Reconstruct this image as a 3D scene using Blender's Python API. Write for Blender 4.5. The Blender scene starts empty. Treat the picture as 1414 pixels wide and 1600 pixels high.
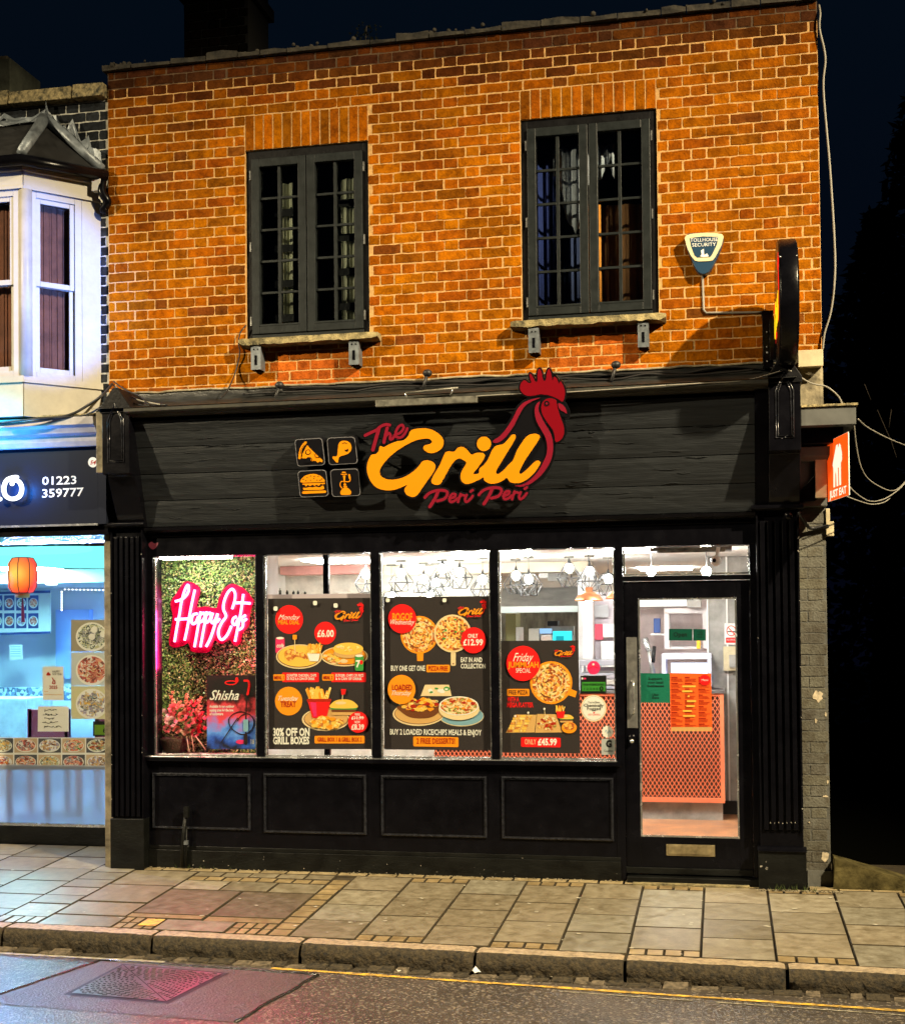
import bpy, math, random
from mathutils import Vector, Matrix
from math import sin, cos, pi, radians
random.seed(7)
# ------------------------------------------------------------------ camera
W, H = 1414., 1600.
FOC = 2050.; YAW = radians(11.6); PITCH = radians(1.17); ROLL = 0.0095; SH = 134.
CAM = Vector((0, -9.3, 1.72))
sc = bpy.context.scene
def cam_axes():
    cy, sy, cp, sp = cos(YAW), sin(YAW), cos(PITCH), sin(PITCH)
    f = Vector((-sy*cp, cy*cp, sp)); r = Vector((cy, sy, 0)); u = r.cross(f)
    c, s = cos(ROLL), sin(ROLL)
    return r*c - u*s, r*s + u*c, f
RA, UA, FA = cam_axes()
cd = bpy.data.cameras.new('camera'); cam = bpy.data.objects.new('camera', cd); sc.collection.objects.link(cam)
m = Matrix((RA, UA, -FA)).transposed().to_4x4(); m.translation = CAM; cam.matrix_world = m
cd.sensor_width = 36; cd.sensor_fit = 'AUTO'; cd.lens = FOC/H*36; cd.shift_y = SH/H; cd.clip_end = 500; cd.clip_start = .05
sc.camera = cam
# ------------------------------------------------------------------ world and street light
world = bpy.data.worlds.new('World'); sc.world = world; world.use_nodes = True
nt = world.node_tree; bg = nt.nodes['Background']
tc = nt.nodes.new('ShaderNodeTexCoord'); sx = nt.nodes.new('ShaderNodeSeparateXYZ'); rp = nt.nodes.new('ShaderNodeValToRGB')
nt.links.new(tc.outputs['Generated'], sx.inputs[0]); nt.links.new(sx.outputs['Z'], rp.inputs[0]); nt.links.new(rp.outputs[0], bg.inputs[0])
rp.color_ramp.elements[0].position = 0; rp.color_ramp.elements[0].color = (.0008, .0012, .004, 1)
rp.color_ramp.elements[1].position = .45; rp.color_ramp.elements[1].color = (.0012, .0036, .0078, 1)
bg.inputs[1].default_value = 1.0
sc.view_settings.view_transform = 'Standard'; sc.view_settings.look = 'None'; sc.view_settings.exposure = 0; sc.view_settings.gamma = 1
def lamp(name, kind, loc, power, col, target=None, **kw):
    l = bpy.data.lights.new(name, kind); l.energy = power; l.color = col
    for k, v in kw.items(): setattr(l, k, v)
    o = bpy.data.objects.new(name, l); sc.collection.objects.link(o); o.location = loc
    if target is not None: o.rotation_euler = (Vector(target)-Vector(loc)).to_track_quat('-Z', 'Y').to_euler()
    return o
# the street lamp across the road (out of frame, to the right), a flat-glass lantern with a cut-off
lamp('street_lamp_light', 'SPOT', (7.6, -7.2, 10.2), 21500, (1, .82, .52), (-3.6, 0, .3), spot_size=radians(50), spot_blend=1.0, shadow_soft_size=.14)
lamp('left_fill_light', 'SPOT', (-11, -7.5, 8), 8800, (1, .82, .52), (-2, 0, 1.0), spot_size=radians(52), spot_blend=1.0, shadow_soft_size=.1)  # added fill from the left; no such lamp is seen
# added blue spot hung over the road, unseen, to tint the neighbour's bay
lamp('bay_blue_fill_light', 'SPOT', (-.9, -2.6, 3.7), 3600, (.10, .26, 1), (-5.28, -.2, 4.33), spot_size=radians(18.5), spot_blend=.3, shadow_soft_size=.1)
sc.cycles.max_bounces = 8; sc.cycles.transparent_max_bounces = 16; sc.cycles.caustics_reflective = False; sc.cycles.caustics_refractive = False
sc.cycles.sample_clamp_indirect = 6
# ------------------------------------------------------------------ geometry helpers
def ray(px, py):
    return FA + RA*((px-W/2)/FOC) + UA*(-(py-(H/2+SH))/FOC)
class Plane:
    def __init__(s, p, n): s.p = Vector(p); s.n = Vector(n).normalized()
    def hit(s, px, py, off=0.):
        d = ray(px, py); q = s.p + s.n*off
        return CAM + d*((q-CAM).dot(s.n)/d.dot(s.n))
def PY(Y): return Plane((0, Y, 0), (0, -1, 0))
def at(px, py, Y=0.): return PY(Y).hit(px, py)
def cr(pts, closed=True, n=5):
    """Catmull-Rom through 2D/3D points"""
    P = [tuple(p) for p in pts]; L = len(P); out = []
    rng = range(L) if closed else range(L-1)
    for i in rng:
        g = (lambda k: P[k % L]) if closed else (lambda k: P[min(max(k, 0), L-1)])
        a, b, c, d = g(i-1), g(i), g(i+1), g(i+2)
        for k in range(n):
            t = k/n
            out.append(tuple(.5*((2*b[j])+(-a[j]+c[j])*t+(2*a[j]-5*b[j]+4*c[j]-d[j])*t*t+(-a[j]+3*b[j]-3*c[j]+d[j])*t**3) for j in range(len(b))))
    if not closed: out.append(P[-1])
    return out
def ell(cx, cy, rx, ry=None, n=28, a0=0, a1=2*pi, rot=0):
    ry = rx if ry is None else ry
    o = []
    for k in range(n + (0 if abs(a1-a0-2*pi) < 1e-6 else 1)):
        a = a0+(a1-a0)*k/n; x, y = rx*cos(a), ry*sin(a)
        o.append((cx+x*cos(rot)-y*sin(rot), cy+x*sin(rot)+y*cos(rot)))
    return o
def rrect(x0, y0, x1, y1, r=2, dy=0.):
    o = []
    for cx, cy, a in ((x1-r, y0+r, -pi/2), (x1-r, y1-r, 0), (x0+r, y1-r, pi/2), (x0+r, y0+r, pi)):
        for k in range(5): o.append((cx+r*cos(a+k*pi/8), cy+r*sin(a+k*pi/8)))
    return [(x, y+dy*(x-x0)/(x1-x0)) for x, y in o]
def area(p): return .5*sum(p[i][0]*p[(i+1) % len(p)][1]-p[(i+1) % len(p)][0]*p[i][1] for i in range(len(p)))
def offset(p, d):
    s = 1 if area(p) > 0 else -1; o = []; n = len(p)
    for i in range(n):
        a, b, c = p[i-1], p[i], p[(i+1) % n]
        e1 = Vector((b[0]-a[0], b[1]-a[1])); e2 = Vector((c[0]-b[0], c[1]-b[1]))
        if e1.length < 1e-6 or e2.length < 1e-6: o.append(b); continue
        e1.normalize(); e2.normalize(); t = e1+e2
        if t.length < .2: t = e1
        t.normalize(); nn = Vector((t.y, -t.x))*s
        o.append((b[0]+nn.x*d, b[1]+nn.y*d))
    return o
ORG = {}
_txt = {}
def text_mesh(s, bold=0., shear=0.):
    k = (s, bold, shear)
    if k in _txt: return _txt[k]
    c = bpy.data.curves.new('t', 'FONT'); c.body = s; c.offset = bold; c.shear = shear; c.resolution_u = 2; c.fill_mode = 'FRONT'
    o = bpy.data.objects.new('t', c); sc.collection.objects.link(o)
    dg = bpy.context.evaluated_depsgraph_get(); me = bpy.data.meshes.new_from_object(o.evaluated_get(dg))
    V = [(v.co.x, v.co.y) for v in me.vertices]; Fc = [tuple(p.vertices) for p in me.polygons]
    bpy.data.objects.remove(o); bpy.data.curves.remove(c); bpy.data.meshes.remove(me)
    if not V: V = [(0, 0), (1, 1)]
    x0, x1 = min(v[0] for v in V), max(v[0] for v in V)
    _txt[k] = (V, Fc, x0, x1, .0, .70); return _txt[k]
class MB:
    def __init__(s): s.v = []; s.f = []; s.m = []; s.mats = []; s.c = []; s.sm = []
    def mi(s, mat):
        if mat not in s.mats: s.mats.append(mat)
        return s.mats.index(mat)
    def add(s, V, Fs, mat, col=None, smooth=False):
        b = len(s.v); s.v += [tuple(v) for v in V]; k = s.mi(mat)
        for f in Fs: s.f.append(tuple(i+b for i in f)); s.m.append(k); s.c.append(col); s.sm.append(smooth)
    def box(s, x0, x1, y0, y1, z0, z1, mat, col=None):
        V = [(x, y, z) for z in (z0, z1) for y in (y0, y1) for x in (x0, x1)]
        s.add(V, [(0, 2, 3, 1), (4, 5, 7, 6), (0, 1, 5, 4), (2, 6, 7, 3), (0, 4, 6, 2), (1, 3, 7, 5)], mat, col)
    def prism(s, front, vec, mat, col=None):
        n = len(front); vec = Vector(vec); V = [Vector(p) for p in front]+[Vector(p)+vec for p in front]
        s.add(V, [tuple(range(n)), tuple(range(2*n-1, n-1, -1))]+[(i, n+i, n+(i+1) % n, (i+1) % n) for i in range(n)], mat, col)
    def profile(s, yz, x0, x1, mat): s.prism([(x0, y, z) for y, z in yz], (x1-x0, 0, 0), mat)
    def tube(s, pts, r, mat, seg=8, closed=False, caps=True):
        P = [Vector(p) for p in pts]; n = len(P); rr = r if isinstance(r, (list, tuple)) else [r]*n; V = []; up = None
        for i in range(n):
            a = P[i-1] if (i > 0 or closed) else P[i]; b = P[(i+1) % n] if (i < n-1 or closed) else P[i]
            t = (b-a)
            if t.length < 1e-9: t = Vector((0, 0, 1))
            t.normalize()
            if up is None: up = t.orthogonal().normalized()
            up = (up-t*up.dot(t))
            if up.length < 1e-6: up = t.orthogonal()
            up.normalize(); q = t.cross(up)
            for k in range(seg):
                a_ = 2*pi*k/seg; V.append(P[i]+up*(rr[i]*cos(a_))+q*(rr[i]*sin(a_)))
        Fs = []
        for i in range(n if closed else n-1):
            for k in range(seg):
                j = (i+1) % n; Fs.append((i*seg+k, i*seg+(k+1) % seg, j*seg+(k+1) % seg, j*seg+k))
        if caps and not closed: Fs += [tuple(range(seg-1, -1, -1)), tuple((n-1)*seg+k for k in range(seg))]
        s.add(V, Fs, mat, smooth=True)
    def lathe(s, prof, c, mat, seg=24, axis='z'):
        V = []; n = len(prof); c = Vector(c)
        for r, h in prof:
            for k in range(seg):
                a = 2*pi*k/seg; x, y = r*cos(a), r*sin(a)
                V.append(c+(Vector((x, y, h)) if axis == 'z' else Vector((x, h, y)) if axis == 'y' else Vector((h, x, y))))
        Fs = [(i*seg+k, i*seg+(k+1) % seg, (i+1)*seg+(k+1) % seg, (i+1)*seg+k) for i in range(n-1) for k in range(seg)]
        if prof[0][0] > 1e-5: Fs.append(tuple(range(seg-1, -1, -1)))
        if prof[-1][0] > 1e-5: Fs.append(tuple((n-1)*seg+k for k in range(seg)))
        s.add(V, Fs, mat, smooth=True)
    def sphere(s, c, r, mat, sx=1, sz=1, seg=16):
        s.lathe([(max(r*sin(pi*k/10)*sx, 0), -r*cos(pi*k/10)*sz) for k in range(11)], c, mat, seg)
    # --- flat artwork: polygons given in sheet coordinates, laid on a plane
    def poly(s, sh, pts, mat, layer=0, thick=0.0005, col=None):
        fr = [sh.w(x, y, sh.base+layer*.0009) for x, y in pts]
        if area(pts) > 0: fr.reverse()
        s.prism(fr, -sh.pl.n*max(thick, .0003), mat, col)
    def ribbon(s, sh, pts, w, mat, layer=0, thick=.0005, taper=None):
        """stroke of width w (sheet units) with round ends; its face steps forward a little along the stroke"""
        n = len(pts); ww = [w]*n if taper is None else [w*taper[0]+(taper[1]-taper[0])*w*i/(n-1) for i in range(n)]
        for i in range(n-1):
            a, b = pts[i], pts[i+1]; dx, dy = b[0]-a[0], b[1]-a[1]; L = math.hypot(dx, dy)
            if L < 1e-6: continue
            nx, ny = -dy/L, dx/L; r0, r1 = ww[i]/2, ww[i+1]/2
            ang = math.atan2(ny, nx); q = []
            for k in range(7): q.append((b[0]+r1*cos(ang-pi*k/6), b[1]+r1*sin(ang-pi*k/6)))
            for k in range(7): q.append((a[0]+r0*cos(ang+pi-pi*k/6), a[1]+r0*sin(ang+pi-pi*k/6)))
            s.poly(sh, q, mat, layer+.0004/.0009*.35*i/max(n, 1)+.02*(i % 2)+.01*i/n, thick)
    def text(s, sh, t, x0, yb, x1, h, mat, layer=1, bold=.0, shear=0., yb1=None):
        V, Fs, a, b, lo, hi = text_mesh(t, bold, shear); yb1 = yb if yb1 is None else yb1; off = sh.base+layer*.0009
        out = []
        for x, y in V:
            u = (x-a)/(b-a); out.append(sh.w(x0+(x1-x0)*u, yb+(yb1-yb)*u-h*y/hi, off))
        s.add(out, Fs, mat)
    def build(s, name, parent=None, bevel=0., label=None, cat=None, group=None, kind=None, origin=None, smooth=False):
        org = Vector(origin) if origin is not None else (ORG[parent.name] if parent is not None else Vector((0, 0, 0)))
        if parent is None and origin is None and s.v:
            xs = [v[0] for v in s.v]; ys = [v[1] for v in s.v]; org = Vector(((min(xs)+max(xs))/2, (min(ys)+max(ys))/2, min(v[2] for v in s.v)))
        me = bpy.data.meshes.new(name); me.from_pydata([tuple(Vector(v)-org) for v in s.v], [], s.f)
        for mt in s.mats: me.materials.append(mt)
        me.polygons.foreach_set('material_index', s.m)
        me.polygons.foreach_set('use_smooth', [bool(a or smooth) for a in s.sm])
        if any(c is not None for c in s.c):
            at_ = me.color_attributes.new('Col', 'FLOAT_COLOR', 'CORNER'); d = []
            for p, c in zip(me.polygons, s.c): d += list((c or (1, 1, 1))+(1,))*p.loop_total
            at_.data.foreach_set('color', d)
        me.update()
        o = bpy.data.objects.new(name, me); sc.collection.objects.link(o); ORG[o.name] = org
        if parent is not None: o.parent = parent
        else: o.location = org
        if bevel:
            b = o.modifiers.new('bevel', 'BEVEL'); b.width = bevel; b.segments = 2; b.limit_method = 'ANGLE'
        tag(o, label, cat, group, kind); return o
def tag(o, label=None, cat=None, group=None, kind=None):
    if label: o['label'] = label
    if cat: o['category'] = cat
    if group: o['group'] = group
    if kind: o['kind'] = kind
def thing(name, loc, label, cat, group=None):
    o = bpy.data.objects.new(name, None); sc.collection.objects.link(o); o.location = loc; o.empty_display_size = .1
    ORG[o.name] = Vector(loc); tag(o, label, cat, group); return o
class Sheet:
    """flat artwork surface: sheet coordinates (crop pixels) -> a real plane"""
    def __init__(s, pl, ox=0., oy=0., k=1., base=.0): s.pl = pl; s.ox = ox; s.oy = oy; s.k = k; s.base = base
    def w(s, x, y, off=0.): return s.pl.hit(s.ox+x/s.k, s.oy+y/s.k, off)
# ------------------------------------------------------------------ materials
def newmat(name):
    mt = bpy.data.materials.new(name); mt.use_nodes = True; n = mt.node_tree.nodes
    return mt, mt.node_tree, n['Principled BSDF']
def pm(name, col, rough=.6, metal=0., var=.0, vscale=8., bump=0., bscale=40., spec=.5, coat=0., emit=None, es=0., vcol=None, stretch=None, detail=4):
    mt, t, b = newmat(name); N = t.nodes.new; L = t.links.new
    b.inputs['Base Color'].default_value = (*col, 1); b.inputs['Roughness'].default_value = rough; b.inputs['Metallic'].default_value = metal
    b.inputs['Specular IOR Level'].default_value = spec; b.inputs['Coat Weight'].default_value = coat
    if emit: b.inputs['Emission Color'].default_value = (*emit, 1); b.inputs['Emission Strength'].default_value = es
    if var or bump:
        tc = N('ShaderNodeTexCoord'); mp = N('ShaderNodeMapping'); L(tc.outputs['Object'], mp.inputs[0])
        if stretch: mp.inputs['Scale'].default_value = stretch
    if var:
        n = N('ShaderNodeTexNoise'); n.inputs['Scale'].default_value = vscale; n.inputs['Detail'].default_value = detail; n.inputs['Roughness'].default_value = .65
        r = N('ShaderNodeValToRGB'); L(mp.outputs[0], n.inputs['Vector']); L(n.outputs['Fac'], r.inputs[0])
        c2 = vcol or tuple(c*(1-var) for c in col); c1 = tuple(min(c*(1+var*.6), 1) for c in col)
        r.color_ramp.elements[0].position = .32; r.color_ramp.elements[0].color = (*c2, 1); r.color_ramp.elements[1].position = .68; r.color_ramp.elements[1].color = (*c1, 1)
        L(r.outputs[0], b.inputs['Base Color'])
        mr = N('ShaderNodeMapRange'); mr.inputs[3].default_value = max(rough-.12, .02); mr.inputs[4].default_value = min(rough+.12, 1)
        L(n.outputs['Fac'], mr.inputs[0]); L(mr.outputs[0], b.inputs['Roughness'])
    if bump:
        n2 = N('ShaderNodeTexNoise'); n2.inputs['Scale'].default_value = bscale; n2.inputs['Detail'].default_value = 5
        bp = N('ShaderNodeBump'); bp.inputs['Strength'].default_value = bump; bp.inputs['Distance'].default_value = .01
        L(mp.outputs[0], n2.inputs['Vector']); L(n2.outputs['Fac'], bp.inputs['Height']); L(bp.outputs[0], b.inputs['Normal'])
    return mt
def emis(name, col, s):
    mt = bpy.data.materials.new(name); mt.use_nodes = True; t = mt.node_tree; t.nodes.clear()
    e = t.nodes.new('ShaderNodeEmission'); o = t.nodes.new('ShaderNodeOutputMaterial'); e.inputs[0].default_value = (*col, 1); e.inputs[1].default_value = s
    t.links.new(e.outputs[0], o.inputs[0]); return mt
def glassmat(name, tint=(.97, .98, .97), refl=.06, rough=.01):
    mt = bpy.data.materials.new(name); mt.use_nodes = True; t = mt.node_tree; t.nodes.clear(); N = t.nodes.new; L = t.links.new
    tr = N('ShaderNodeBsdfTransparent'); gl = N('ShaderNodeBsdfGlossy'); mx = N('ShaderNodeMixShader'); fr = N('ShaderNodeFresnel'); o = N('ShaderNodeOutputMaterial')
    tr.inputs[0].default_value = (*tint, 1); gl.inputs['Roughness'].default_value = rough; fr.inputs[0].default_value = 1.5
    ge = N('ShaderNodeNewGeometry'); ma = N('ShaderNodeMath'); ma.operation = 'MULTIPLY_ADD'; ma.inputs[1].default_value = -.8333; ma.inputs[2].default_value = 1.5
    L(ge.outputs['Backfacing'], ma.inputs[0]); L(ma.outputs[0], fr.inputs[0]); L(fr.outputs[0], mx.inputs[0]); L(tr.outputs[0], mx.inputs[1]); L(gl.outputs[0], mx.inputs[2]); L(mx.outputs[0], o.inputs[0]); return mt
def brickmat(name, dark=.5, moss=False):
    mt, t, b = newmat(name); N = t.nodes.new; L = t.links.new
    a = N('ShaderNodeAttribute'); a.attribute_name = 'Col'; tc = N('ShaderNodeTexCoord')
    n = N('ShaderNodeTexNoise'); n.inputs['Scale'].default_value = 17; n.inputs['Detail'].default_value = 7; n.inputs['Roughness'].default_value = .7; L(tc.outputs['Object'], n.inputs['Vector'])
    r = N('ShaderNodeValToRGB'); r.color_ramp.elements[0].position = .35; r.color_ramp.elements[0].color = (dark, dark*.9, dark*.8, 1); r.color_ramp.elements[1].position = .62; r.color_ramp.elements[1].color = (1.1, 1.08, 1.05, 1)
    mx = N('ShaderNodeMix'); mx.data_type = 'RGBA'; mx.blend_type = 'MULTIPLY'; mx.inputs[0].default_value = 1
    L(n.outputs['Fac'], r.inputs[0]); L(a.outputs['Color'], mx.inputs[6]); L(r.outputs[0], mx.inputs[7])
    # dirt patches larger than one brick
    n3 = N('ShaderNodeTexNoise'); n3.inputs['Scale'].default_value = 2.3; n3.inputs['Detail'].default_value = 6; L(tc.outputs['Object'], n3.inputs['Vector'])
    r3 = N('ShaderNodeValToRGB'); r3.color_ramp.elements[0].position = .36; r3.color_ramp.elements[0].color = (.68, .66, .66, 1); r3.color_ramp.elements[1].position = .55; r3.color_ramp.elements[1].color = (1, 1, 1, 1)
    m3 = N('ShaderNodeMix'); m3.data_type = 'RGBA'; m3.blend_type = 'MULTIPLY'; m3.inputs[0].default_value = 1
    L(n3.outputs['Fac'], r3.inputs[0]); L(mx.outputs[2], m3.inputs[6]); L(r3.outputs[0], m3.inputs[7]); L(m3.outputs[2], b.inputs['Base Color'])
    n2 = N('ShaderNodeTexNoise'); n2.inputs['Scale'].default_value = 70; n2.inputs['Detail'].default_value = 8; L(tc.outputs['Object'], n2.inputs['Vector'])
    bp = N('ShaderNodeBump'); bp.inputs['Strength'].default_value = .9; bp.inputs['Distance'].default_value = .007; L(n2.outputs['Fac'], bp.inputs['Height']); L(bp.outputs[0], b.inputs['Normal'])
    b.inputs['Roughness'].default_value = .88; b.inputs['Specular IOR Level'].default_value = .04; return mt
def food(name, cols, scale=120., rough=.5):
    mt, t, b = newmat(name); N = t.nodes.new; L = t.links.new
    tc = N('ShaderNodeTexCoord'); v = N('ShaderNodeTexVoronoi'); v.inputs['Scale'].default_value = scale
    n = N('ShaderNodeTexNoise'); n.inputs['Scale'].default_value = scale*.6; n.inputs['Detail'].default_value = 3
    mv = N('ShaderNodeVectorMath'); mv.operation = 'ADD'; L(tc.outputs['Object'], mv.inputs[0]); L(n.outputs['Color'], mv.inputs[1])
    L(tc.outputs['Object'], n.inputs['Vector'])
    ms = N('ShaderNodeVectorMath'); ms.operation = 'SCALE'; ms.inputs[3].default_value = .02; L(n.outputs['Color'], ms.inputs[0]); L(ms.outputs[0], mv.inputs[1])
    L(mv.outputs[0], v.inputs['Vector']); r = N('ShaderNodeValToRGB'); L(v.outputs['Color'], r.inputs[0]); e = r.color_ramp.elements; r.color_ramp.interpolation = 'CONSTANT'
    e[0].position = 0; e[0].color = (*cols[0], 1); e[1].position = 1/len(cols); e[1].color = (*cols[1], 1)
    for i in range(2, len(cols)): x = e.new(i/len(cols)); x.color = (*cols[i], 1)
    L(r.outputs[0], b.inputs['Base Color']); b.inputs['Roughness'].default_value = rough; return mt
M = {}
M['mortar'] = pm('mortar', (.50, .285, .10), .9, var=.35, vscale=30, bump=.4, bscale=120)
M['mortar_dark'] = pm('dim_top_mortar', (.09, .05, .022), .95, var=.5, vscale=12, bump=.5, bscale=80)
M['brick'] = brickmat('orange_brick', .5)
M['brick_dark'] = brickmat('dark_brick', .5)
M['mortar_pale'] = pm('pale_mortar', (.42, .42, .38), .9, var=.4, vscale=20, bump=.4, bscale=100)
M['black'] = pm('black_gloss_paint', (.0026, .0026, .004), .24, var=.35, vscale=7, bump=.08, bscale=60, spec=.19)
M['black_matt'] = pm('black_worn_paint', (.005, .005, .006), .5, var=.5, vscale=9, bump=.3, bscale=45, spec=.12)
M['black_base'] = pm('scuffed_black_paint', (.0032, .0036, .003), .45, var=.7, vscale=5, bump=.35, bscale=30, stretch=(1, 1, 2), spec=.25)
M['fascia'] = pm('charcoal_board', (.0150, .0175, .0205), .5, var=.35, vscale=5, stretch=(.5, 1, 10), bump=.35, bscale=16, spec=.28)
M['frame'] = pm('graphite_window_paint', (.014, .017, .018), .42, var=.3, vscale=12, bump=.15, bscale=60, spec=.16)
M['lead'] = pm('lead_flashing', (.018, .019, .019), .4, var=.6, vscale=7, bump=.8, bscale=9, stretch=(1, 3, 3))
M['lichen'] = pm('lichen_stone', (.30, .24, .12), .95, var=.75, vscale=26, bump=1, bscale=60, vcol=(.03, .03, .018))
M['sill'] = pm('mossy_sill_stone', (.26, .21, .10), .95, var=.85, vscale=14, bump=1, bscale=90, vcol=(.035, .032, .016), detail=8)
M['bracket'] = pm('galvanised_bracket', (.16, .18, .20), .5, .5, var=.4, vscale=20)
M['glass'] = glassmat('window_glass'); M['glassdark'] = glassmat('old_window_glass', (.85, .88, .88), rough=.02)
M['bead'] = pm('aluminium_bead', (.62, .63, .62), .25, .85, var=.4, vscale=14)
M['cream'] = pm('cream_plastic', (.55, .47, .30), .5, var=.2, vscale=10)
M['white'] = pm('white_vinyl', (.80, .79, .75), .5)
M['yellow'] = pm('amber_acrylic', (.86, .30, .005), .35, spec=.3)
M['red'] = pm('crimson_acrylic', (.22, .003, .010), .35, spec=.3)
M['redp'] = pm('crimson_pink_acrylic', (.25, .010, .028), .35, spec=.3)
M['signblack'] = pm('sign_black_acrylic', (.006, .006, .008), .3)
M['wire'] = pm('black_cable', (.012, .012, .013), .5)
M['wirew'] = pm('white_cable', (.24, .225, .19), .5)
M['stone'] = pm('worn_render', (.27, .23, .15), .95, var=.6, vscale=9, bump=.9, bscale=25)
# ================================================================== MAIN BUILDING
bld = thing('shop_building', (-1.95, .5, 0), 'two storey orange brick building with black shopfront and two dark casement windows', 'building')
def vcol(base, v):
    k = 1+random.uniform(-v, v); return (base[0]*k, base[1]*k*(1+random.uniform(-.12, .12)), base[2]*k*(1+random.uniform(-.3, .3)))
def lay(mb, X0, X1, Z0, Z1, holes, mat, colf, Y=0., ch=.0745, S=.2175, Hd=.105, j=.0098, proud=.0026, wob=.003, seed=1):
    rnd = random.Random(seed); row = 0; z = Z0
    while z < Z1-.03:
        zt = min(z+ch, Z1); zc = (z+zt)/2
        spans = [(X0, X1)]
        for a, b, c, d in holes:
            if c < zc < d:
                ns = []
                for p, q in spans:
                    if b <= p or a >= q: ns.append((p, q)); continue
                    if a > p: ns.append((p, a))
                    if b < q: ns.append((b, q))
                spans = ns
        x = X0-(S*.0 if row % 2 == 0 else S*.5+Hd*.5); k = 0; pieces = []
        while x < X1:
            w = (S if k % 2 == 0 else Hd); pieces.append((x, x+w)); x += w; k += 1
        for p, q in spans:
            for a, b in pieces:
                a2, b2 = max(a, p), min(b, q)
                if b2-a2 < .035: continue
                x0, x1 = a2+j/2, b2-j/2; z0, z1 = z+j/2, zt-j/2
                o = lambda s=1.: rnd.uniform(-wob, wob)*s
                zl, zm, zh = z0, (z0+z1)/2, z1; n = 4 if x1-x0 > .12 else 2
                rc = rnd.uniform(.002, .0065); e = [x0+rc]+[x0+(x1-x0)*i/n for i in range(1, n)]+[x1-rc]; s_l, s_r = o(1.2), o(1.2)
                ring = [(x, z0+o()) for x in e]+[(x1+s_r, z0+rc), (x1+s_r+o(), zm), (x1+s_r, z1-rc)]+[(x, z1+o()) for x in reversed(e)]+[(x0+s_l, z1-rc), (x0+s_l+o(), zm), (x0+s_l, z0+rc)]
                pr = proud+rnd.uniform(-.0015, .0015); cx, cz = (x0+x1)/2, zm
                outer = [(u, Y+.004, w_) for u, w_ in ring]
                mid = [(u, Y-pr*.55, w_) for u, w_ in ring]
                inn = [(u+(.0035 if u < cx else -.0035), Y-pr, w_+(.0035 if w_ < cz-.005 else -.0035 if w_ > cz+.005 else 0)) for u, w_ in ring]
                L_ = len(ring); col = colf(rnd, (x0+x1)/2, zm)
                Fs = [tuple(range(2*L_, 3*L_))]
                for i in range(L_):
                    h = (i+1) % L_
                    Fs += [(i, h, L_+h, L_+i), (L_+i, L_+h, 2*L_+h, 2*L_+i)]
                mb.add(outer+mid+inn, Fs, mat, col)
        z = zt; row += 1
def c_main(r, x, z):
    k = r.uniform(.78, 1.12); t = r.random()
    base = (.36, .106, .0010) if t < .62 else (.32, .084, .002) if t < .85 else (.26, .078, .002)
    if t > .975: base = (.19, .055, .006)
    if z > 5.45: k *= .82  # lamp fall-off painted into the bricks towards the wall top
    if z+r.uniform(-.09, .09) > 5.74: base = (.15, .043, .006); k *= .75  # top courses: darker bricks of their own, plus painted lamp fall-off
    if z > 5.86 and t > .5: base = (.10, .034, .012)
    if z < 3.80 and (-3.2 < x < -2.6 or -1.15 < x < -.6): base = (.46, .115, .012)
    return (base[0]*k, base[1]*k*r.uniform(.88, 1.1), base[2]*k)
XL, XR = -4.58, .695
w1 = (-3.468, -2.512, 3.86, 5.30); w2 = (-1.378, -.408, 3.88, 5.352)
arch = .235
mb = MB()
holes = [(w1[0], w1[1], w1[2], 5.56), (w2[0], w2[1], w2[2], 5.56)]
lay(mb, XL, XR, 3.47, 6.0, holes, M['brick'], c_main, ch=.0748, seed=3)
# soldier courses over both windows
rs = random.Random(5)
for w, n in ((w1, 13), (w2, 13)):
    x0 = w[0]; dx = (w[1]-w[0])/n
    for k in range(n):
        a, b = x0+k*dx+.006, x0+(k+1)*dx-.006; zz0, zz1 = w[3]+.002, 5.5645-.006
        ring = [(a+rs.uniform(-.0015, .0015), -.0035, zz0), (b, -.0035, zz0), (b+rs.uniform(-.0015, .0015), -.0035, zz1+rs.uniform(-.003, .003)), (a, -.0035, zz1+rs.uniform(-.003, .003))]
        mb.prism(ring, (0, .008, 0), M['brick'], c_main(rs, a, 5.0) if w is w1 else c_main(rs, a, 5.0))
# mortar bed with the window openings, and the solid wall behind it
def wall_with_holes(mb, X0, X1, Z0, Z1, hs, y0, y1, mat):
    xs = sorted({X0, X1}|{h[0] for h in hs}|{h[1] for h in hs}); zs = sorted({Z0, Z1}|{h[2] for h in hs}|{h[3] for h in hs})
    for i in range(len(xs)-1):
        for k in range(len(zs)-1):
            xc, zc = (xs[i]+xs[i+1])/2, (zs[k]+zs[k+1])/2
            if any(h[0] < xc < h[1] and h[2] < zc < h[3] for h in hs): continue
            mb.box(xs[i], xs[i+1], y0, y1, zs[k], zs[k+1], mat)
wall_with_holes(mb, XL, XR, 3.40, 5.86, [w1, w2], 0, .22, M['mortar'])
mb.box(XL, XR, .0, .22, 5.86, 6.0, M['mortar_dark'])  # top mortar darkened as well, partly painted lamp fall-off
mb.build('brick_wall', bld)
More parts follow.
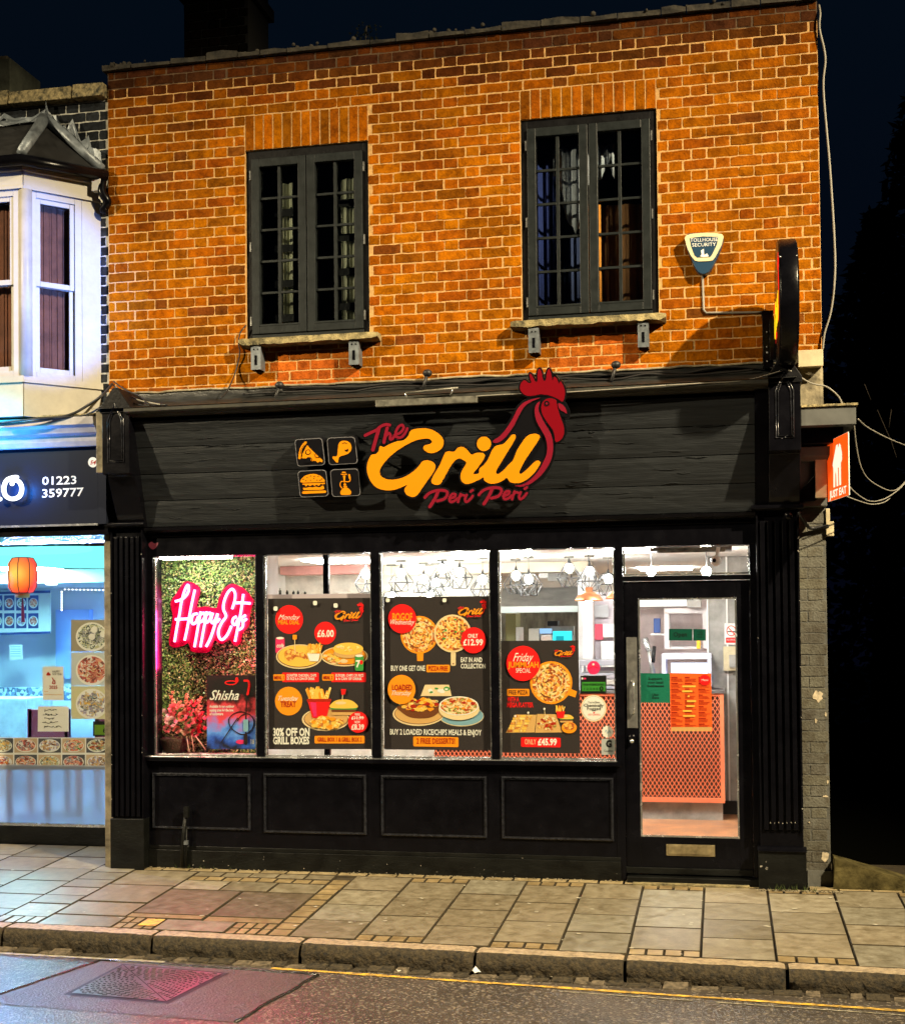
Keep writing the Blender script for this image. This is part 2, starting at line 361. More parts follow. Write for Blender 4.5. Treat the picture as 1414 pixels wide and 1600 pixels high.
# flank and rear of the building, dark roof void, ceiling of the shop
mb = MB(); d = M['plaster'] = pm('dark_plaster', (.03, .028, .026), .9, var=.3, vscale=4)
mb.box(XR-.2, XR-.002, .22, 7.2, -.1, 5.8, d); mb.box(XL+.002, XL+.12, .22, 7.2, -.1, 5.8, d); mb.box(XL+.12, XR-.2, 7.0, 7.2, -.1, 5.8, d); mb.box(XL+.12, XR-.2, .22, 7.0, 5.7, 5.8, d)
mb.box(XL+.12, XR-.2, 1.6, 1.7, 3.4, 5.7, d); mb.box(XL+.12, XR-.2, .22, 7.0, 3.3, 3.4, d)
mb.build('rear_wall', bld)
# parapet: ragged coping of old mortar, tile and moss
mb = MB(); r = random.Random(9); x = XL-.03
while x < XR:
    w = r.uniform(.16, .34); w = min(w, XR+.01-x); h = r.uniform(.028, .06)
    q = [(x, -.03-r.uniform(0, .02), 6.0), (x+w-.008, -.03-r.uniform(0, .02), 6.0), (x+w-.008, -.04, 6.0+h*r.uniform(.7, 1.1)), (x+w*.5, -.035, 6.0+h*r.uniform(.8, 1.3)), (x, -.04, 6.0+h)]
    mb.prism(q, (0, .29, 0), M.setdefault('copingdark', pm('mossy_coping', (.035, .030, .022), .95, var=.8, vscale=12, bump=1, bscale=30))); x += w
for k in range(90):
    a = r.uniform(XL, XR); rr = r.uniform(.006, .02)
    mb.sphere((a, r.uniform(-.05, .1), 6.05+r.uniform(-.02, .015)), rr, M['copingdark'], seg=6)
mb.build('parapet_coping', bld)
# chimney
M['unlit_chimney_black'] = pm('unlit_chimney_black', (.004, .0035, .003), .95)  # shade painted in: chimney colours near black so it reads as silhouette
mb = MB(); c0 = at(288, 80, .9); c1 = at(388, 80, .9); cdk = lambda rr, x, z: (.006*rr.uniform(.6, 1.3), .004, .003)
lay(mb, c0.x, c1.x, 5.95, 7.6, [], M['brick_dark'], cdk, Y=.9, seed=8)
mb.box(c0.x, c1.x, .905, 1.4, 5.9, 7.6, M['unlit_chimney_black'])
mb.box(c0.x-.03, c1.x+.04, .87, 1.44, 6.95, 7.05, M['unlit_chimney_black'])
mb.build('chimney', bld)
# ---- upper casement windows
def casement_window(w, curtains):
    x0, x1, z0, z1 = w; fr = MB(); f = M['frame']; bk = M['black_matt']
    g = .004; fw = .045
    # outer frame
    Y0, Y1 = .018, .09
    for a in ((x0+g, x0+fw, z0+g, z1-g), (x1-fw, x1-g, z0+g, z1-g)): fr.box(a[0], a[1], Y0, Y1, a[2], a[3], bk)
    fr.box(x0+fw, x1-fw, Y0, Y1, z1-fw-.02, z1-g, bk); fr.box(x0+fw, x1-fw, Y0-.012, Y1, z0+g, z0+fw, f)
    fo = fr.build('window_frame', bld, bevel=.003); fo['label'] = 'dark graphite casement window frame'
    xm = (x0+x1)/2
    for a, b in ((x0+fw+.002, xm-.004), (xm+.004, x1-fw-.002)):
        c = MB(); za, zb = z0+fw+.004, z1-fw-.024; st = .062; Ya, Yb = -.004, .045
        c.box(a, a+st, Ya, Yb, za, zb, f); c.box(b-st, b, Ya, Yb, za, zb, f); c.box(a+st, b-st, Ya, Yb, za, za+st+.01, f); c.box(a+st, b-st, Ya, Yb, zb-st, zb, f)
        ga, gb, gc, gd = a+st, b-st, za+st+.01, zb-st
        c.build('casement', fo, bevel=.004)
        gbars = MB(); mid = (ga+gb)/2
        gbars.box(mid-.011, mid+.011, .012, .034, gc, gd, f)
        for k in range(1, 5):
            zz = gc+(gd-gc)*k/5; gbars.box(ga, mid-.011, .014, .033, zz-.009, zz+.009, f); gbars.box(mid+.011, gb, .014, .033, zz-.009, zz+.009, f)
        gbars.build('glazing_bar', fo, bevel=.002)
        p = MB(); p.box(ga, gb, .036, .040, gc, gd, M['glassdark']); p.build('pane', fo)
        b2 = MB(); b2.box(ga-.004, gb+.004, -.007, .0, gc-.016, gc-.002, f); b2.build('drip_bar', fo, bevel=.002)
        hx = a-.010 if a < xm-.2 else b+.010
        for zz in (za+.1, (za+zb)/2, zb-.12):
            hm = MB(); hm.box(hx-.005, hx+.005, .0, .016, zz-.035, zz+.035, M['bead']); hm.build('hinge', fo)
    return fo
casement_window(w1, None); casement_window(w2, None)
# curtains and blinds seen inside the two upper rooms
def cloth(name, x0, x1, z0, z1, Y, col, folds, amp, label, cat='curtain', shape=None):
    mb = MB(); mt = pm(name+'_cloth', col, .9, var=.25, vscale=6); n = 48; V = []; Fs = []
    for i in range(n+1):
        u = i/n; x = x0+(x1-x0)*u; y = Y+amp*sin(u*folds*2*pi)+amp*.4*sin(u*folds*4.7*pi+1)
        zb = z0 if shape is None else shape(u)
        V += [(x, y, zb), (x, y, z1)]
    for i in range(n): Fs.append((2*i, 2*i+2, 2*i+3, 2*i+1))
    mb.add(V, Fs, mt, smooth=True); o = mb.build('curtain', label=label, cat=cat)
    s = o.modifiers.new('thick', 'SOLIDIFY'); s.thickness = .004; return o
cloth('pale', at(437, 400, .15).x, at(459, 400, .15).x, 3.9, 5.08, .15, (.50, .50, .36), 2, .012, 'narrow olive grey curtain in the left sash of the left upper window')
cloth('pale2', at(534, 400, .15).x, at(559, 400, .15).x, 3.9, 5.08, .15, (.40, .40, .30), 2, .012, 'narrow olive grey curtain at the right edge of the left upper window')
for xa_, xb_, zs_, side in ((430, 462, (4.02, 4.28, 4.55, 4.82), 'left'), (530, 562, (4.08, 4.34, 4.60, 4.86), 'right')):
    bt = thing('slatted_blind', at(xa_, 400, .12), 'dark slats across the %s olive grey curtain of the left upper window' % side, 'blind')
    for z in zs_: mb = MB(); mb.box(at(xa_, 400, .12).x, at(xb_, 400, .12).x, .115, .12, z, z+.055, M['black_matt']); mb.build('slat', bt)
cloth('navy', -1.33, -1.12, 3.92, 5.2, .22, (.015, .03, .17), 3, .02, 'dark blue curtain hanging at the left of the right upper window')
cloth('navy2', -1.10, -.92, 3.92, 4.55, .24, (.03, .045, .13), 3, .018, 'short blue grey curtain beside the dark blue one in the right upper window')
cloth('lace', -1.16, -.72, 4.6, 5.18, .17, (.5, .53, .62), 5, .02, 'pale draped net curtain gathered in the middle of the right upper window', shape=lambda u: 4.98-.5*max(0, 1-abs(u-.35)/.35)**1.3+.06*sin(u*23))
cloth('brown', -.86, -.48, 3.92, 4.78, .30, (.28, .13, .05), 3, .015, 'dull brown blind in the right sash of the right upper window')
cloth('orangec', -.88, -.83, 3.95, 4.78, .26, (.85, .32, .05), 1, .004, 'thin orange strip of curtain in the middle of the right upper window')
# ---- sills on brackets
for (a, b, ww, hz, br) in ((372, 590, w1, 535, (400, 553)), (797, 1040, w2, 505, (834, 1005))):
    mb = MB(); xa, xb = at(a, hz, -.1).x, at(b, hz, -.1).x; zt = ww[2]-.002; r = random.Random(int(xa*99)); n = 26
    top = []; bot = []
    V = []; Fs = []
    for i in range(n+1):
        x = xa+(xb-xa)*i/n; e = .02 if i in (0, n) else 0
        V += [(x, -.115+r.uniform(-.006, .006)+e, zt-.004), (x, -.12+r.uniform(-.008, .008)+e, zt-.052+r.uniform(-.006, .006)+e), (x, .0, zt-.055), (x, .02, zt+.0)]
    for i in range(n):
        for k in range(4): Fs.append((4*i+k, 4*i+(k+1) % 4, 4*i+4+(k+1) % 4, 4*i+4+k))
    Fs += [(3, 2, 1, 0), (4*n, 4*n+1, 4*n+2, 4*n+3)]
    mb.add(V, Fs, M['sill']); so = mb.build('window_sill', bld)
    for px in br:
        bm_ = MB(); x = at(px, 560, -.1).x
        bm_.box(x-.038, x-.031, -.10, -.004, zt-.235, zt-.058, M['bracket']); bm_.box(x+.031, x+.038, -.10, -.004, zt-.235, zt-.058, M['bracket'])
        bm_.box(x-.031, x+.031, -.10, -.094, zt-.235, zt-.058, M['bracket']); bm_.box(x-.009, x+.009, -.104, -.1003, zt-.20, zt-.13, M['black'])
        bm_.sphere((x-.014, -.102, zt-.085), .006, M['black'], seg=8); bm_.sphere((x+.014, -.102, zt-.085), .006, M['black'], seg=8)
        bm_.build('bracket', so)
# ================================================================== SHOPFRONT
sf = M['black']
Z_SILL = .752; Z_HEAD = 2.252
X = lambda px, Y=-.05, py=1000: at(px, py, Y).x
# stall riser with bead panels
mb = MB(); gx0, gx1 = X(229), X(966)
mb.box(gx0, gx1, -.055, .02, .06, Z_SILL-.03, sf); mb.box(gx0, gx1, -.075, .02, -.12, .055, M['black_base'])
mb.box(gx0, gx1, -.0635, -.0552, .055, .085, M['black_base'])
sr = mb.build('stall_riser', bld, bevel=.003)
for a, b, c, d in ((238, 392, 1207, 1298), (412, 573, 1208, 1305), (595, 761, 1211, 1310), (783, 959, 1213, 1315)):
    p0, p1 = at(a, c, -.06), at(b, d, -.06); x0, x1, z1, z0 = p0.x, p1.x, p0.z, p1.z
    m2 = MB(); w = .02
    # bevelled bead: four mitred prisms with a raised ridge
    for (ax, az, bx, bz, nx, nz) in ((x0, z0, x1, z0, 0, 1), (x1, z0, x1, z1, -1, 0), (x1, z1, x0, z1, 0, -1), (x0, z1, x0, z0, 1, 0)):
        tx, tz = (1 if bx > ax else -1 if bx < ax else 0), (1 if bz > az else -1 if bz < az else 0)
        def P(t, o, y): # t: 0 start, 1 end; mitre
            X_ = (ax if t == 0 else bx)+nx*o+(tx*o if t == 0 else -tx*o); Z_ = (az if t == 0 else bz)+nz*o+(tz*o if t == 0 else -tz*o); return (X_, y, Z_)
        prof = [(0, -.0552), (.004, -.070), (.010, -.074), (.015, -.066), (.020, -.0675), (w, -.0552)]
        V = [P(0, o, y) for o, y in prof]+[P(1, o, y) for o, y in prof]; n = len(prof)
        m2.add(V, [(i, i+1, n+i+1, n+i) for i in range(n-1)], M.setdefault('beadpaint', pm('worn_black_bead', (.016, .017, .022), .2, .0, var=.6, vscale=30)))
    m2.build('panel_moulding', sr)
# sill board
mb = MB(); mb.box(gx0-.01, gx1+.01, -.11, .04, Z_SILL-.03, Z_SILL-.002, sf); mb.box(gx0+.01, gx1-.02, -.105, -.03, Z_SILL-.0018, Z_SILL+.004, M['bead']); mb.build('sill_board', bld, bevel=.004)
# display window frame: mullions and head
mb = MB(); Ym = -.062
mull = [(228, 241), (401, 413), (581, 594), (767, 779), (961, 974)]
for i, (a, b) in enumerate(mull):
    z0 = Z_SILL if i < 4 else -.08
    mb.box(X(a), X(b), Ym, .03, z0, Z_HEAD, sf)
mb.box(X(228), X(1184), Ym, .03, Z_HEAD, 2.46, sf)
mb.box(X(228), X(1184), Ym-.012, Ym-.0003, 2.40, 2.445, sf)
mb.box(X(974), X(1172), Ym, .03, 2.012, 2.045, sf)       # transom
mb.box(X(1172), X(1184), Ym, .03, -.06, Z_HEAD, sf)
wf = mb.build('shopfront_frame', bld, bevel=.004)
panes = [(241, 401, Z_SILL, Z_HEAD), (413, 581, Z_SILL, Z_HEAD), (594, 767, Z_SILL, Z_HEAD), (779, 961, Z_SILL, Z_HEAD), (974, 1172, 2.045, Z_HEAD)]
for a, b, z0, z1 in panes:
    x0, x1 = X(a), X(b); g = MB(); g.box(x0, x1, -.033, -.028, z0+.004, z1-.001, M['glass']); g.build('display_glass', wf)
    t = MB(); t.box(x0+.001, x0+.016, -.05, -.034, z0+.02, z1-.012, M['bead']); t.box(x1-.010, x1-.001, -.05, -.034, z0+.02, z1-.012, M['bead'])
    t.box(x0+.001, x1-.001, -.05, -.034, z0+.006, z0+.018, M['bead']); t.box(x0+.001, x1-.001, -.05, -.034, z1-.008, z1-.002, M['bead'])
    t.build('glazing_bead', wf, bevel=.002)
# ---- door
dx0, dx1 = X(974)+.0008, X(1172)-.0008; dz0, dz1 = -.03, 2.008; Yd0, Yd1 = -.045, .0
gx_0, gx_1 = X(997, -.045), X(1151, -.045); gz1 = at(1075, 934, -.045).z; gz0 = at(1075, 1309, -.045).z
mb = MB()
mb.box(dx0, gx_0, Yd0, Yd1, dz0, dz1, sf); mb.box(gx_1, dx1, Yd0, Yd1, dz0, dz1, sf); mb.box(gx_0, gx_1, Yd0, Yd1, gz1, dz1, sf); mb.box(gx_0, gx_1, Yd0, Yd1, dz0, gz0, sf)
mb.box(dx0, dx1, Yd0-.02, Yd0-.0003, dz0+.005, dz0+.05, M['black_base'])
door = mb.build('shop_door', bld, bevel=.004)
g = MB(); g.box(gx_0, gx_1, -.026, -.020, gz0, gz1, M['glass']); g.build('door_glass', door)
t = MB()
for a in ((gx_0+.0005, gx_0+.012, gz0, gz1), (gx_1-.012, gx_1-.0005, gz0, gz1)): t.box(a[0], a[1], -.040, -.028, a[2]+.012, a[3]-.012, M['bead'])
t.box(gx_0+.001, gx_1-.001, -.040, -.028, gz0+.0005, gz0+.012, M['bead']); t.box(gx_0+.001, gx_1-.001, -.040, -.028, gz1-.012, gz1-.0005, M['bead']); t.build('glazing_bead', door)
Sd = lambda x, y, Y=-.05: at(960+x/2.857, 840+y/2.857, Y)
t = MB(); a, b = Sd(230, 1368), Sd(448, 1425); brass = pm('dull_brass', (.36, .29, .16), .4, .7, var=.4, vscale=15)
t.box(a.x, b.x, -.052, -.0455, b.z, a.z, brass); t.box(a.x+.015, b.x-.03, -.057, -.0523, b.z+.012, a.z-.008, brass); t.build('letterbox', door, bevel=.002)
t = MB(); a, b = Sd(52, 445), Sd(104, 850); steel = pm('brushed_plate', (.35, .35, .34), .35, .8, var=.3, vscale=20)
t.box(a.x, b.x, -.051, -.0455, b.z, a.z, steel); t.build('push_plate', door, bevel=.001)
t = MB(); a, b = Sd(78, 640), Sd(78, 790); t.tube(cr([(a.x-.006, -.05, a.z), (a.x+.012, -.085, a.z-.02), (a.x+.012, -.09, (a.z+b.z)/2), (a.x+.012, -.085, b.z+.02), (b.x-.006, -.05, b.z)], False), .008, M['bead']); t.build('pull_handle', door)
t = MB(); a = Sd(78, 905); t.lathe([(.0, -.022), (.02, -.02), (.026, -.012), (.028, 0)], (a.x, -.045, a.z+.02), M['black'], axis='y'); t.lathe([(0, -.016), (.013, -.014), (.016, 0)], (a.x, -.067, a.z-.004), M['bead'], axis='y'); t.build('lock', door)
# threshold
mb = MB(); mb.box(X(976), X(1182), -.12, .04, -.14, -.035, M['black_base']); mb.box(X(985), X(1165), -.16, -.1203, -.14, -.07, M['sill']); mb.build('threshold', bld, bevel=.006)
# ---- pilasters
def pilaster(x0, x1, base):
    mb = MB(); mb.box(x0, x1, -.12, .2, -.14, 2.47, sf)
    # fluted face
    n = 5; fw = (x1-x0-.04)/n
    for k in range(n):
        a = x0+.02+k*fw; mb.profile([(-.1198, .30), (-.14, .31), (-.14, 2.40), (-.1198, 2.41)], a+.006, a+fw-.012, sf)
    mb.box(x0+.0, x0+.012, -.148, -.1203, .30, 2.45, sf); mb.box(x1-.012, x1, -.148, -.1203, .30, 2.45, sf)
    if base:
        mb.box(x0-.015, x1+.015, -.175, .1, -.14, .17, M['black_base']); mb.profile([(-.12, .2), (-.145, .195), (-.16, .18), (-.19, .178), (-.19, .1702), (-.12, .1702)], x0-.02, x1+.02, sf)
    else: mb.box(x0-.004, x1+.004, -.155, .1, -.14, .29, M['black_base'])
    return mb.build('pilaster', bld, bevel=.003)
PL = (-4.505, -4.245); PR = (.232, .515)
pl_ = pilaster(*PL, False); pr_ = pilaster(*PR, True)
for (x0, x1), par in ((PL, pl_), (PR, pr_)):
    mb = MB(); mb.profile([(0, 2.472), (-.17, 2.472), (-.19, 2.485), (-.19, 2.50), (-.17, 2.512), (0, 2.512)], x0-.03, x1+.03, sf); mb.build('capital', par, bevel=.002)
    xa, xb = (x0+.02, x1-.03) if par is pl_ else (.318, .522)
    if par is pl_: xa, xb = -4.43, -4.215
    mb = MB(); mb.profile([(.1, 2.5125), (-.165, 2.5125), (-.20, 2.56), (-.34, 2.835), (-.42, 2.845), (-.42, 3.29), (.0, 3.29)], xa, xb, sf)
    xm = (xa+xb)/2
    mb.prism([(xa-.012, -.43, 3.2902), (xb+.012, -.43, 3.2902), (xb+.012, -.43, 3.33), (xm+.02, -.43, 3.475), (xm-.02, -.43, 3.475), (xa-.012, -.43, 3.33)], (0, .43, 0), M['black_matt'])
    co = mb.build('console_bracket', par, bevel=.004)
    mb = MB(); ring = [(xa+.045, 2.93), (xb-.045, 2.93), (xb-.045, 3.24), (xm, 3.36), (xa+.045, 3.24)]
    for off_, w in ((0, .005), (-.018, .004)):
        rg = offset(ring, off_); mb.tube([(x, -.424 if z < 3.28 else -.434, z) for x, z in rg], w, M['beadpaint'], seg=6, closed=True)
    mb.build('gothic_moulding', par)
# ---- fascia: leaning boards
FT, FB = Vector((0, -.35, 3.235)), Vector((0, -.12, 2.472)); fdir = (FB-FT)
fn = Vector((0, -(FT.z-FB.z), -(FB.y-FT.y))).normalized()
if fn.y > 0: fn = -fn
FP = Plane(FT, fn)
mb = MB(); xa, xb = -4.26, .228; r = random.Random(4)
for k in range(4):
    a = FT+fdir*(k/4+.0035); b = FT+fdir*((k+1)/4-.0035); n = 60; V = []; Fs = []; rows = 7
    for i in range(n+1):
        for q in range(rows):
            p = a+(b-a)*(q/(rows-1)); e = -.004 if q in (0, rows-1) else r.uniform(-.0015, .0008)
            V.append((xa+(xb-xa)*i/n, p.y+fn.y*e, p.z+fn.z*e))
    for i in range(n):
        for q in range(rows-1): Fs.append((i*rows+q, i*rows+q+1, (i+1)*rows+q+1, (i+1)*rows+q))
    mb.add(V, Fs, M['fascia'])
# raised grain cracks in the boards
for k in range(70):
    t = r.random()**.8; x = xa+.1+r.random()*(xb-xa-.5); L_ = r.uniform(.05, .28); p = FT+fdir*min(max(t, .04), .96)
    pts = [(x+L_*i/6, p.y+fn.y*.0015, p.z+fn.z*.0015+sin(i*1.1+k)*.003) for i in range(7)]
    mb.tube(pts, [.0004, .0022, .003, .002, .003, .002, .0004], M['fascia'], seg=5)
q0, q1 = FT-fn*.012, FB-fn*.012
mb.prism([(xa, q0.y, q0.z), (xa, q1.y, q1.z), (xa, 0, q1.z), (xa, 0, q0.z)], (xb-xa, 0, 0), sf)
fas = mb.build('fascia_board', bld)
mb = MB(); p = FB; mb.profile([(-.02, 2.425), (-.115, 2.43), (-.135, 2.445), (-.145, 2.468), (-.02, 2.468)], -4.24, .23, sf); mb.build('fascia_moulding', bld, bevel=.002)
# side cheeks between consoles and boards
for x0, x1 in ((-4.30, -4.262), (.229, .316)):
    mb = MB(); mb.prism([(x0, -.13, 2.514), (x0, -.385, 3.258), (x0, 0, 3.258), (x0, 0, 2.514)], (x1-x0, 0, 0), sf)
    mb.build('fascia_cheek', bld)
# cornice and lead flashing
mb = MB(); mb.profile([(0, 3.262), (-.38, 3.262), (-.40, 3.275), (-.44, 3.278), (-.455, 3.29), (-.455, 3.318), (0, 3.318)], -4.245, .317, M.setdefault('cornice', pm('weathered_cornice', (.022, .021, .014), .7, var=.8, vscale=14, bump=.4, bscale=30, vcol=(.006, .006, .005))))
mb.build('cornice', bld, bevel=.003)
mb = MB(); r = random.Random(12); n = 70; V = []; Fs = []
for i in range(n+1):
    x = -4.5+(5.0)*i/n; a = r.uniform(-.006, .006)
    V += [(x, -.006, 3.505+r.uniform(-.008, .008)), (x, -.015, 3.44), (x, -.16, 3.375+a), (x, -.43, 3.328+a*.3), (x, -.462, 3.319)]
for i in range(n):
    for k in range(4): Fs.append((5*i+k, 5*i+k+1, 5*i+6+k, 5*i+5+k))
mb.add(V, Fs, M['lead'], smooth=True); mb.build('lead_flashing', bld)
# lichen ridge of mortar along the flashing top
mb = MB(); mb.tube([(-4.5+5.0*i/60, -.012, 3.508+r.uniform(-.006, .006)) for i in range(61)], .009, M['stone'], seg=6); mb.build('mortar_fillet', bld)
# ---- right hand painted brick pier, stone block and the return cornice
mb = MB(); gp = M.setdefault('greypaint', brickmat('grey_painted_brick', .7))
lay(mb, .516, .70, -.15, 2.52, [], gp, lambda rr, x, z: (.15*rr.uniform(.95, 1.05),)*2+(.128,), Y=.0, S=.225, Hd=.11, j=.006, proud=.003, wob=.003, seed=21)
mb.box(.50, .70, .001, .22, -.2, 2.52, M.setdefault('greymortar', pm('grey_paint', (.11, .11, .098), .7, var=.3, vscale=10, bump=.4)))
ch_ = M.setdefault('chip', pm('bare_plaster_chip', (.62, .52, .36), .9, var=.4, vscale=40))
SD = Sheet(PY(-.0), 960, 840, 2.857, .006)
for cx, cy, rx, ry, s_ in ((907, 708, 26, 30, 1), (898, 818, 6, 14, 2), (942, 790, 5, 12, 3), (938, 1425, 22, 26, 4), (940, 1155, 14, 5, 5), (950, 1090, 4, 10, 6), (868, 1272, 5, 4, 7)):
    rr = random.Random(s_); pts = [(cx+rx*rr.uniform(.55, 1.1)*cos(a*pi/6), cy+ry*rr.uniform(.55, 1.1)*sin(a*pi/6)) for a in range(12)]
    mb.poly(SD, pts, ch_, 0, .003)
mb.box(.545, .708, -.03, .1, -.2, .02, M['greymortar'])
mb.build('painted_pier', bld)
mb = MB(); mb.box(.52, .698, -.02, .3, 3.14, 3.47, M['stone']); mb.build('stone_block', bld, bevel=.02)
mb = MB()
mb.box(.524, .872, -.40, 1.2, 3.005, 3.125, M.setdefault('greyboard', pm('grey_board_paint', (.075, .078, .075), .6, var=.25, vscale=6)))
mb.box(.524, .885, -.415, 1.2, 3.1255, 3.142, M['lichen'])
mb.box(.524, .80, -.30, 1.2, 2.90, 3.0048, sf); mb.profile([(0, 2.80), (-.16, 2.80), (-.21, 2.83), (-.22, 2.89), (0, 2.8998)], .524, .74, M['greyboard'])
mb.box(.524, .705, -.10, 1.2, 2.50, 2.7998, M['greyboard']); mb.prism([(.524, -.14, 2.53), (.62, -.14, 2.53), (.70, -.14, 2.60), (.70, -.14, 2.79), (.524, -.14, 2.60)], (0, .0397, 0), sf)  # the black wedge stands in for shade at the panel's foot
mb.build('return_cornice', bld, bevel=.003)
# ================================================================== THE LETTERED SIGN (stands off the fascia boards)
c1 = lambda L_: [(560+x/7.07, 640+y/7.07) for x, y in L_]
c2 = lambda L_: [(740+x/6.667, 560+y/6.667) for x, y in L_]
c3 = lambda L_: [(455+x/11.31, 670+y/11.31) for x, y in L_]
G_OUT = c1([(575,235),(640,212),(740,208),(830,232),(905,285),(940,350),(925,420),(870,465),(800,482),(745,462),(715,425),(735,395),(790,380),(812,355),(790,328),(740,322),(640,338),(520,395),(400,475),(310,560),(250,640),(235,690),(255,740),(320,772),(420,770),(520,738),(610,680),(670,620),(705,575),(760,560),(820,580),(850,620),(835,680),(780,760),(710,860),(650,945),(600,965),(540,945),(510,900),(515,865),(538,833),(460,865),(380,890),(290,890),(200,860),(135,790),(100,700),(95,630),(110,560),(145,500),(195,490),(225,455),(240,402),(280,415),(340,385),(430,350),(500,338),(550,290)])
RILL = c1([(805,790),(830,725),(900,610),(945,500),(980,462),(1055,465),(1095,425),(1145,412),(1195,440),(1245,495),(1300,480),(1360,478),(1395,500),(1385,545),(1320,640),(1272,700),(1285,715),(1330,700)]) + \
 c2([(60,1150),(105,1110),(150,1050),(185,970),(215,925),(250,905),(310,890),(360,840),(400,795),(435,800),(430,840),(380,930),(300,1060),(240,1160),(235,1195),(255,1205),(310,1165),(365,1105),(410,1060),(450,960),(500,880),(545,820),(595,790),(650,787),(685,805),(680,840),(610,950),(530,1070),(480,1170),(480,1200),(500,1200),(560,1150),(620,1090),(660,1065),(690,1075),(690,1100),(640,1180),(570,1250),(500,1290),(430,1300),(375,1285),(345,1245),(300,1275),(240,1300),(170,1305),(115,1275),(100,1240),(60,1262)]) + \
 c1([(1240,815),(1180,820),(1140,790),(1128,740),(1140,680),(1192,590),(1160,560),(1115,540),(1060,570),(1010,640),(960,730),(910,815),(870,832),(825,822)])
DOT = ell(740+107/6.667, 560+890/6.667, 11, 11.3)
COMB = c2([(520,228),(492,260),(480,310),(500,352),(550,388),(620,388),(700,374),(790,387),(870,420),(922,450),(942,420),(950,360),(935,290),(905,240),(885,262),(868,215),(838,190),(820,228),(806,160),(783,108),(762,150),(748,228),(722,222),(705,140),(683,108),(664,150),(664,232),(642,242),(612,185),(582,158),(586,205),(600,250),(572,256),(545,236)])
FACE = c2([(712,470),(740,432),(790,415),(850,430),(865,470),(880,540),(905,620),(935,700),(940,780),(915,840),(870,870),(848,860),(840,800),(820,740),(760,660),(715,580),(702,520)])
BEAK = c2([(880,470),(920,480),(955,520),(970,572),(940,558),(892,525)])
BEAK2 = c2([(900,560),(935,575),(968,592),(960,610),(925,602)])
STR1 = c2([(690,412),(610,425),(530,455),(460,520),(410,620),(340,730),(270,810),(190,865),(240,880),(310,842),(380,760),(430,680),(480,580),(530,500),(600,450)])
STR2 = c2([(690,450),(652,480),(635,540),(650,640),(700,740),(745,820),(765,920),(755,1010),(700,1120),(620,1220),(540,1285),(430,1325),(520,1335),(600,1300),(700,1220),(780,1110),(820,1000),(825,880),(800,780),(740,680),(690,580),(675,520)])
BODY = c2([(560,400),(600,412),(520,445),(450,510),(400,610),(330,720),(262,800),(180,858),(178,885),(240,905),(300,1000),(280,1200),(400,1335),(560,1350),(720,1240),(800,1110),(838,990),(845,885),(905,865),(955,790),(950,700),(925,620),(985,625),(990,560),(965,500),(940,462),(800,385),(700,370)])
def S(pts, n=4): return cr(pts, True, n)
THE = [(c1([(75,285),(130,258),(200,225),(245,188),(300,165),(345,172)]), 4.6), (c1([(225,220),(195,320),(160,445)]), 5.6), (c1([(318,205),(300,280),(282,362)]), 5.0), (c1([(298,300),(335,262),(355,285),(350,325),(378,322),(400,285)]), 4.2), (c1([(405,275),(460,258),(500,205),(480,170),(440,195),(412,255),(425,305),(470,308),(510,270),(540,210)]), 4.0)]
PERI = [(c1([(880,905),(845,985),(790,1072)]), 5.2), (c1([(735,972),(780,925),(860,895),(950,895),(985,925),(950,985),(870,1010)]), 4.4), (c1([(1005,985),(1060,965),(1070,935),(1035,935),(1005,975),(1015,1018),(1055,1012),(1095,980)]), 4.0), (c1([(1128,935),(1110,985),(1100,1020)]), 4.0), (c1([(1110,980),(1140,945),(1170,950)]), 3.6), (c1([(1195,945),(1178,990),(1190,1020),(1225,1000),(1262,955)]), 4.0), (c1([(1240,905),(1262,890)]), 4.0)]
def logo(mb, sh, tr, full=True, L0=0):
    """draws the sign's artwork; tr maps photo pixels of the big sign to sheet coordinates"""
    T_ = lambda P: [tr(*p) for p in P]
    k = abs(tr(1, 0)[0]-tr(0, 0)[0])
    Y_, R_, RP, B_ = (M['yellow'], M['red'], M['redp'], M['signblack']) if full else (M['p_orange'], M['p_red'], M['p_red'], M['p_dark'])
    th = .02 if full else .0004; n = 4 if full else 2
    def layer(P, mat, ly, grow=2.6, sm=True):
        Q = S(P, n) if sm else P
        if full: mb.poly(sh, T_(offset(Q, grow)), B_, ly, th)
        mb.poly(sh, T_(Q), mat, ly+3, .003 if full else .0004)
    if full: mb.poly(sh, T_(offset(S(BODY, 3), 1.5)), B_, -4, .03)
    layer(COMB, R_, 0, 2.4); layer(FACE, R_, 1, 2.0); layer(BEAK, RP, 2, 1.6)
    if full: layer(STR1, RP, 0, 1.5)
    if full:
        layer(STR2, RP, 3, 1.4); layer(BEAK2, B_, 0, .5)
        mb.poly(sh, T_(ell(740+760/6.667, 560+470/6.667, 4.3)), B_, 6, .001); mb.poly(sh, T_(ell(740+760/6.667, 560+470/6.667, 1.8)), RP, 7, .001)
    else: mb.poly(sh, T_(S(STR2, 1)), R_, 3, .0004)
    layer(G_OUT, Y_, 9, 3); layer(RILL, Y_, 8, 3); layer(DOT, Y_, 9, 3, False)
    for grp, dx, dy in ((THE, 0, 0), (PERI, 0, 0), (PERI, 84.3, -4.2)):
        for i, (P, w) in enumerate(grp):
            Q = cr([(x+dx, y+dy) for x, y in P], False, 3)
            if full: mb.ribbon(sh, T_(Q), (w+3.6)*k, B_, 12+.5*i, .02)
            mb.ribbon(sh, T_(Q), w*k, RP, 15+.6*i, .003 if full else .0004)
sgn = MB(); shF = Sheet(FP, 0, 0, 1, .118)
logo(sgn, shF, lambda x, y: (x, y))
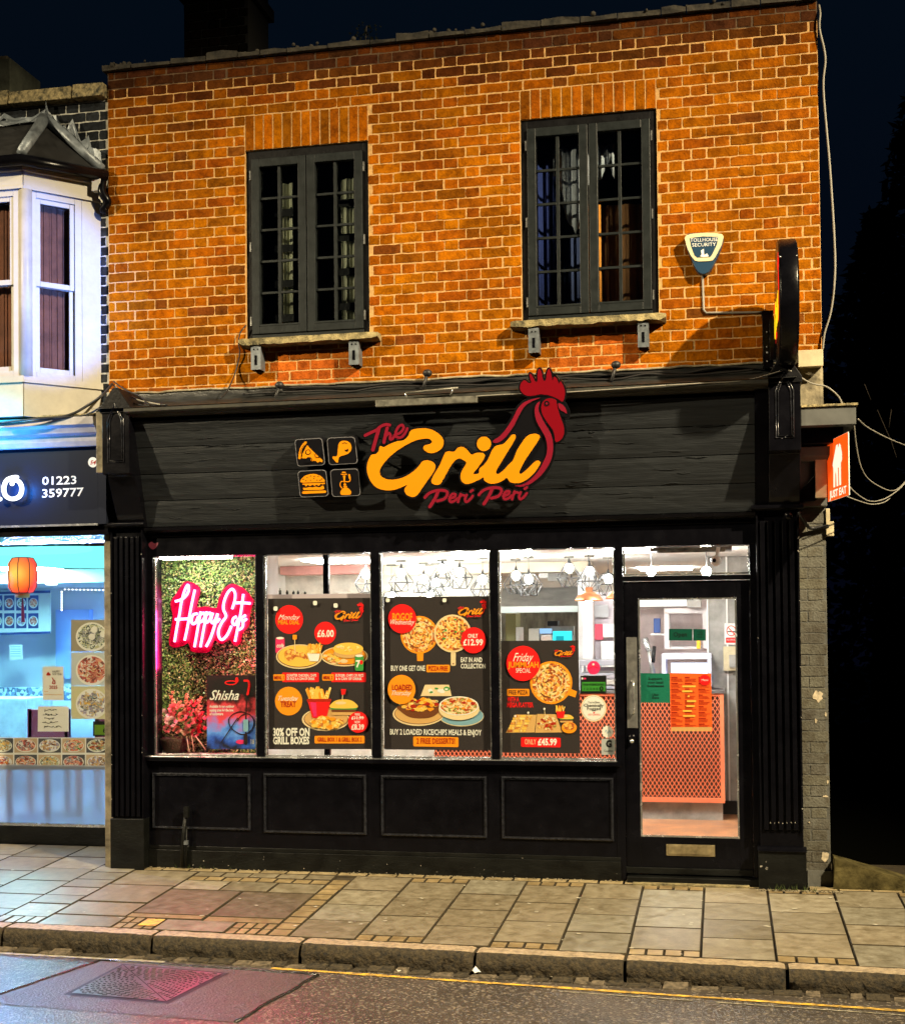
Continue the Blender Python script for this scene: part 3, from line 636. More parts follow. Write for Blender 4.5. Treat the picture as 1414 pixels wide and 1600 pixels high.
# spacers that carry the sign on the boards
for px, py in ((600, 720), (700, 740), (800, 720), (850, 660), (720, 775), (790, 775), (600, 690)):
    a = FP.hit(px, py, .001); b = FP.hit(px, py, .10); sgn.tube([a, b], .008, M['signblack'])
so = sgn.build('lettered_sign', label='large orange and crimson lettered sign with red rooster head on the charcoal fascia boards', cat='sign')
# four icon tiles
def tile(name, corners, art, label):
    mb = MB(); sh = Sheet(FP, 455, 670, 11.31, .095)
    (x0, y0), (x1, y1), (x2, y2), (x3, y3) = corners
    def q(u, v):
        a = (x0+(x1-x0)*u, y0+(y1-y0)*u); b = (x3+(x2-x3)*u, y3+(y2-y3)*u); return (a[0]+(b[0]-a[0])*v, a[1]+(b[1]-a[1])*v)
    rr = [q(u, v) for u, v in rrect(0, 0, 1, 1, .12)]
    mb.poly(sh, rr, M['signblack'], -2, .085); mb.poly(sh, rr, M['tilerim'], 0, .0018); mb.poly(sh, [q(u, v) for u, v in rrect(.022, .022, .978, .978, .11)], M['signblack'], 1, .004)
    art(mb, sh); return mb.build('icon_tile', label=label, cat='sign', group='square food icon tiles on the fascia')
M['tilerim'] = pm('grey_tile_edge', (.22, .22, .24), .3)
Yl = M['yellow']; Bk = M['signblack']
def pizza_art(mb, sh):
    mb.ribbon(sh, cr([(255,245),(190,330),(160,430),(150,515)], False, 4), 45, Yl, 4)
    mb.ribbon(sh, cr([(240,275),(190,350),(168,440)], False, 4), 7, Bk, 7)
    mb.poly(sh, [(285,290),(340,350),(420,425),(500,500),(560,560),(550,595),(510,575),(470,600),(440,570),(400,560),(365,580),(350,520),(310,500),(280,525),(190,518),(205,440),(240,370)], Yl, 4)
    for cx, cy in ((300, 412), (330, 545), (465, 470)):
        mb.poly(sh, ell(cx, cy, 48 if cy == 412 else 44), Bk, 6); mb.poly(sh, ell(cx, cy, 34), Yl, 8)
    mb.poly(sh, [(300,500),(355,520),(345,600),(250,600),(260,530)], Bk, 9); mb.poly(sh, [(420,425),(520,400),(530,500),(500,500)], Bk, 9)
def drum_art(mb, sh):
    mb.poly(sh, cr([(940,210),(1010,225),(1060,290),(1062,370),(1020,430),(950,462),(890,478),(850,500),(838,545),(830,590),(795,590),(770,560),(738,525),(738,490),(780,490),(808,480),(820,430),(828,350),(840,270),(880,222)]), Yl, 4)
    mb.ribbon(sh, cr([(905,262),(945,245),(985,262)], False, 3), 9, Bk, 6); mb.poly(sh, cr([(950,365),(985,370),(1000,345),(1010,380),(985,405),(955,390)]), Bk, 6)
def burger_art(mb, sh):
    mb.poly(sh, cr([(172,945),(175,900),(230,840),(330,802),(430,800),(530,840),(590,900),(595,930),(560,938),(300,950)]), Yl, 4)
    for x, y in ((215,890),(285,860),(345,835),(410,840),(480,840),(545,885),(265,915),(345,910),(405,880),(460,905),(515,905)): mb.poly(sh, ell(x, y, 7, 13, 8, rot=.5), Bk, 6)
    mb.poly(sh, [(200,968),(600,952),(598,975),(560,985),(530,970),(490,1010),(450,985),(415,1010),(380,985),(340,1015),(300,990),(265,1020),(235,985),(205,990)], Yl, 4)
    mb.poly(sh, cr([(215,1040),(260,1045),(320,1030),(380,1035),(440,1020),(500,1035),(560,1005),(578,1030),(570,1070),(400,1080),(240,1085),(215,1065)]), Yl, 4)
    mb.poly(sh, rrect(195, 1105, 620, 1150, 20, -18), Yl, 4)
def hookah_art(mb, sh):
    mb.poly(sh, cr([(930,1040),(990,1040),(1050,1090),(1060,1140),(1030,1165),(900,1168),(872,1140),(880,1095)]), Yl, 4)
    for x0, y0, x1, y1 in ((900,757,965,780),(880,795,990,812),(925,1012,990,1030)): mb.poly(sh, rrect(x0, y0, x1, y1, 6), Yl, 4)
    mb.poly(sh, [(918,825),(962,825),(950,960),(935,960)], Yl, 5); mb.poly(sh, ell(952, 985, 24, 22), Yl, 6)
    mb.ribbon(sh, cr([(900,1050),(868,1000),(880,940),(930,928),(1020,935),(1045,890),(1030,820)], False, 4), 16, Yl, 8); mb.ribbon(sh, [(1028, 815), (1036, 870)], 34, Yl, 11)
tile('t', [(62,188),(548,160),(605,640),(112,668)], pizza_art, 'square black tile with an orange pizza slice, upper left of the four icons')
tile('t', [(632,160),(1125,138),(1180,612),(668,640)], drum_art, 'square black tile with an orange chicken drumstick, beside the pizza slice tile')
tile('t', [(115,748),(615,720),(665,1190),(160,1212)], burger_art, 'square black tile with an orange burger, below the pizza slice tile')
tile('t', [(690,722),(1185,700),(1232,1180),(725,1205)], hookah_art, 'square black tile with an orange water pipe, below the drumstick tile')
# ================================================================== ROUND PROJECTING SIGN
pc = Vector((.437, -.50, 3.80)); R0 = .405; tk = .061
rs_ = thing('projecting_sign', (pc.x, -.02, pc.z), 'round black projecting sign seen edge on above the right pilaster', 'sign')
mb = MB(); prof = [(0, -tk), (R0-.015, -tk), (R0-.004, -tk+.006), (R0, -tk+.014), (R0, tk-.014), (R0-.004, tk-.006), (R0-.015, tk), (0, tk)]
mb.lathe(prof, pc, M['black'], 64, axis='x')
for yy in (-.05, .05):
    mb.sphere((pc.x+yy, pc.y-R0*cos(.55)-.001, pc.z+R0*sin(.55)), .006, M['bead'], seg=8)
mb.build('drum', rs_)
mb = MB(); FL = Sheet(Plane((pc.x-tk, 0, 0), (-1, 0, 0)))
class Flat:      # artwork on the drum's left face, u along -Y, v along Z, in metres
    base = 0.0; pl = Plane((pc.x-tk, 0, 0), (-1, 0, 0))
    @staticmethod
    def w(u, v, off=0.): return Vector((pc.x-tk-off, pc.y-u, pc.z-v))
ledr = emis('lit_red_acrylic', (1, .02, .01), 1.3); ledy = emis('lit_amber_acrylic', (1, .62, .01), 1.3)
P_ = lambda L_, k=1: [((x-740)/300, (y-690)/300) for x, y in L_]
for P, mt in ((COMB, ledr), (FACE, ledr), (STR2, ledr)): mb.poly(Flat, [((x-728)/440, (y-690)/440) for x, y in S(P, 2)], mt, 2, .002)
for P in (G_OUT, RILL, DOT): mb.poly(Flat, [((x-728)/440, (y-690)/440) for x, y in (S(P, 2) if P is not DOT else P)], ledy, 4, .002)
for P, w in THE+PERI: mb.ribbon(Flat, [((x-728)/440, (y-690)/440) for x, y in cr(P, False, 2)], w/440, ledr, 5)
mb.build('lit_lettering', rs_)
mb = MB(); mb.box(.295, .365, -.10, -.002, 3.46, 3.82, M['black']); mb.box(.34, .40, -.15, -.05, 3.50, 3.78, M['black']); mb.box(.29, .37, -.06, -.002, 3.825, 3.86, M['black'])
for z in (3.5, 3.56, 3.6, 3.7): mb.sphere((.325, -.103, z), .007, M['bead'], seg=8)
mb.build('wall_bracket', rs_, bevel=.002)
# ================================================================== ALARM BOX
sh = Sheet(PY(0), 1040, 340, 3.077, .075)
al = thing('alarm_box', at(1100, 400, -.05), 'cream and blue shield shaped alarm box on the orange brick between window and projecting sign', 'alarm')
creamm = pm('alarm_cream', (.72, .62, .36), .4); bluem = pm('alarm_blue', (.008, .038, .085), .4)
mb = MB(); base = Sheet(PY(0), 1040, 340, 3.077, .0)
mb.poly(Sheet(PY(0), 1040, 340, 3.077, .07), cr([(92,95),(112,76),(180,72),(250,76),(276,92),(270,130),(248,185),(205,262),(155,262),(118,185),(98,135)], True, 3), bluem, 0, .07); mb.build('back_box', al, bevel=.004)
mb = MB(); mb.poly(sh, [(90,97),(97,86),(122,78),(180,73),(245,75),(270,80),(277,90),(268,130),(238,188),(225,205),(205,209),(155,210),(138,205),(118,180),(100,138)], creamm, 0, .012)
mb.poly(sh, [(114,98),(180,90),(252,92),(245,130),(222,178),(212,190),(150,192),(138,182),(122,140)], bluem, 2, .002)
wt = M['white']; mb.text(sh, 'TOLLHOUSE', 117, 117, 250, 17, wt, 4, .0, yb1=112); mb.text(sh, 'SECURITY', 126, 140, 240, 17, wt, 4, .0, yb1=136)
mb.poly(sh, [(168,158),(182,150),(184,180),(198,172),(206,186),(180,190),(164,186),(172,176)], wt, 4)
mb.build('shield_cover', al)
mb = MB(); mb.tube([at(1097, 424, -.012), at(1099, 484, -.012), at(1103, 489, -.012), at(1180, 488, -.012), at(1195, 487, -.012)], .008, M['wirew'])
mb.build('conduit', label='thin white conduit running down from the alarm box and along the brick', cat='conduit')
# ================================================================== TAKEAWAY FLAG SIGN
js = thing('flag_sign', (.70, -.1, 2.7), 'small bright orange flag sign with white house symbol, off the right corner of the shopfront', 'sign')
a = Vector((.706, -.15, 0)); b = Vector((.80, -.62, 0)); zt, zb = 2.925, 2.52
dirp = (b-a).normalized(); nrm = Vector((-dirp.y, dirp.x, 0)); 
if nrm.x > 0: nrm = -nrm
class JS:
    base = 0.; pl = Plane(a, nrm)
    @staticmethod
    def w(u, v, off=0.):
        p = a+(b-a)*u+nrm*off; return Vector((p.x, p.y, zt+(zb-zt)*v))
om = pm('orange_sign_face', (.95, .10, .008), .4, emit=(1, .085, .004), es=.7); wm_ = pm('white_sign_ink', (.85, .83, .75), .4, emit=(1, .95, .8), es=.6)  # weak emission put in; the street lamp does not reach this face
mb = MB(); mb.prism([JS.w(0, 0), JS.w(1, 0), JS.w(1, 1), JS.w(0, 1)], -nrm*.006, M['white']); mb.build('sign_case', js)
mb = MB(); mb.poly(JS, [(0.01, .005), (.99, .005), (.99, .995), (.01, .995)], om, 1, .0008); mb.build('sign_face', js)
mb = MB()
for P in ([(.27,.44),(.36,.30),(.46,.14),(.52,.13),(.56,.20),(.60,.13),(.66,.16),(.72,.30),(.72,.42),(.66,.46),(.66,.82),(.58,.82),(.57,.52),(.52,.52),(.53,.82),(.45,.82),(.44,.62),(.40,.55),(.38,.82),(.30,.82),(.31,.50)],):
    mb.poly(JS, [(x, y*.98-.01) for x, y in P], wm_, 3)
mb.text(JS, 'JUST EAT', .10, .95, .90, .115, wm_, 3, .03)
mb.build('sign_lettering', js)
mb = MB(); x0, x1 = at(1272, 740, -.1).x, at(1290, 740, -.1).x; mb.box(x0, x1, -.17, -.105, 2.55, 2.885, M['cream']); mb.build('bracket', js, bevel=.003)
# ================================================================== CABLES and small fittings above the fascia
def cable(pts, r, mt, label, cat='cable', n=6, group=None):
    mb = MB(); mb.tube(cr(pts, False, n), r, mt, seg=6); return mb.build('cable', label=label, cat=cat, group=group)
A = lambda x, y, Y=-.03: tuple(at(x, y, Y))
cable([A(1279, 8, .03), A(1281, 22), A(1280, 45), A(1289, 90), A(1286, 140), A(1296, 260), A(1303, 370), A(1304, 430), A(1298, 485), A(1288, 520), A(1285, 546)], .007, M['wirew'], 'white cable hanging down past the right edge of the orange brick wall')
cable([A(1040, 602, -.47), A(1110, 598, -.46), A(1165, 594, -.45), A(1222, 579, -.44)], .004, M['wirew'], 'thin white cable lying along the cornice towards the right pilaster top')
cable([A(600, 632, -.47), A(760, 618, -.47), A(900, 612, -.47), A(1040, 602, -.47)], .004, M['wirew'], 'thin pale cable lying along the middle of the cornice')
cable([A(1232, 578, -.44), A(1265, 598, -.3), A(1290, 604, -.2), A(1308, 618, -.2), A(1316, 632, -.3)], .006, M['wirew'], 'pale cable dropping from the right pilaster top to the grey return cornice')
cable([A(1340, 655, -.3), A(1355, 668, 0), A(1385, 684, .3), A(1414, 696, .6), A(1440, 705, 1)], .005, M['wirew'], 'upper wire running off to the right from the grey return cornice')
cable([A(1334, 664, -.3), A(1338, 700, -.2), A(1345, 730, -.1), A(1358, 750, 0), A(1384, 765, .1), A(1400, 765, .2), A(1414, 752, .3)], .004, M['wirew'], 'wire looping down steeply from the corner of the grey return cornice')
cable([A(1326, 760, -.3), A(1340, 773, -.2), A(1358, 783, -.1), A(1380, 780, 0), A(1402, 766, .1), A(1418, 750, .2)], .004, M['wirew'], 'wire sagging from the upper part of the orange flag sign')
cable([A(1323, 776, -.3), A(1345, 784, -.2), A(1362, 788, -.1), A(1380, 785, 0), A(1390, 778, .1)], .004, M['wirew'], 'lowest wire sagging from the foot of the orange flag sign')
rr = random.Random(31)
for k, (y0, y1, lb) in enumerate(((612, 574, 'uppermost'), (617, 578, 'lower'))):
    P = [A(x, y0+(y1-y0)*(x-380)/820+rr.uniform(-3, 3), -.03-.02*k) for x in range(380 if k else 440, 1200, 42)]
    cable(P, .008, M['wire'], '%s black cable clipped along the foot of the orange brick above the fascia' % lb)
cable([A(385, 508, -.02), A(376, 520), A(373, 535), A(375, 552), A(368, 582), A(355, 612, -.2), A(345, 622, -.3)], .005, M['wire'], 'black cable running down from the left end of the left window sill')
cable([A(0, 664, -.4), A(60, 658, -.4), A(110, 648, -.36), A(140, 632, -.3), A(160, 618, -.3), A(176, 600, -.06)], .010, M['wire'], 'thick black cable draped from the bay foot up to the left pilaster top')
cable([A(0, 661, -.42), A(50, 655, -.42), A(100, 652, -.38), A(135, 648, -.35), A(160, 634, -.4), A(180, 612, -.3)], .007, M['wire'], 'thin black cable draped along the neighbour cornice to the left pilaster')
for k, (a_, b_) in enumerate(((596, 232), (602, 250), (609, 262))):
    cable([A(178, a_, -.05), A(198, a_+14, -.2), A(220, a_+24, -.35), A(b_, 632, -.44)], .006, M['wire' if k != 1 else 'wirew'], 'short %s cable fanning over the %s of the left console' % (('black', 'pale', 'black')[k], ('back', 'crest', 'front edge')[k]))
# dome cameras / clips on the brick foot
for i, (px, py, lb) in enumerate(((437, 602, 'left'), (668, 583, 'middle'), (962, 570, 'right'))):
    mb = MB(); p = at(px, py, -.06); mb.sphere(p, .035, M['wire'], sz=.8); mb.tube([p, p+Vector((-.03, -.03, -.12))], .012, M['wire']); mb.build('junction_box', label='%s small round black cable box on the brick above the fascia' % lb, cat='box', group='round cable boxes above the fascia')
# fluorescent batten lying on the cornice
ft = thing('batten_light', at(668, 622, -.46), 'unlit pale metal batten light lying on the cornice above the lettered sign', 'light fitting')
mb = MB(); p0, p1 = at(588, 634, -.475), at(746, 624, -.475); mb.box(p0.x, p1.x, -.50, -.462, p0.z-.012, p0.z+.035, M.setdefault('zinc', pm('dull_zinc', (.16, .155, .13), .45, .4, var=.6, vscale=14))); mb.build('housing', ft, bevel=.004)
mb = MB(); a_, b_ = at(634, 614, -.50), at(716, 606, -.50); mb.tube([a_, b_], .008, M['zinc']); mb.tube([a_, a_+Vector((.0, .02, -.04))], .007, M['bead']); mb.tube([b_-Vector((.03, 0, 0)), b_+Vector((-.06, .02, -.045))], .007, M['bead']); mb.build('tube_holder', ft)
# cream box and other bits by the right corner
mb = MB(); p0, p1 = at(1247, 575, -.05), at(1283, 550, -.05); mb.box(p0.x, p1.x, -.12, -.0005, p0.z, p1.z, M['cream']); mb.box(p0.x-.006, p1.x+.004, -.128, -.1203, p0.z-.008, p1.z+.004, M['cream']); mb.build('junction_box', bevel=.006, label='cream square junction box at the foot of the brick by the right corner', cat='box')
mb = MB(); p0, p1 = at(1288, 838, .0), at(1300, 815, .0); mb.box(.701, .752, -.03, .05, p0.z, p1.z, M['cream']); mb.box(.701, .728, -.02, .05, p1.z+.0003, p1.z+.09, M['cream']); mb.build('junction_box', bevel=.003, label='small cream box on the corner of the grey pier under the flag sign', cat='box')
mb = MB(); mb.tube(cr([A(1248, 800, -.16), A(1256, 815, -.12), A(1265, 825, -.04), A(1280, 824, -.03), A(1294, 822, -.03)], False), .012, M['wire']); mb.sphere(at(1231, 806, -.2), .03, M['black']); mb.build('cable', label='thick black cable from the right pilaster top across the grey pier', cat='cable')
# pink heart shaped sticker on the window head
mb = MB(); sh2 = Sheet(PY(-.0625), 150, 560, 4.285); mb.poly(sh2, cr([(355,1240),(375,1228),(395,1240),(418,1232),(412,1255),(385,1280),(360,1262)]), pm('faded_pink', (.09, .008, .022), .6), 1); mb.build('sticker', label='small faded pink sticker on the black window head above the foliage window', cat='sticker')
# ================================================================== POSTERS (inside face of the glass)
def pp(name, col): return pm('print_'+name, col, .45, spec=.3)
M['p_dark'] = pp('dark', (.034, .027, .027)); M['p_red'] = pp('red', (.85, .012, .012)); M['p_orange'] = pp('orange', (.92, .30, .01))
M['p_white'] = pp('white', (.82, .80, .74)); M['p_cream'] = pp('cream', (.78, .60, .34)); M['p_yel'] = pp('yellow', (.88, .52, .08)); M['p_brown'] = pp('brown', (.16, .05, .015))
M['p_dkred'] = pp('dark_red', (.42, .02, .005)); M['p_blue'] = pp('plate_blue', (.20, .38, .48)); M['p_green'] = pp('green', (.05, .30, .06)); M['p_tan'] = pp('tan', (.66, .38, .13)); M['p_teal'] = pp('teal', (.01, .16, .10))
M['p_black'] = pp('black', (.008, .008, .008)); M['p_pink'] = pp('pink', (.75, .03, .14))
M['f_pizza'] = food('pizza_print', [(.85,.42,.06),(.90,.55,.16),(.62,.14,.02),(.80,.30,.03),(.93,.68,.30),(.30,.06,.01),(.85,.46,.08),(.25,.22,.03)], 70)
M['f_fried'] = food('fried_print', [(.80,.36,.05),(.62,.20,.03),(.45,.10,.015),(.86,.50,.10),(.70,.28,.03)], 60)
M['f_chips'] = food('chips_print', [(.92,.62,.12),(.85,.45,.05),(.95,.72,.25),(.70,.30,.03)], 90)
M['f_salad'] = food('salad_print', [(.80,.40,.08),(.86,.60,.30),(.60,.12,.03),(.25,.28,.05),(.90,.70,.40),(.75,.20,.04)], 80)
Yg = -.006
def sheetc(ox, oy, k=4.706): return Sheet(PY(Yg), ox, oy, k, .0)
def pizza(mb, sh, cx, cy, r, ly, spiral=True, rim='p_yel'):
    mb.poly(sh, ell(cx, cy, r, r*1.02), M[rim], ly); mb.poly(sh, ell(cx, cy, r*.90, r*.92), M['f_pizza'], ly+1)
    rd = random.Random(int(cx))
    if spiral:
        for q in range(3): 
            R_ = r*(.22+.24*q)
            for k in range(int(6+5*q)):
                a = 2*pi*k/(6+5*q)+q; mb.ribbon(sh, [(cx+R_*cos(a+t*.12), cy+R_*sin(a+t*.12)) for t in range(4)], r*.055, M['p_cream' if k % 3 else 'p_brown'], ly+2+.05*k)
    else:
        for k in range(26):
            a, q = rd.uniform(0, 6.28), r*.82*rd.random()**.5; mb.poly(sh, ell(cx+q*cos(a), cy+q*sin(a), r*rd.uniform(.04, .09), r*rd.uniform(.03, .07), 8), M[rd.choice(['p_cream', 'p_dkred', 'p_green', 'p_brown', 'p_yel'])], ly+2+.04*k)
def blobs(mb, sh, cx, cy, rx, ry, mats, n, size, ly, seed=0):
    rd = random.Random(seed)
    for k in range(n):
        a, q = rd.uniform(0, 6.28), rd.random()**.5; s = size*rd.uniform(.6, 1.2)
        mb.poly(sh, [(cx+rx*q*cos(a)+s*rd.uniform(.6, 1.1)*cos(t), cy+ry*q*sin(a)+s*.6*rd.uniform(.6, 1.1)*sin(t)) for t in [i*pi/4 for i in range(8)]], M[rd.choice(mats)], ly+.05*k)
def minilogo(mb, sh, x0, y0, x1, y1, ly):
    old = sh.base; sh.base = old+ly*.0009
    logo(mb, sh, lambda x, y: (x0+(x-569)*(x1-x0)/318, y0+(y-572)*(y1-y0)/218), full=False); sh.base = old
def fries(mb, sh, cx, y0, w, h, n, ly, seed=1):
    rd = random.Random(seed)
    for k in range(n):
        x = cx+w*rd.uniform(-.5, .5); mb.ribbon(sh, [(x, y0), (x+rd.uniform(-.2, .2)*w, y0-h*rd.uniform(.6, 1))], w*.11, M[rd.choice(['p_yel', 'f_chips', 'p_orange'])], ly+.06*k)
def burger(mb, sh, cx, cy, w, h, ly):
    mb.poly(sh, cr([(cx-w*.5,cy),(cx-w*.46,cy-h*.3),(cx-w*.2,cy-h*.5),(cx+w*.2,cy-h*.5),(cx+w*.46,cy-h*.3),(cx+w*.5,cy)]), M['p_yel'], ly+2)
    mb.poly(sh, rrect(cx-w*.52, cy-h*.05, cx+w*.52, cy+h*.1, h*.05), M['p_green'], ly+1); mb.poly(sh, rrect(cx-w*.48, cy+h*.06, cx+w*.48, cy+h*.26, h*.08), M['p_brown'], ly+.5)
    mb.poly(sh, rrect(cx-w*.5, cy+h*.22, cx+w*.5, cy+h*.45, h*.1), M['p_tan'], ly); mb.poly(sh, ell(cx-w*.12, cy-h*.3, w*.22, h*.09), M['p_cream'], ly+3)
# --- poster 1
mb = MB(); s = sheetc(405, 850); mb.poly(s, [(66,402),(820,396),(826,1508),(70,1510)], M['p_dark'], 0, .001)
mb.poly(s, ell(222, 555, 102, 106), M['p_red'], 2); mb.text(s, 'Monday', 142, 556, 300, 38, M['p_white'], 4, .0, .5); mb.text(s, 'MEAL DEAL', 140, 590, 298, 30, M['p_orange'], 4, .03)
minilogo(mb, s, 552, 425, 772, 572, 2)
mb.poly(s, ell(487, 655, 80, 84), M['p_red'], 2); mb.text(s, '£6.00', 428, 682, 550, 50, M['p_white'], 4, .03)
mb.poly(s, rrect(122, 685, 188, 805, 14), M['p_pink'], 2); mb.poly(s, ell(155, 692, 28, 9), M['p_white'], 3); mb.text(s, 'cola', 130, 760, 182, 30, M['p_white'], 4, .02, .4)
mb.poly(s, ell(295, 828, 170, 90), M['p_cream'], 4); mb.poly(s, ell(295, 826, 160, 82), M['p_brown'], 5); mb.poly(s, ell(295, 824, 155, 79), M['p_yel'], 6)
mb.poly(s, cr([(185,800),(230,770),(275,790),(320,795),(355,830),(350,850),(310,835),(270,830),(235,860),(205,850)]), M['f_fried'], 8)
mb.ribbon(s, [(265, 800), (262, 690)], 5, M['p_cream'], 9); mb.poly(s, rrect(247, 668, 278, 702, 4), M['p_orange'], 10)
mb.poly(s, [(350,795),(450,795),(435,862),(372,862)], M['p_white'], 9); fries(mb, s, 400, 800, 100, 70, 22, 10)
mb.poly(s, ell(628, 825, 172, 75), M['p_cream'], 1.5); mb.poly(s, ell(628, 823, 162, 67), M['p_brown'], 2.5); mb.poly(s, ell(628, 821, 158, 64), M['p_orange'], 3.2)
blobs(mb, s, 560, 840, 90, 40, ['f_salad', 'p_cream', 'f_fried', 'p_yel'], 26, 26, 4, 3)
mb.poly(s, ell(655, 800, 105, 40), M['p_tan'], 8); mb.poly(s, ell(655, 770, 110, 45), M['p_yel'], 9); blobs(mb, s, 655, 765, 80, 25, ['p_cream', 'f_chips'], 14, 16, 10, 5)
mb.poly(s, rrect(705, 815, 768, 932, 12), M['p_green'], 12); mb.poly(s, ell(736, 822, 28, 9), M['p_white'], 13); mb.text(s, '7', 712, 905, 745, 50, M['p_white'], 13, .04); mb.poly(s, ell(752, 870, 12, 16), M['p_red'], 13)
for x0, x1, xm, t1, t2, t3 in ((105, 440, 190, 'MEAL 1', 'QUARTER CHICKEN, CHIPS', 'OR RICE & A CAN OF DRINK'), (465, 786, 550, 'MEAL 2', 'BURGER, CHIPS OR RICE', '& A CAN OF DRINK')):
    mb.poly(s, rrect(xm-20, 945, x1, 1015, 8), M['p_red'], 2); mb.poly(s, rrect(x0, 958, xm, 1004, 8), M['p_orange'], 3)
    mb.text(s, t1, x0+8, 994, xm-8, 24, M['p_dkred'], 5, .03); mb.text(s, t2, xm+12, 975, x1-18, 19, M['p_white'], 4, .02); mb.text(s, t3, xm+12, 1000, x1-30, 19, M['p_white'], 4, .02)
mb.poly(s, ell(218, 1155, 100, 106), M['p_orange'], 2); mb.text(s, 'Tuesday', 140, 1152, 290, 36, M['p_white'], 4, 0, .5); mb.text(s, 'TREAT', 158, 1197, 272, 40, M['p_dkred'], 4, .03)
mb.poly(s, ell(490, 1290, 175, 85), M['p_cream'], 2); mb.poly(s, ell(492, 1288, 164, 76), M['p_brown'], 3); mb.poly(s, ell(494, 1286, 160, 73), M['p_tan'], 4)
fries(mb, s, 440, 1150, 150, 95, 34, 5, 4); mb.poly(s, [(355,1145),(528,1145),(496,1278),(392,1278)], M['p_red'], 9); mb.poly(s, rrect(352, 1138, 532, 1160, 8), M['p_dkred'], 10); mb.poly(s, [(375,1165),(420,1165),(425,1270),(402,1270)], M['p_pink'], 10)
burger(mb, s, 622, 1205, 185, 120, 9); mb.ribbon(s, [(612, 1150), (615, 1095)], 5, M['p_cream'], 14); mb.poly(s, [(603,1065),(640,1068),(632,1105),(606,1110)], M['p_red'], 15)
blobs(mb, s, 505, 1315, 120, 38, ['f_fried', 'p_yel', 'f_chips', 'p_orange'], 40, 30, 12, 8)
mb.poly(s, ell(728, 1310, 74, 78), M['p_red'], 16); mb.text(s, 'WAS', 704, 1262, 742, 18, M['p_white'], 18, .02); mb.text(s, '£11.99', 680, 1290, 768, 24, M['p_white'], 18, .02); mb.ribbon(s, [(680, 1282), (770, 1278)], 3, M['p_white'], 19); mb.text(s, 'NOW', 704, 1318, 742, 18, M['p_white'], 18, .02); mb.text(s, '£8.39', 678, 1364, 772, 38, M['p_white'], 18, .03)
mb.text(s, '30% OFF ON', 103, 1410, 372, 56, M['p_white'], 2, .04); mb.text(s, 'GRILL BOXES', 103, 1470, 370, 52, M['p_white'], 2, .04)
mb.poly(s, rrect(408, 1410, 776, 1466, 10), M['p_orange'], 2); mb.text(s, 'GRILL BOX 1 & GRILL BOX 2', 430, 1452, 755, 30, M['p_dkred'], 4, .02)
for x, y in ((122, 475), (412, 434), (563, 452)): mb.poly(s, rrect(x-15, y-16, x+15, y+16, 10), M['p_white'], 20)
mb.build('poster', label='dark window poster with burger, fries and 30 percent off, next to the leafy window', cat='poster', group='dark food offer posters')
# --- poster 2
mb = MB(); s = sheetc(585, 850); mb.poly(s, [(70,388),(850,383),(856,1518),(72,1510)], M['p_dark'], 0, .001)
mb.poly(s, [(312,790),(362,790),(358,860),(315,860)], M['p_orange'], 1); pizza(mb, s, 330, 668, 137, 2, True, 'p_orange')
mb.poly(s, rrect(562, 780, 598, 896, 10), M['p_cream'], 3); mb.poly(s, ell(580, 880, 5), M['p_brown'], 4); pizza(mb, s, 575, 658, 137, 7, False, 'p_cream')
mb.poly(s, ell(205, 550, 103, 108), M['p_red'], 12); mb.text(s, 'BOGOF', 132, 562, 280, 54, M['p_orange'], 14, .03); mb.text(s, 'Wednesday', 118, 592, 298, 38, M['p_white'], 16, .0, .5)
minilogo(mb, s, 612, 405, 825, 540, 1)
mb.poly(s, ell(728, 708, 92, 96), M['p_red'], 14); mb.text(s, 'ONLY', 688, 690, 760, 30, M['p_white'], 16, .02); mb.text(s, '£12.99', 652, 744, 798, 44, M['p_white'], 16, .03)
mb.text(s, 'EAT IN AND', 635, 868, 792, 34, M['p_white'], 2, .02); mb.text(s, 'COLLECTION', 635, 914, 816, 34, M['p_white'], 2, .02)
mb.text(s, 'BUY ONE GET ONE', 122, 932, 372, 38, M['p_white'], 2, .02); mb.poly(s, rrect(382, 888, 555, 943, 10), M['p_orange'], 2); mb.text(s, 'PIZZA FREE', 398, 930, 540, 32, M['p_dkred'], 4, .02)
mb.poly(s, [(372,1035),(548,1035),(568,1118),(340,1118)], M['p_cream'], 2); blobs(mb, s, 480, 1080, 70, 30, ['p_white', 'p_cream', 'p_green'], 12, 26, 3, 2)
mb.poly(s, ell(325, 1250, 190, 88), M['p_cream'], 4); mb.poly(s, ell(327, 1247, 180, 79), M['p_brown'], 5); mb.poly(s, ell(328, 1246, 176, 76), M['p_tan'], 6)
mb.poly(s, ell(640, 1265, 165, 76), M['p_cream'], 2.6); mb.poly(s, ell(640, 1263, 161, 72), M['p_blue'], 3.4)
mb.poly(s, cr([(185,1190),(480,1180),(470,1240),(400,1278),(280,1278),(205,1240)]), M['p_brown'], 8); blobs(mb, s, 335, 1180, 140, 45, ['f_salad', 'p_orange', 'f_chips', 'p_dkred', 'p_yel'], 60, 24, 9, 6)
mb.poly(s, ell(622, 1215, 150, 80), M['p_cream'], 13); mb.poly(s, ell(620, 1190, 145, 70), M['p_white'], 14); mb.poly(s, ell(620, 1190, 136, 62), M['f_salad'], 15); blobs(mb, s, 620, 1180, 110, 45, ['p_cream', 'f_salad', 'p_orange', 'p_dkred', 'f_pizza'], 44, 20, 16, 9)
mb.poly(s, ell(200, 1070, 102, 108), M['p_orange'], 19); mb.text(s, 'LOADED', 130, 1076, 278, 42, M['p_dkred'], 21, .03); mb.text(s, 'Thursday', 128, 1112, 272, 36, M['p_white'], 22, 0, .5)
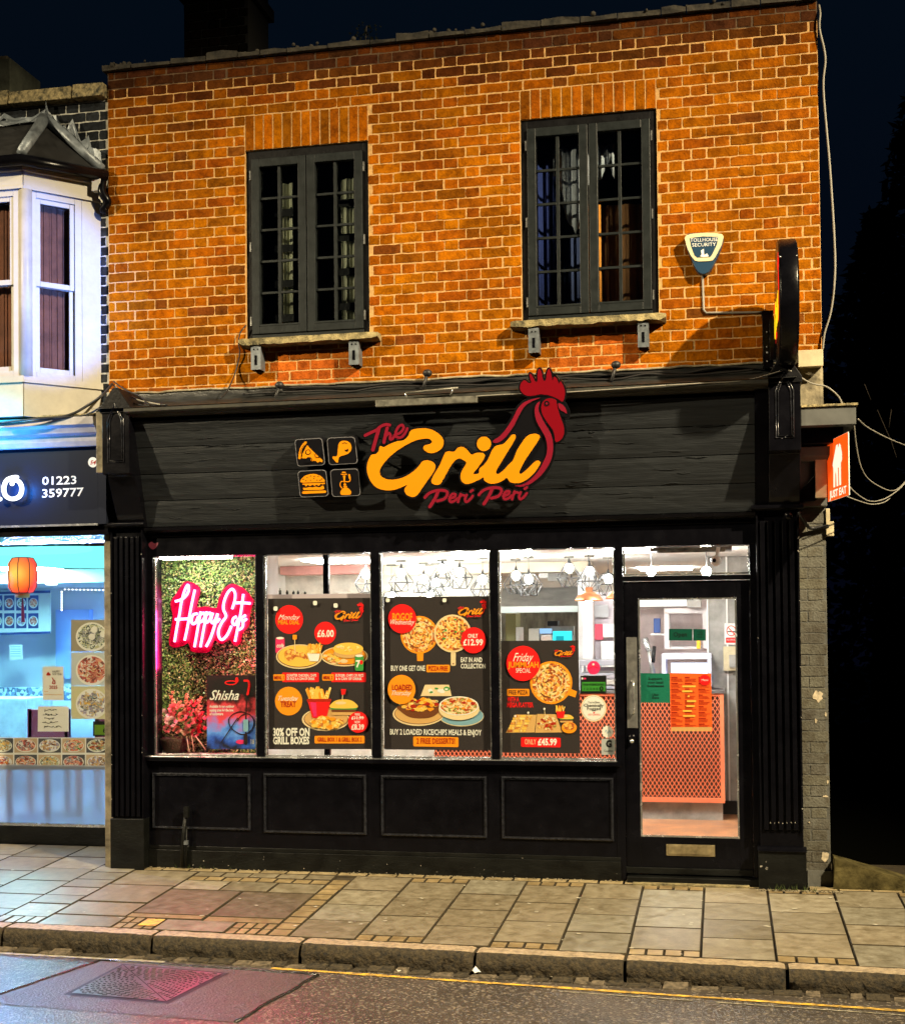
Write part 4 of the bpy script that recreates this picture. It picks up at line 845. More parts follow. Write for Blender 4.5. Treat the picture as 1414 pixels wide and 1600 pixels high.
mb.text(s, 'BUY 2 LOADED RICE/CHIPS MEALS & ENJOY', 115, 1400, 788, 40, M['p_white'], 2, .02, yb1=1406); mb.poly(s, rrect(286, 1415, 618, 1488, 10, 6), M['p_orange'], 2); mb.text(s, '2 FREE DESSERTS!', 310, 1468, 592, 40, M['p_dkred'], 4, .02)
for x, y in ((98, 413), (515, 413)): mb.poly(s, rrect(x-15, y-14, x+15, y+14, 10), M['p_white'], 20)
mb.build('poster', label='dark window poster with two round pizzas above two loaded bowls', cat='poster', group='dark food offer posters')
# --- poster 3
mb = MB(); s = sheetc(770, 850); mb.poly(s, [(58,712),(628,708),(642,1540),(64,1534)], M['p_dark'], 0, .001)
mb.poly(s, [(540,1050),(618,1085),(605,1128),(520,1100)], M['p_orange'], 1); pizza(mb, s, 428, 1020, 155, 2, True, 'p_orange')
mb.poly(s, ell(222, 878, 124, 130), M['p_red'], 12); mb.text(s, 'Friday', 148, 862, 298, 62, M['p_white'], 15, 0, .5); mb.text(s, 'JUMMUAH', 110, 908, 335, 42, M['p_orange'], 14, .03); mb.text(s, 'SPECIAL', 168, 946, 278, 32, M['p_white'], 14, .0)
minilogo(mb, s, 450, 740, 605, 832, 1)
mb.poly(s, rrect(105, 1065, 268, 1118, 8), M['p_orange'], 2); mb.text(s, 'FREE PIZZA', 118, 1106, 256, 32, M['p_brown'], 4, .02); mb.text(s, 'WITH A', 106, 1158, 192, 34, M['p_red'], 2, .03); mb.text(s, 'MEGA PLATTER', 106, 1200, 298, 34, M['p_red'], 2, .03)
for P in ([(168,1255),(322,1255),(305,1385),(95,1388)], [(325,1250),(465,1252),(507,1385),(310,1387)]): mb.poly(s, P, M['p_tan'], 2)
rd = random.Random(3)
for k in range(7):
    for j in range(3): mb.poly(s, rrect(150-8*k+48*j+4, 1258+18*k, 192-8*k+48*j, 1273+18*k, 5), M[['f_fried', 'p_yel', 'f_chips'][(k+j) % 3]], 4+.1*(k+j))
blobs(mb, s, 395, 1318, 62, 55, ['f_fried', 'f_salad', 'p_dkred', 'p_cream'], 36, 20, 4, 4)
for x, y in ((165, 1265), (260, 1240), (378, 1212)): mb.ribbon(s, [(x, y), (x+6, y+55)], 4, M['p_cream'], 8); mb.poly(s, ell(x, y, 8), M['p_white'], 9)
fries(mb, s, 498, 1235, 66, 48, 14, 6, 9); mb.poly(s, [(465,1230),(530,1230),(520,1280),(475,1280)], M['p_red'], 9); burger(mb, s, 540, 1285, 95, 60, 5); mb.poly(s, ell(560, 1350, 56, 42), M['p_orange'], 10); mb.poly(s, ell(560, 1340, 44, 28), M['f_fried'], 11)
mb.poly(s, rrect(207, 1420, 498, 1492, 10, 4), M['p_red'], 2); mb.text(s, 'ONLY', 233, 1473, 318, 40, M['p_cream'], 4, 0); mb.text(s, '£45.99', 330, 1478, 470, 46, M['p_white'], 4, .04)
mb.build('poster', label='smaller dark window poster with one round pizza over a platter, left of the copper lamp', cat='poster', group='dark food offer posters')
# --- shisha poster
def smoke():
    mt, t, b = newmat('smoke_print'); N = t.nodes.new; L = t.links.new
    tc = N('ShaderNodeTexCoord'); sp = N('ShaderNodeSeparateXYZ'); n = N('ShaderNodeTexNoise'); n.inputs['Scale'].default_value = 9; n.inputs['Detail'].default_value = 6
    L(tc.outputs['Object'], n.inputs['Vector']); L(tc.outputs['Object'], sp.inputs[0])
    ma = N('ShaderNodeMath'); ma.operation = 'MULTIPLY_ADD'; ma.inputs[1].default_value = .45; L(n.outputs['Fac'], ma.inputs[0]); L(sp.outputs['Z'], ma.inputs[2])
    r = N('ShaderNodeValToRGB'); L(ma.outputs[0], r.inputs[0]); e = r.color_ramp.elements
    e[0].position = .20; e[0].color = (.012, .012, .03, 1); e[1].position = .62; e[1].color = (.012, .008, .008, 1)
    for p, c in ((.28, (.03, .10, .55)), (.36, (.12, .32, .9)), (.42, (.35, .2, .6)), (.48, (.75, .06, .10)), (.54, (.7, .05, .07)), (.58, (.15, .01, .012))): q = e.new(p); q.color = (*c, 1)
    L(r.outputs[0], b.inputs['Base Color']); b.inputs['Roughness'].default_value = .45; return mt
mb = MB(); s = Sheet(PY(Yg), 225, 850, 4.706); mb.poly(s, [(462,966),(822,964),(822,1508),(466,1508)], smoke(), 0, .001)
mb.text(s, 'Shisha', 484, 1146, 700, 72, M['p_white'], 2, .01, .45); 
for i, t_ in enumerate(('Available in our outdoor', 'seating area for the hire', 'of customers')): mb.text(s, t_, 484, 1203+28*i, (665, 660, 585)[i], 20, M['p_white'], 2, .02)
sk = pp('hookah_metal', (.02, .012, .012)); mb.ribbon(s, [(757, 1120), (752, 1260), (750, 1470)], 9, sk, 3); mb.ribbon(s, cr([(740,1005),(770,1010),(775,1050),(762,1110)], False), 16, M['p_red'], 4); mb.ribbon(s, cr([(752,1240),(690,1235),(630,1280),(640,1350),(720,1400),(790,1370),(810,1300),(770,1250),(720,1260),(690,1300)], False), 7, sk, 6); mb.ribbon(s, [(690, 1280), (570, 1460)], 8, sk, 8)
mb.poly(s, rrect(732, 1290, 768, 1380, 12), M['p_blue'], 9); mb.poly(s, rrect(735, 1400, 765, 1475, 10), sk, 9); mb.ribbon(s, [(700, 1112), (815, 1112)], 3, sk, 9)
mb.poly(s, ell(640, 1020, 45, 18), M['p_red'], 2); mb.poly(s, ell(640, 1020, 35, 9), M['p_black'], 3); mb.poly(s, ell(684, 1000, 12, 20), M['p_red'], 4)
mb.poly(s, ell(712, 1455, 35, 16), M['p_pink'], 3); mb.text(s, '18', 788, 1470, 812, 34, M['p_white'], 3, .02)
mb.build('poster', label='small dark poster of a water pipe in blue and red smoke', cat='poster')
# --- stickers and notices on the glass
def notice(label, cat, fn, name='sticker', ox=770, oy=850, k=4.706, Y=Yg): mb = MB(); s_ = Sheet(PY(Y), ox, oy, k); fn(mb, s_); return mb.build(name, label=label, cat=cat)
notice('round pink sticker on the glass above the green rating sign', 'sticker', lambda m_, s_: (m_.poly(s_, ell(740, 910, 48, 50), M['p_pink'], 0, .0008), m_.ribbon(s_, cr([(708,915),(740,900),(770,912)], False), 5, M['p_red'], 2), m_.poly(s_, ell(738, 885, 8), M['p_white'], 2)))
def rating(m_, s_):
    m_.poly(s_, rrect(643, 968, 834, 1100, 6), M['p_black'], 0, .001); m_.poly(s_, rrect(654, 1014, 826, 1082, 3), pp('rating_green', (.04, .24, .03)), 2)
    m_.text(s_, 'FOOD HYGIENE RATING', 662, 1040, 815, 14, M['p_black'], 4, .02); m_.text(s_, '0', 782, 1080, 812, 34, M['p_black'], 4, .04); m_.text(s_, '1 2 3 4 5', 670, 1072, 770, 14, M['p_black'], 4, .0)
    m_.poly(s_, rrect(650, 982, 662, 996, 2), M['p_white'], 2); m_.poly(s_, rrect(666, 984, 684, 995, 2), M['p_pink'], 2)
notice('black and green rating sign on the glass beside the smaller poster', 'sign', rating, 'rating_sign')
def fog(m_, s_):
    m_.poly(s_, ell(740, 1208, 95, 100), pp('gold', (.75, .55, .25)), 0, .001); m_.poly(s_, ell(740, 1208, 89, 94), M['p_white'], 2); m_.poly(s_, ell(740, 1208, 84, 89), pp('dull', (.25, .2, .12)), 3); m_.poly(s_, ell(740, 1208, 82, 87), M['p_white'], 4)
    m_.text(s_, "You've Been", 698, 1172, 785, 18, M['p_black'], 6, .0); m_.text(s_, 'Chemically', 668, 1198, 812, 24, M['p_black'], 6, .01); m_.text(s_, 'Fogged', 692, 1222, 792, 24, M['p_black'], 6, .01); m_.poly(s_, ell(742, 1240, 6), M['p_red'], 6); m_.text(s_, 'PEST CONTROL', 700, 1262, 790, 14, M['p_red'], 6)
notice('large round white and gold sticker on the glass over the orange mesh', 'sticker', fog)
notice('small white scalloped sticker low on the glass over the orange mesh', 'sticker', lambda m_, s_: (m_.poly(s_, [(842+(46 if i % 2 else 38)*cos(i*pi/12), 1380+(48 if i % 2 else 40)*sin(i*pi/12)) for i in range(24)], M['p_white'], 0, .001), m_.ribbon(s_, cr([(822,1385),(832,1368),(842,1392),(855,1372),(864,1390)], False), 4, M['p_blue'], 2)))
notice('grey square sticker with a dark letter G in the bottom corner of the window', 'sticker', lambda m_, s_: (m_.poly(s_, rrect(797, 1432, 896, 1550, 3), pp('greyst', (.42, .44, .44)), 0, .001), m_.text(s_, 'G', 830, 1492, 872, 48, M['p_black'], 2, .05), m_.text(s_, 'Guide', 815, 1528, 880, 16, M['p_black'], 2)))
D6 = dict(ox=960, oy=840, k=2.857, Y=-.0125)
def note(m_, s_):
    m_.poly(s_, [(115,605),(248,607),(250,738),(118,736)], M['p_teal'], 0, .001)
    for i, t_ in enumerate(('Support', 'your local', 'businesses')): m_.text(s_, t_, (150, 148, 146)[i], 635+16*i, (212, 216, 220)[i], 11, M['p_black'], 2, .01)
    for i, t_ in enumerate(('Uber', 'Eats')): m_.text(s_, t_, 168, 706+14*i, 198, 11, M['p_black'], 2, .01)
notice('square dark green notice on the door glass beside the orange menu', 'notice', note, 'notice', **D6)
def menu(m_, s_):
    m_.poly(s_, [(246,604),(430,607),(436,866),(250,862)], pp('menu_orange', (.92, .13, .02)), 0, .001); rd = random.Random(5)
    for c in range(3):
        for r_ in range(9):
            x = 252+61*c; y = 622+26*r_; m_.poly(s_, rrect(x, y, x+rd.uniform(18, 34), y+5, 1), M['p_dkred'], 2)
            for q in range(3): m_.poly(s_, rrect(x, y+8+5*q, x+rd.uniform(35, 52), y+10+5*q, .5), pp('menuink', (.45, .05, .01)) if 0 else M['p_dkred'], 2)
    m_.poly(s_, ell(402, 636, 25, 24), M['p_red'], 4); m_.text(s_, 'Menu', 388, 640, 416, 10, M['p_white'], 6)
    for q in range(7): m_.poly(s_, rrect(300+rd.uniform(0, 30), 660+22*q, 330+rd.uniform(0, 35), 668+22*q, 3), M['p_yel'], 5+q*.1)
    m_.poly(s_, rrect(252, 846, 434, 864, 1), M['p_tan'], 6)
notice('orange printed menu sheet taped in the middle of the door glass', 'menu', menu, 'menu', **D6)
def opn(m_, s_): m_.poly(s_, [(242,407),(346,408),(346,460),(242,459)], pp('opn', (.002, .07, .045)), 0, .001); m_.poly(s_, [(351,408),(407,409),(407,460),(351,460)], pp('opn2', (.002, .07, .045)), 0, .001); m_.text(s_, 'Open', 262, 442, 322, 20, M['p_black'], 2, .01); [m_.text(s_, t_, 368, 424+11*i, 392, 7, M['p_black'], 2) for i, t_ in enumerate(('11am', 'till', '11pm'))]
notice('wide dark green open sign high on the door glass', 'sign', opn, 'open_sign', **D6)
# ================================================================== FOLIAGE PANEL, NEON, FLOWERS (window display)
Yf = .42
fw_ = thing('foliage_panel', (-3.95, Yf, .75), 'wall of small artificial green leaves behind the leftmost window', 'foliage wall')
mb = MB(); xa, xb = at(232, 1000, Yf).x, at(426, 1000, Yf).x; mb.box(xa, xb, Yf, Yf+.03, .6, 2.4, pm('panel_backing', (.03, .045, .02), .9)); mb.build('backing_board', fw_)
lv = {}
for i, c in enumerate(((.07, .17, .04), (.18, .34, .07), (.40, .46, .16), (.55, .42, .22))): lv[i] = pm('leaf_%d' % i if 0 else 'artificial_leaf', c, .35, spec=.6)
mb = MB(); rd = random.Random(77)
for k in range(17000):
    x = rd.uniform(xa, xb); z = rd.uniform(.62, 2.38); y = Yf-rd.uniform(.0, .05); s_ = rd.uniform(.007, .0135)
    d1 = Vector((rd.gauss(0, 1), rd.gauss(0, .5)-.2, rd.gauss(0, 1))).normalized(); d2 = d1.cross(Vector((rd.gauss(0, .4), -1, rd.gauss(0, .4)))).normalized()
    c = Vector((x, y, z)); mb.add([c-d1*s_, c+d2*s_*.5, c+d1*s_, c-d2*s_*.5], [(0, 1, 2, 3)], lv[rd.choice((0, 0, 1, 1, 1, 2, 2, 3))])
mb.build('leaves', fw_)['kind'] = 'stuff'
mb = MB(); mb.box(xb, xb+.04, .05, Yf+.03, .55, 2.4, pm('partition_paint', (.65, .62, .58), .7)); mb.box(xa-.15, xb, .02, Yf, .68, .735, pm('window_shelf', (.5, .48, .45), .4)); mb.build('display_partition', label='white partition and shelf enclosing the leafy window display', cat='partition')
ns = thing('neon_sign', (-3.85, Yf-.06, 1.6), 'pink neon script sign glowing in front of the leafy wall', 'neon sign')
sh = Sheet(PY(Yf-.055), 250, 900, 8.84)
NE = [[(205,910),(240,700),(275,520),(300,360),(345,200),(385,125),(400,160),(385,240),(310,320),(215,350)], [(215,600),(300,595),(410,590)], [(345,890),(385,700),(430,450),(485,190)],
 [(520,520),(465,535),(440,600),(455,660),(500,640),(535,560),(530,650)], [(565,490),(530,700),(480,980)], [(570,530),(610,510),(625,560),(590,620),(550,640)], [(650,490),(610,720),(562,980)], [(655,530),(695,510),(705,560),(675,625),(630,645)],
 [(735,510),(710,600),(730,650),(770,600),(800,520),(760,680),(700,860),(640,975)], [(790,640),(830,590)],
 [(1000,455),(1035,340),(1040,240),(1000,180),(940,230),(890,350),(880,460),(915,555),(860,640),(815,740),(815,830),(860,880),(930,815),(990,690)],
 [(1060,560),(1015,590),(1005,650),(1045,670),(1085,590),(1075,680)], [(1155,250),(1120,500),(1080,700),(1040,905)], [(1050,372),(1130,370),(1250,378)], [(1185,540),(1130,590),(1150,640),(1140,710),(1090,745)], [(1140,640),(1200,590)]]
cont = cr([(340,90),(430,85),(520,130),(560,200),(530,330),(520,430),(640,420),(780,440),(820,300),(890,180),(980,110),(1080,130),(1180,190),(1290,330),(1270,430),(1240,560),(1230,680),(1140,800),(1110,930),(1030,960),(960,880),(850,940),(760,890),(700,1030),(600,1060),(440,1040),(400,930),(330,960),(200,990),(130,930),(150,760),(180,560),(150,380),(230,240)])
nbk = pm('neon_backing', (.5, .0, .035), .3); mb = MB(); mb.poly(sh, cont, nbk, 0, .006); mb.build('backing_plate', ns)
neo = emis('neon_tube_glow', (1, .25, .60), 8); mb = MB(); n3 = Sheet(PY(Yf-.075), 250, 900, 8.84)
for i, P in enumerate(NE):
    pts = [n3.w(x, y, .003*(i % 3)) for x, y in cr(P, False, 5)]; mb.tube(pts, .0100, neo, seg=8)
mb.build('neon_tube', ns)
mb = MB(); mb.box(-4.2, -3.65, .06, .16, 2.24, 2.255, emis('display_fill_glow', (1, .92, .78), 70)); mb.build('display_fill_light', label='unseen fill strip added above the leafy window display', cat='light')  # added glow to brighten the leaves; no fitting is seen there
mb = MB(); mb.box(-4.272, -4.262, .0, .06, .85, 2.1, emis('side_fill_glow', (1, .95, .84), 110)); mb.build('display_fill_light', label='unseen upright fill strip added at the left edge of the leafy window display', cat='light')  # second added glow, evens out the light on the leaves
lamp('neon_outward_light', 'AREA', (-3.85, Yf-.10, 1.62), 55, (1, .010, .13), (-3.4, -3, 1.2), shape='RECTANGLE', size=.62, size_y=.45)
# flowers
fl = thing('flower_arrangement', at(287, 1170, .25), 'pink, red and cream flowers in a dark basket at the foot of the leafy window', 'flowers')
mb = MB(); bc = at(283, 1172, .24); bsk = pm('dark_basket', (.05, .025, .012), .8, bump=.8, bscale=80, var=.5, vscale=60)
mb.lathe([(.06, 0), (.09, .03), (.115, .09), (.12, .12), (.105, .12), (.09, .05)], (bc.x-.05, bc.y, .745), bsk, 20); mb.build('basket', fl)
fc = [pm('petal', c, .6, var=.3, vscale=60) for c in ((.75, .12, .16), (.85, .30, .22), (.72, .02, .05), (.85, .65, .42), (.80, .50, .50))]
rd = random.Random(15)
def flower(mb, c, r, mt):
    for q in range(14):
        d1 = Vector((rd.gauss(0, 1), rd.gauss(-.5, .7), rd.gauss(0, 1))).normalized(); d2 = d1.orthogonal().normalized(); p = c+d1*r*.35; t = c+d1*r
        mb.add([p-d2*r*.1, p+d2*r*.45+d1*r*.3, t, p-d2*r*.45+d1*r*.3], [(0, 1, 2, 3)], mt)
mb = MB()
for px, py, r, ci in ((255,1118,.06,4),(272,1108,.05,0),(268,1128,.055,4),(285,1120,.045,1),(296,1128,.05,3),(298,1112,.04,0),(303,1098,.035,2),(282,1100,.03,1),(310,1125,.04,2),(315,1138,.045,2),(318,1118,.04,0),(262,1138,.04,0),(290,1142,.04,3),(305,1145,.04,0),(277,1140,.04,1)):
    flower(mb, at(px, py, .20+rd.uniform(-.03, .03)), r, fc[ci])
for px, y0, y1 in ((272,1120,1082),(292,1115,1085),(310,1120,1090)):
    for q in range(9): flower(mb, at(px+rd.uniform(-3, 3)+(px-290)*.02*q, y0+(y1-y0)*q/8, .24), .028*(1-q*.06), fc[1])
for q in range(60):
    c = at(rd.uniform(252, 320), rd.uniform(1115, 1160), .26); d = Vector((rd.gauss(0, 1), -.2, rd.gauss(.3, 1))).normalized(); e = d.orthogonal().normalized(); mb.add([c, c+e*.008+d*.03, c+d*.06, c-e*.008+d*.03], [(0, 1, 2, 3)], lv[1])
mb.build('blooms', fl)
mb = MB(); 
for px0, py0, px1, py1 in ((292,1150,296,1174),(300,1148,303,1174),(306,1150,322,1172)): mb.tube([at(px0, py0, .15), at(px1, py1, .10)], .004, M['cream'])
mb.build('stems', fl)
# ================================================================== SHOP INTERIOR
Zc = 2.32; wallm = pm('interior_wall_paint', (.62, .61, .56), .7, var=.12, vscale=5); ceil = pm('ceiling_paint', (.80, .80, .76), .7)
def woodfloor():
    return pm('orange_tile_floor', (.42, .20, .09), .35, var=.5, vscale=5, vcol=(.25, .12, .07))
flo = MB(); flo.box(XL+.12, XR-.2, .03, 6.99, -.12, -.02, woodfloor()); flo.build('shop_floor', kind='structure')
mb = MB(); mb.box(XL+.12, XR-.2, .24, 6.99, Zc, Zc+.1, ceil); mb.box(XL+.12, XR-.2, .03, .2395, Z_HEAD+.02, 3.2, ceil); mb.build('shop_ceiling', kind='structure')
mb = MB(); mb.box(XL+.1205, XL+.16, .04, 6.98, -.02, Zc-.002, wallm); mb.box(XL+.1605, XR-.2005, 6.9, 6.98, -.02, Zc-.002, wallm); mb.box(XR-.24, XR-.2005, .04, 6.8995, -.02, Zc-.002, wallm); mb.build('interior_wall', kind='structure')
white_g = pm('white_gloss', (.75, .74, .72), .3); stl = pm('stainless_steel', (.50, .50, .48), .34, .75, var=.3, vscale=4, stretch=(1, 1, 3)); gry = pm('mottled_grey_panel', (.30, .29, .27), .6, var=.45, vscale=3.5, bump=.1)
# hooded partition behind the posters (window 2): pinkish boards, wall, black post, rail
q = lambda px, py, Y: at(px, py, Y)
mb = MB(); a_, b_ = q(438, 898, 3.2), q(572, 872, 3.2); mb.box(a_.x, b_.x, 3.2, 3.5, a_.z, Zc-.003, pm('dusty_pink_board', (.62, .30, .27), .6, var=.35, vscale=2)); mb.build('bulkhead', label='dusty pink bulkhead under the ceiling seen through the burger poster window', cat='bulkhead')
mb = MB(); a_, b_ = q(600, 898, 3.3), q(760, 872, 3.3); mb.box(a_.x, b_.x+1.0, 3.3, 3.6, a_.z, Zc-.003, pm('peach_board', (.72, .62, .48), .6, var=.25, vscale=2)); mb.build('bulkhead', label='cream bulkhead behind the pendants in the middle window', cat='bulkhead')
mb = MB(); a_, b_ = q(410, 930, 3.6), q(780, 900, 3.6); mb.box(a_.x, b_.x, 3.65, 3.7, -.02, Zc-.003, pm('marbled_wall', (.60, .58, .50), .6, var=.3, vscale=7, bump=.2)); mb.build('rear_partition', label='pale mottled partition wall behind the pendants and poster tops', cat='partition')
mb = MB(); a_ = q(509, 900, .5); mb.box(a_.x-.022, a_.x+.022, .5, .54, -.02, Zc-.003, M['black']); mb.build('steel_post', label='black square post standing behind the burger poster', cat='post', bevel=.003)
mb = MB(); a_, b_ = q(416, 936, .12), q(582, 928, .12); mb.box(a_.x, b_.x-.01, .10, .22, a_.z-.01, b_.z+.005, pm('neon_tinted_rail', (.50, .42, .48), .35)); mb.build('shelf_rail', label='pale shelf rail tinted pink by the neon along the top of the burger poster', cat='shelf')  # pink of the neon is mixed into the rail's colour
for i, px in enumerate((438, 449, 459, 466, 477)):
    mb = MB(); c = q(px, 928, .16); h = (.05, .035, .03, .03, .022)[i]; mb.lathe([(.010, 0), (.011, h*.6), (.005, h*.8), (.005, h)], (c.x, .16, q(500, 929, .12).z+.004), pm('dark_bottle_glass', (.02, .02, .02), .2), 10)
    mb.build('bottle', label=('tallest', 'second', 'third', 'fourth', 'shortest')[i]+' small dark bottle, counted from the left, on the shelf rail', cat='bottle', group='small bottles on the shelf rail')
# ---- pendants
wirem = pm('cage_wire', (.02, .02, .02), .4); bulb = emis('lit_bulb', (1, .98, .93), 170)
def pendant_mesh(kind):
    out = {}
    mb = MB(); mb.box(-.05, .05, -.02, .02, -.014, 0, M['zinc']); out['ceiling_plate'] = mb
    return out
def pendant(px, pyt, pyb, Y, kind, label):
    c = q(px, pyb, Y); top = Zc-.003; sockz = c.z
    t = thing('cage_pendant', (c.x, Y, top), label, 'pendant lamp', 'cage pendant lamps hanging in the shop')
    mb = MB(); mb.box(c.x-.045, c.x+.045, Y-.02, Y+.02, top-.018, top, M['zinc']); mb.build('ceiling_plate', t, bevel=.003)
    mb = MB(); mb.tube([(c.x, Y, top-.018), (c.x, Y, sockz+.04)], .0025, wirem, seg=5); mb.lathe([(.004, .05), (.008, .035), (.018, .005), (.02, 0), (0, 0)], (c.x, Y, sockz), wirem, 12); mb.build('cord_and_socket', t)
    mb = MB(); mb.sphere((c.x, Y, sockz-.045), .035, bulb, sz=1.2, seg=14); mb.build('bulb', t)
    lv_ = ((.03, 0), (.115, -.13), (.065, -.21)) if kind == 0 else ((.045, .0), (.075, -.09), (.10, -.17)) if kind == 1 else ((.06, .0), (.12, -.09), (.075, -.19))
    mb = MB(); n = 6; rings = [[Vector((c.x+r*cos(2*pi*(k+.5*j)/n+px), Y+r*sin(2*pi*(k+.5*j)/n+px), sockz+z)) for k in range(n)] for j, (r, z) in enumerate(lv_)]
    rw = .0042
    for j, R_ in enumerate(rings):
        for k in range(n):
            if j != 0 or True: mb.tube([R_[k], R_[(k+1) % n]], rw, wirem, seg=4, caps=False)
            if j < 2:
                mb.tube([R_[k], rings[j+1][k]], rw, wirem, seg=4, caps=False); mb.tube([R_[k], rings[j+1][(k-1) % n]], rw, wirem, seg=4, caps=False)
    mb.build('wire_cage', t); return t
PN = [(572, 890, 2.4, 0, 'cage pendant at the right end of the burger poster window, beside the mullion'),
 (627, 888, 2.4, 0, 'leftmost high cage pendant in the pizza poster window'), (662, 898, 2.9, 1, 'cage pendant second from the left in the pizza poster window, with a narrow shade'),
 (691, 881, 2.4, 0, 'highest cage pendant, at the middle of the pizza poster window'), (681, 903, 3.1, 1, 'low cage pendant just below the highest one in the pizza poster window'), (718, 887, 2.5, 2, 'wide cage pendant right of centre in the pizza poster window'),
 (754, 898, 2.2, 0, 'cage pendant at the right edge of the pizza poster window'), (612, 925, 3.2, 2, 'lowest cage pendant at the left of the pizza poster window'), (672, 922, 3.3, 2, 'lowest cage pendant below the middle of the pizza poster window'),
 (806, 892, 2.6, 0, 'leftmost cage pendant in the window with the copper lamp'), (826, 897, 2.2, 2, 'second cage pendant from the left in the window with the copper lamp'), (889, 880, 2.3, 0, 'high cage pendant left of the copper lamp'),
 (921, 885, 2.2, 0, 'cage pendant directly above the copper lamp'), (950, 897, 2.6, 2, 'cage pendant at the right edge of the window with the copper lamp')]
for px, pyb, Y, kd, lb in PN: pendant(px, 0, pyb, Y, kd, lb)
# bulbs over the counter seen through the fanlight
for px, py, lb in ((1017, 893, 'left'), (1103, 893, 'right')):
    t = MB(); c = q(px, py, 1.6); t.sphere((c.x, 1.6, c.z), .04, bulb); t.tube([(c.x, 1.6, c.z+.04), (c.x, 1.6, Zc-.003)], .004, wirem); t.build('bare_bulb', label='%s bare bulb glowing behind the fanlight over the door' % lb, cat='light bulb')
mb = MB(); a_, b_ = q(1015, 862, .75), q(1143, 851, .75); mb.box(a_.x, b_.x, .7, .95, a_.z, a_.z+.07, pm('air_curtain_grey', (.18, .18, .18), .5)); mb.box(a_.x+.06, b_.x-.05, .69, .70, a_.z-.015, a_.z+.02, M['zinc']); mb.build('air_curtain', label='grey air curtain unit hanging inside above the door', cat='air curtain', bevel=.012)
cw = thing('security_camera', q(1120, 875, .6), 'white dome security camera inside the fanlight', 'camera'); c = q(1118, 876, .6)
mb = MB(); mb.sphere(c, .04, white_g); mb.tube([c, c+Vector((.02, 0, .1))], .014, white_g); mb.build('camera_body', cw); mb = MB(); mb.sphere(c+Vector((-.012, -.034, 0)), .016, M['black']); mb.build('lens', cw)
# copper lamps
cop = pm('hammered_copper', (.42, .16, .07), .38, .8, var=.35, vscale=25)
def copper(px, py, Y, s_, lb):
    c = q(px, py, Y); t = thing('copper_pendant', (c.x, Y, Zc), lb, 'pendant lamp', 'copper dome lamps over the counter')
    mb = MB(); mb.lathe([(.125*s_, -.0), (.12*s_, .012), (.095*s_, .05), (.05*s_, .075), (.035*s_, .08), (.035*s_, .115), (0, .12)], (c.x, Y, c.z), cop, 28); mb.build('lamp_shade', t)
    mb = MB(); mb.tube([(c.x, Y, c.z+.12), (c.x, Y, Zc-.003)], .004, wirem); mb.build('cord', t)
    mb = MB(); mb.sphere((c.x, Y, c.z+.02), .035, bulb); mb.build('bulb', t)
copper(920, 939, 1.9, 1, 'copper dome lamp hanging right of the smaller dark poster'); copper(966, 936, 1.9, .9, 'copper dome lamp half hidden by the mullion beside the door')
# ---- kitchen hood and hatch (window 4)
mb = MB(); a_, b_ = q(778, 948, 3.4), q(903, 916, 3.4); mb.prism([(a_.x, 3.4, a_.z), (b_.x, 3.4, a_.z), (b_.x, 3.7, b_.z), (a_.x, 3.7, b_.z)], (0, .5, 0), stl); mb.box(a_.x, b_.x, 3.37, 3.45, a_.z-.06, a_.z-.001, pm('hood_lip', (.45, .52, .50), .3, .4)); mb.box(b_.x, b_.x+.12, 3.38, 3.9, -.02, Zc-.05, white_g)
mb.build('extractor_hood', label='wide stainless extractor hood above the kitchen hatch', cat='hood')
mb = MB(); a_, b_ = q(856, 902, 3.8), q(872, 894, 3.8); mb.box(q(842,895,3.7).x, q(856,895,3.7).x, 3.7, 3.8, q(842,903,3.7).z, q(842,893,3.7).z, white_g); mb.box(q(856,895,3.7).x, q(885,895,3.7).x, 3.7, 3.8, q(842,908,3.7).z, q(842,893,3.7).z, gry); mb.build('ceiling_cassette', label='grey and white cassette unit at ceiling level behind the cages', cat='air unit')
Yk = 4.2
mb = MB(); a_, b_ = q(778, 1010, Yk), q(905, 950, Yk); mb.box(a_.x-.2, b_.x, Yk+.6, Yk+.65, -.02, b_.z+.1, pm('dim_kitchen_wall', (.16, .15, .12), .5, .2, var=.6, vscale=5, stretch=(3, 1, 1))); mb.build('kitchen_wall', label='dim metallic kitchen wall seen under the extractor hood', cat='wall')
def kbox(name, x0, y0, x1, y1, Y, dpt, mt, label, cat):
    a_, b_ = q(x0, y1, Y), q(x1, y0, Y); mb = MB(); mb.box(a_.x, b_.x, Y, Y+dpt, a_.z, b_.z, mt); return mb.build(name, label=label, cat=cat, bevel=.006)
kbox('storage_cabinet', 790, 958, 806, 1012, Yk, .3, pm('olive_door', (.20, .19, .07), .5), 'olive brown cabinet at the left of the kitchen hatch', 'cabinet')
kbox('fridge', 806, 980, 811, 1012, Yk-.1, .3, white_g, 'narrow white fridge edge in the kitchen hatch', 'fridge')
kbox('till_printer', 855, 970, 871, 978, Yk, .2, M['p_black'], 'small black box shelf in the kitchen hatch', 'printer')
scr = thing('kitchen_screen', q(880, 1000, Yk-.2), 'lit cyan screen glowing in the kitchen hatch', 'screen'); a_, b_ = q(864, 1012, Yk-.2), q(893, 986, Yk-.2)
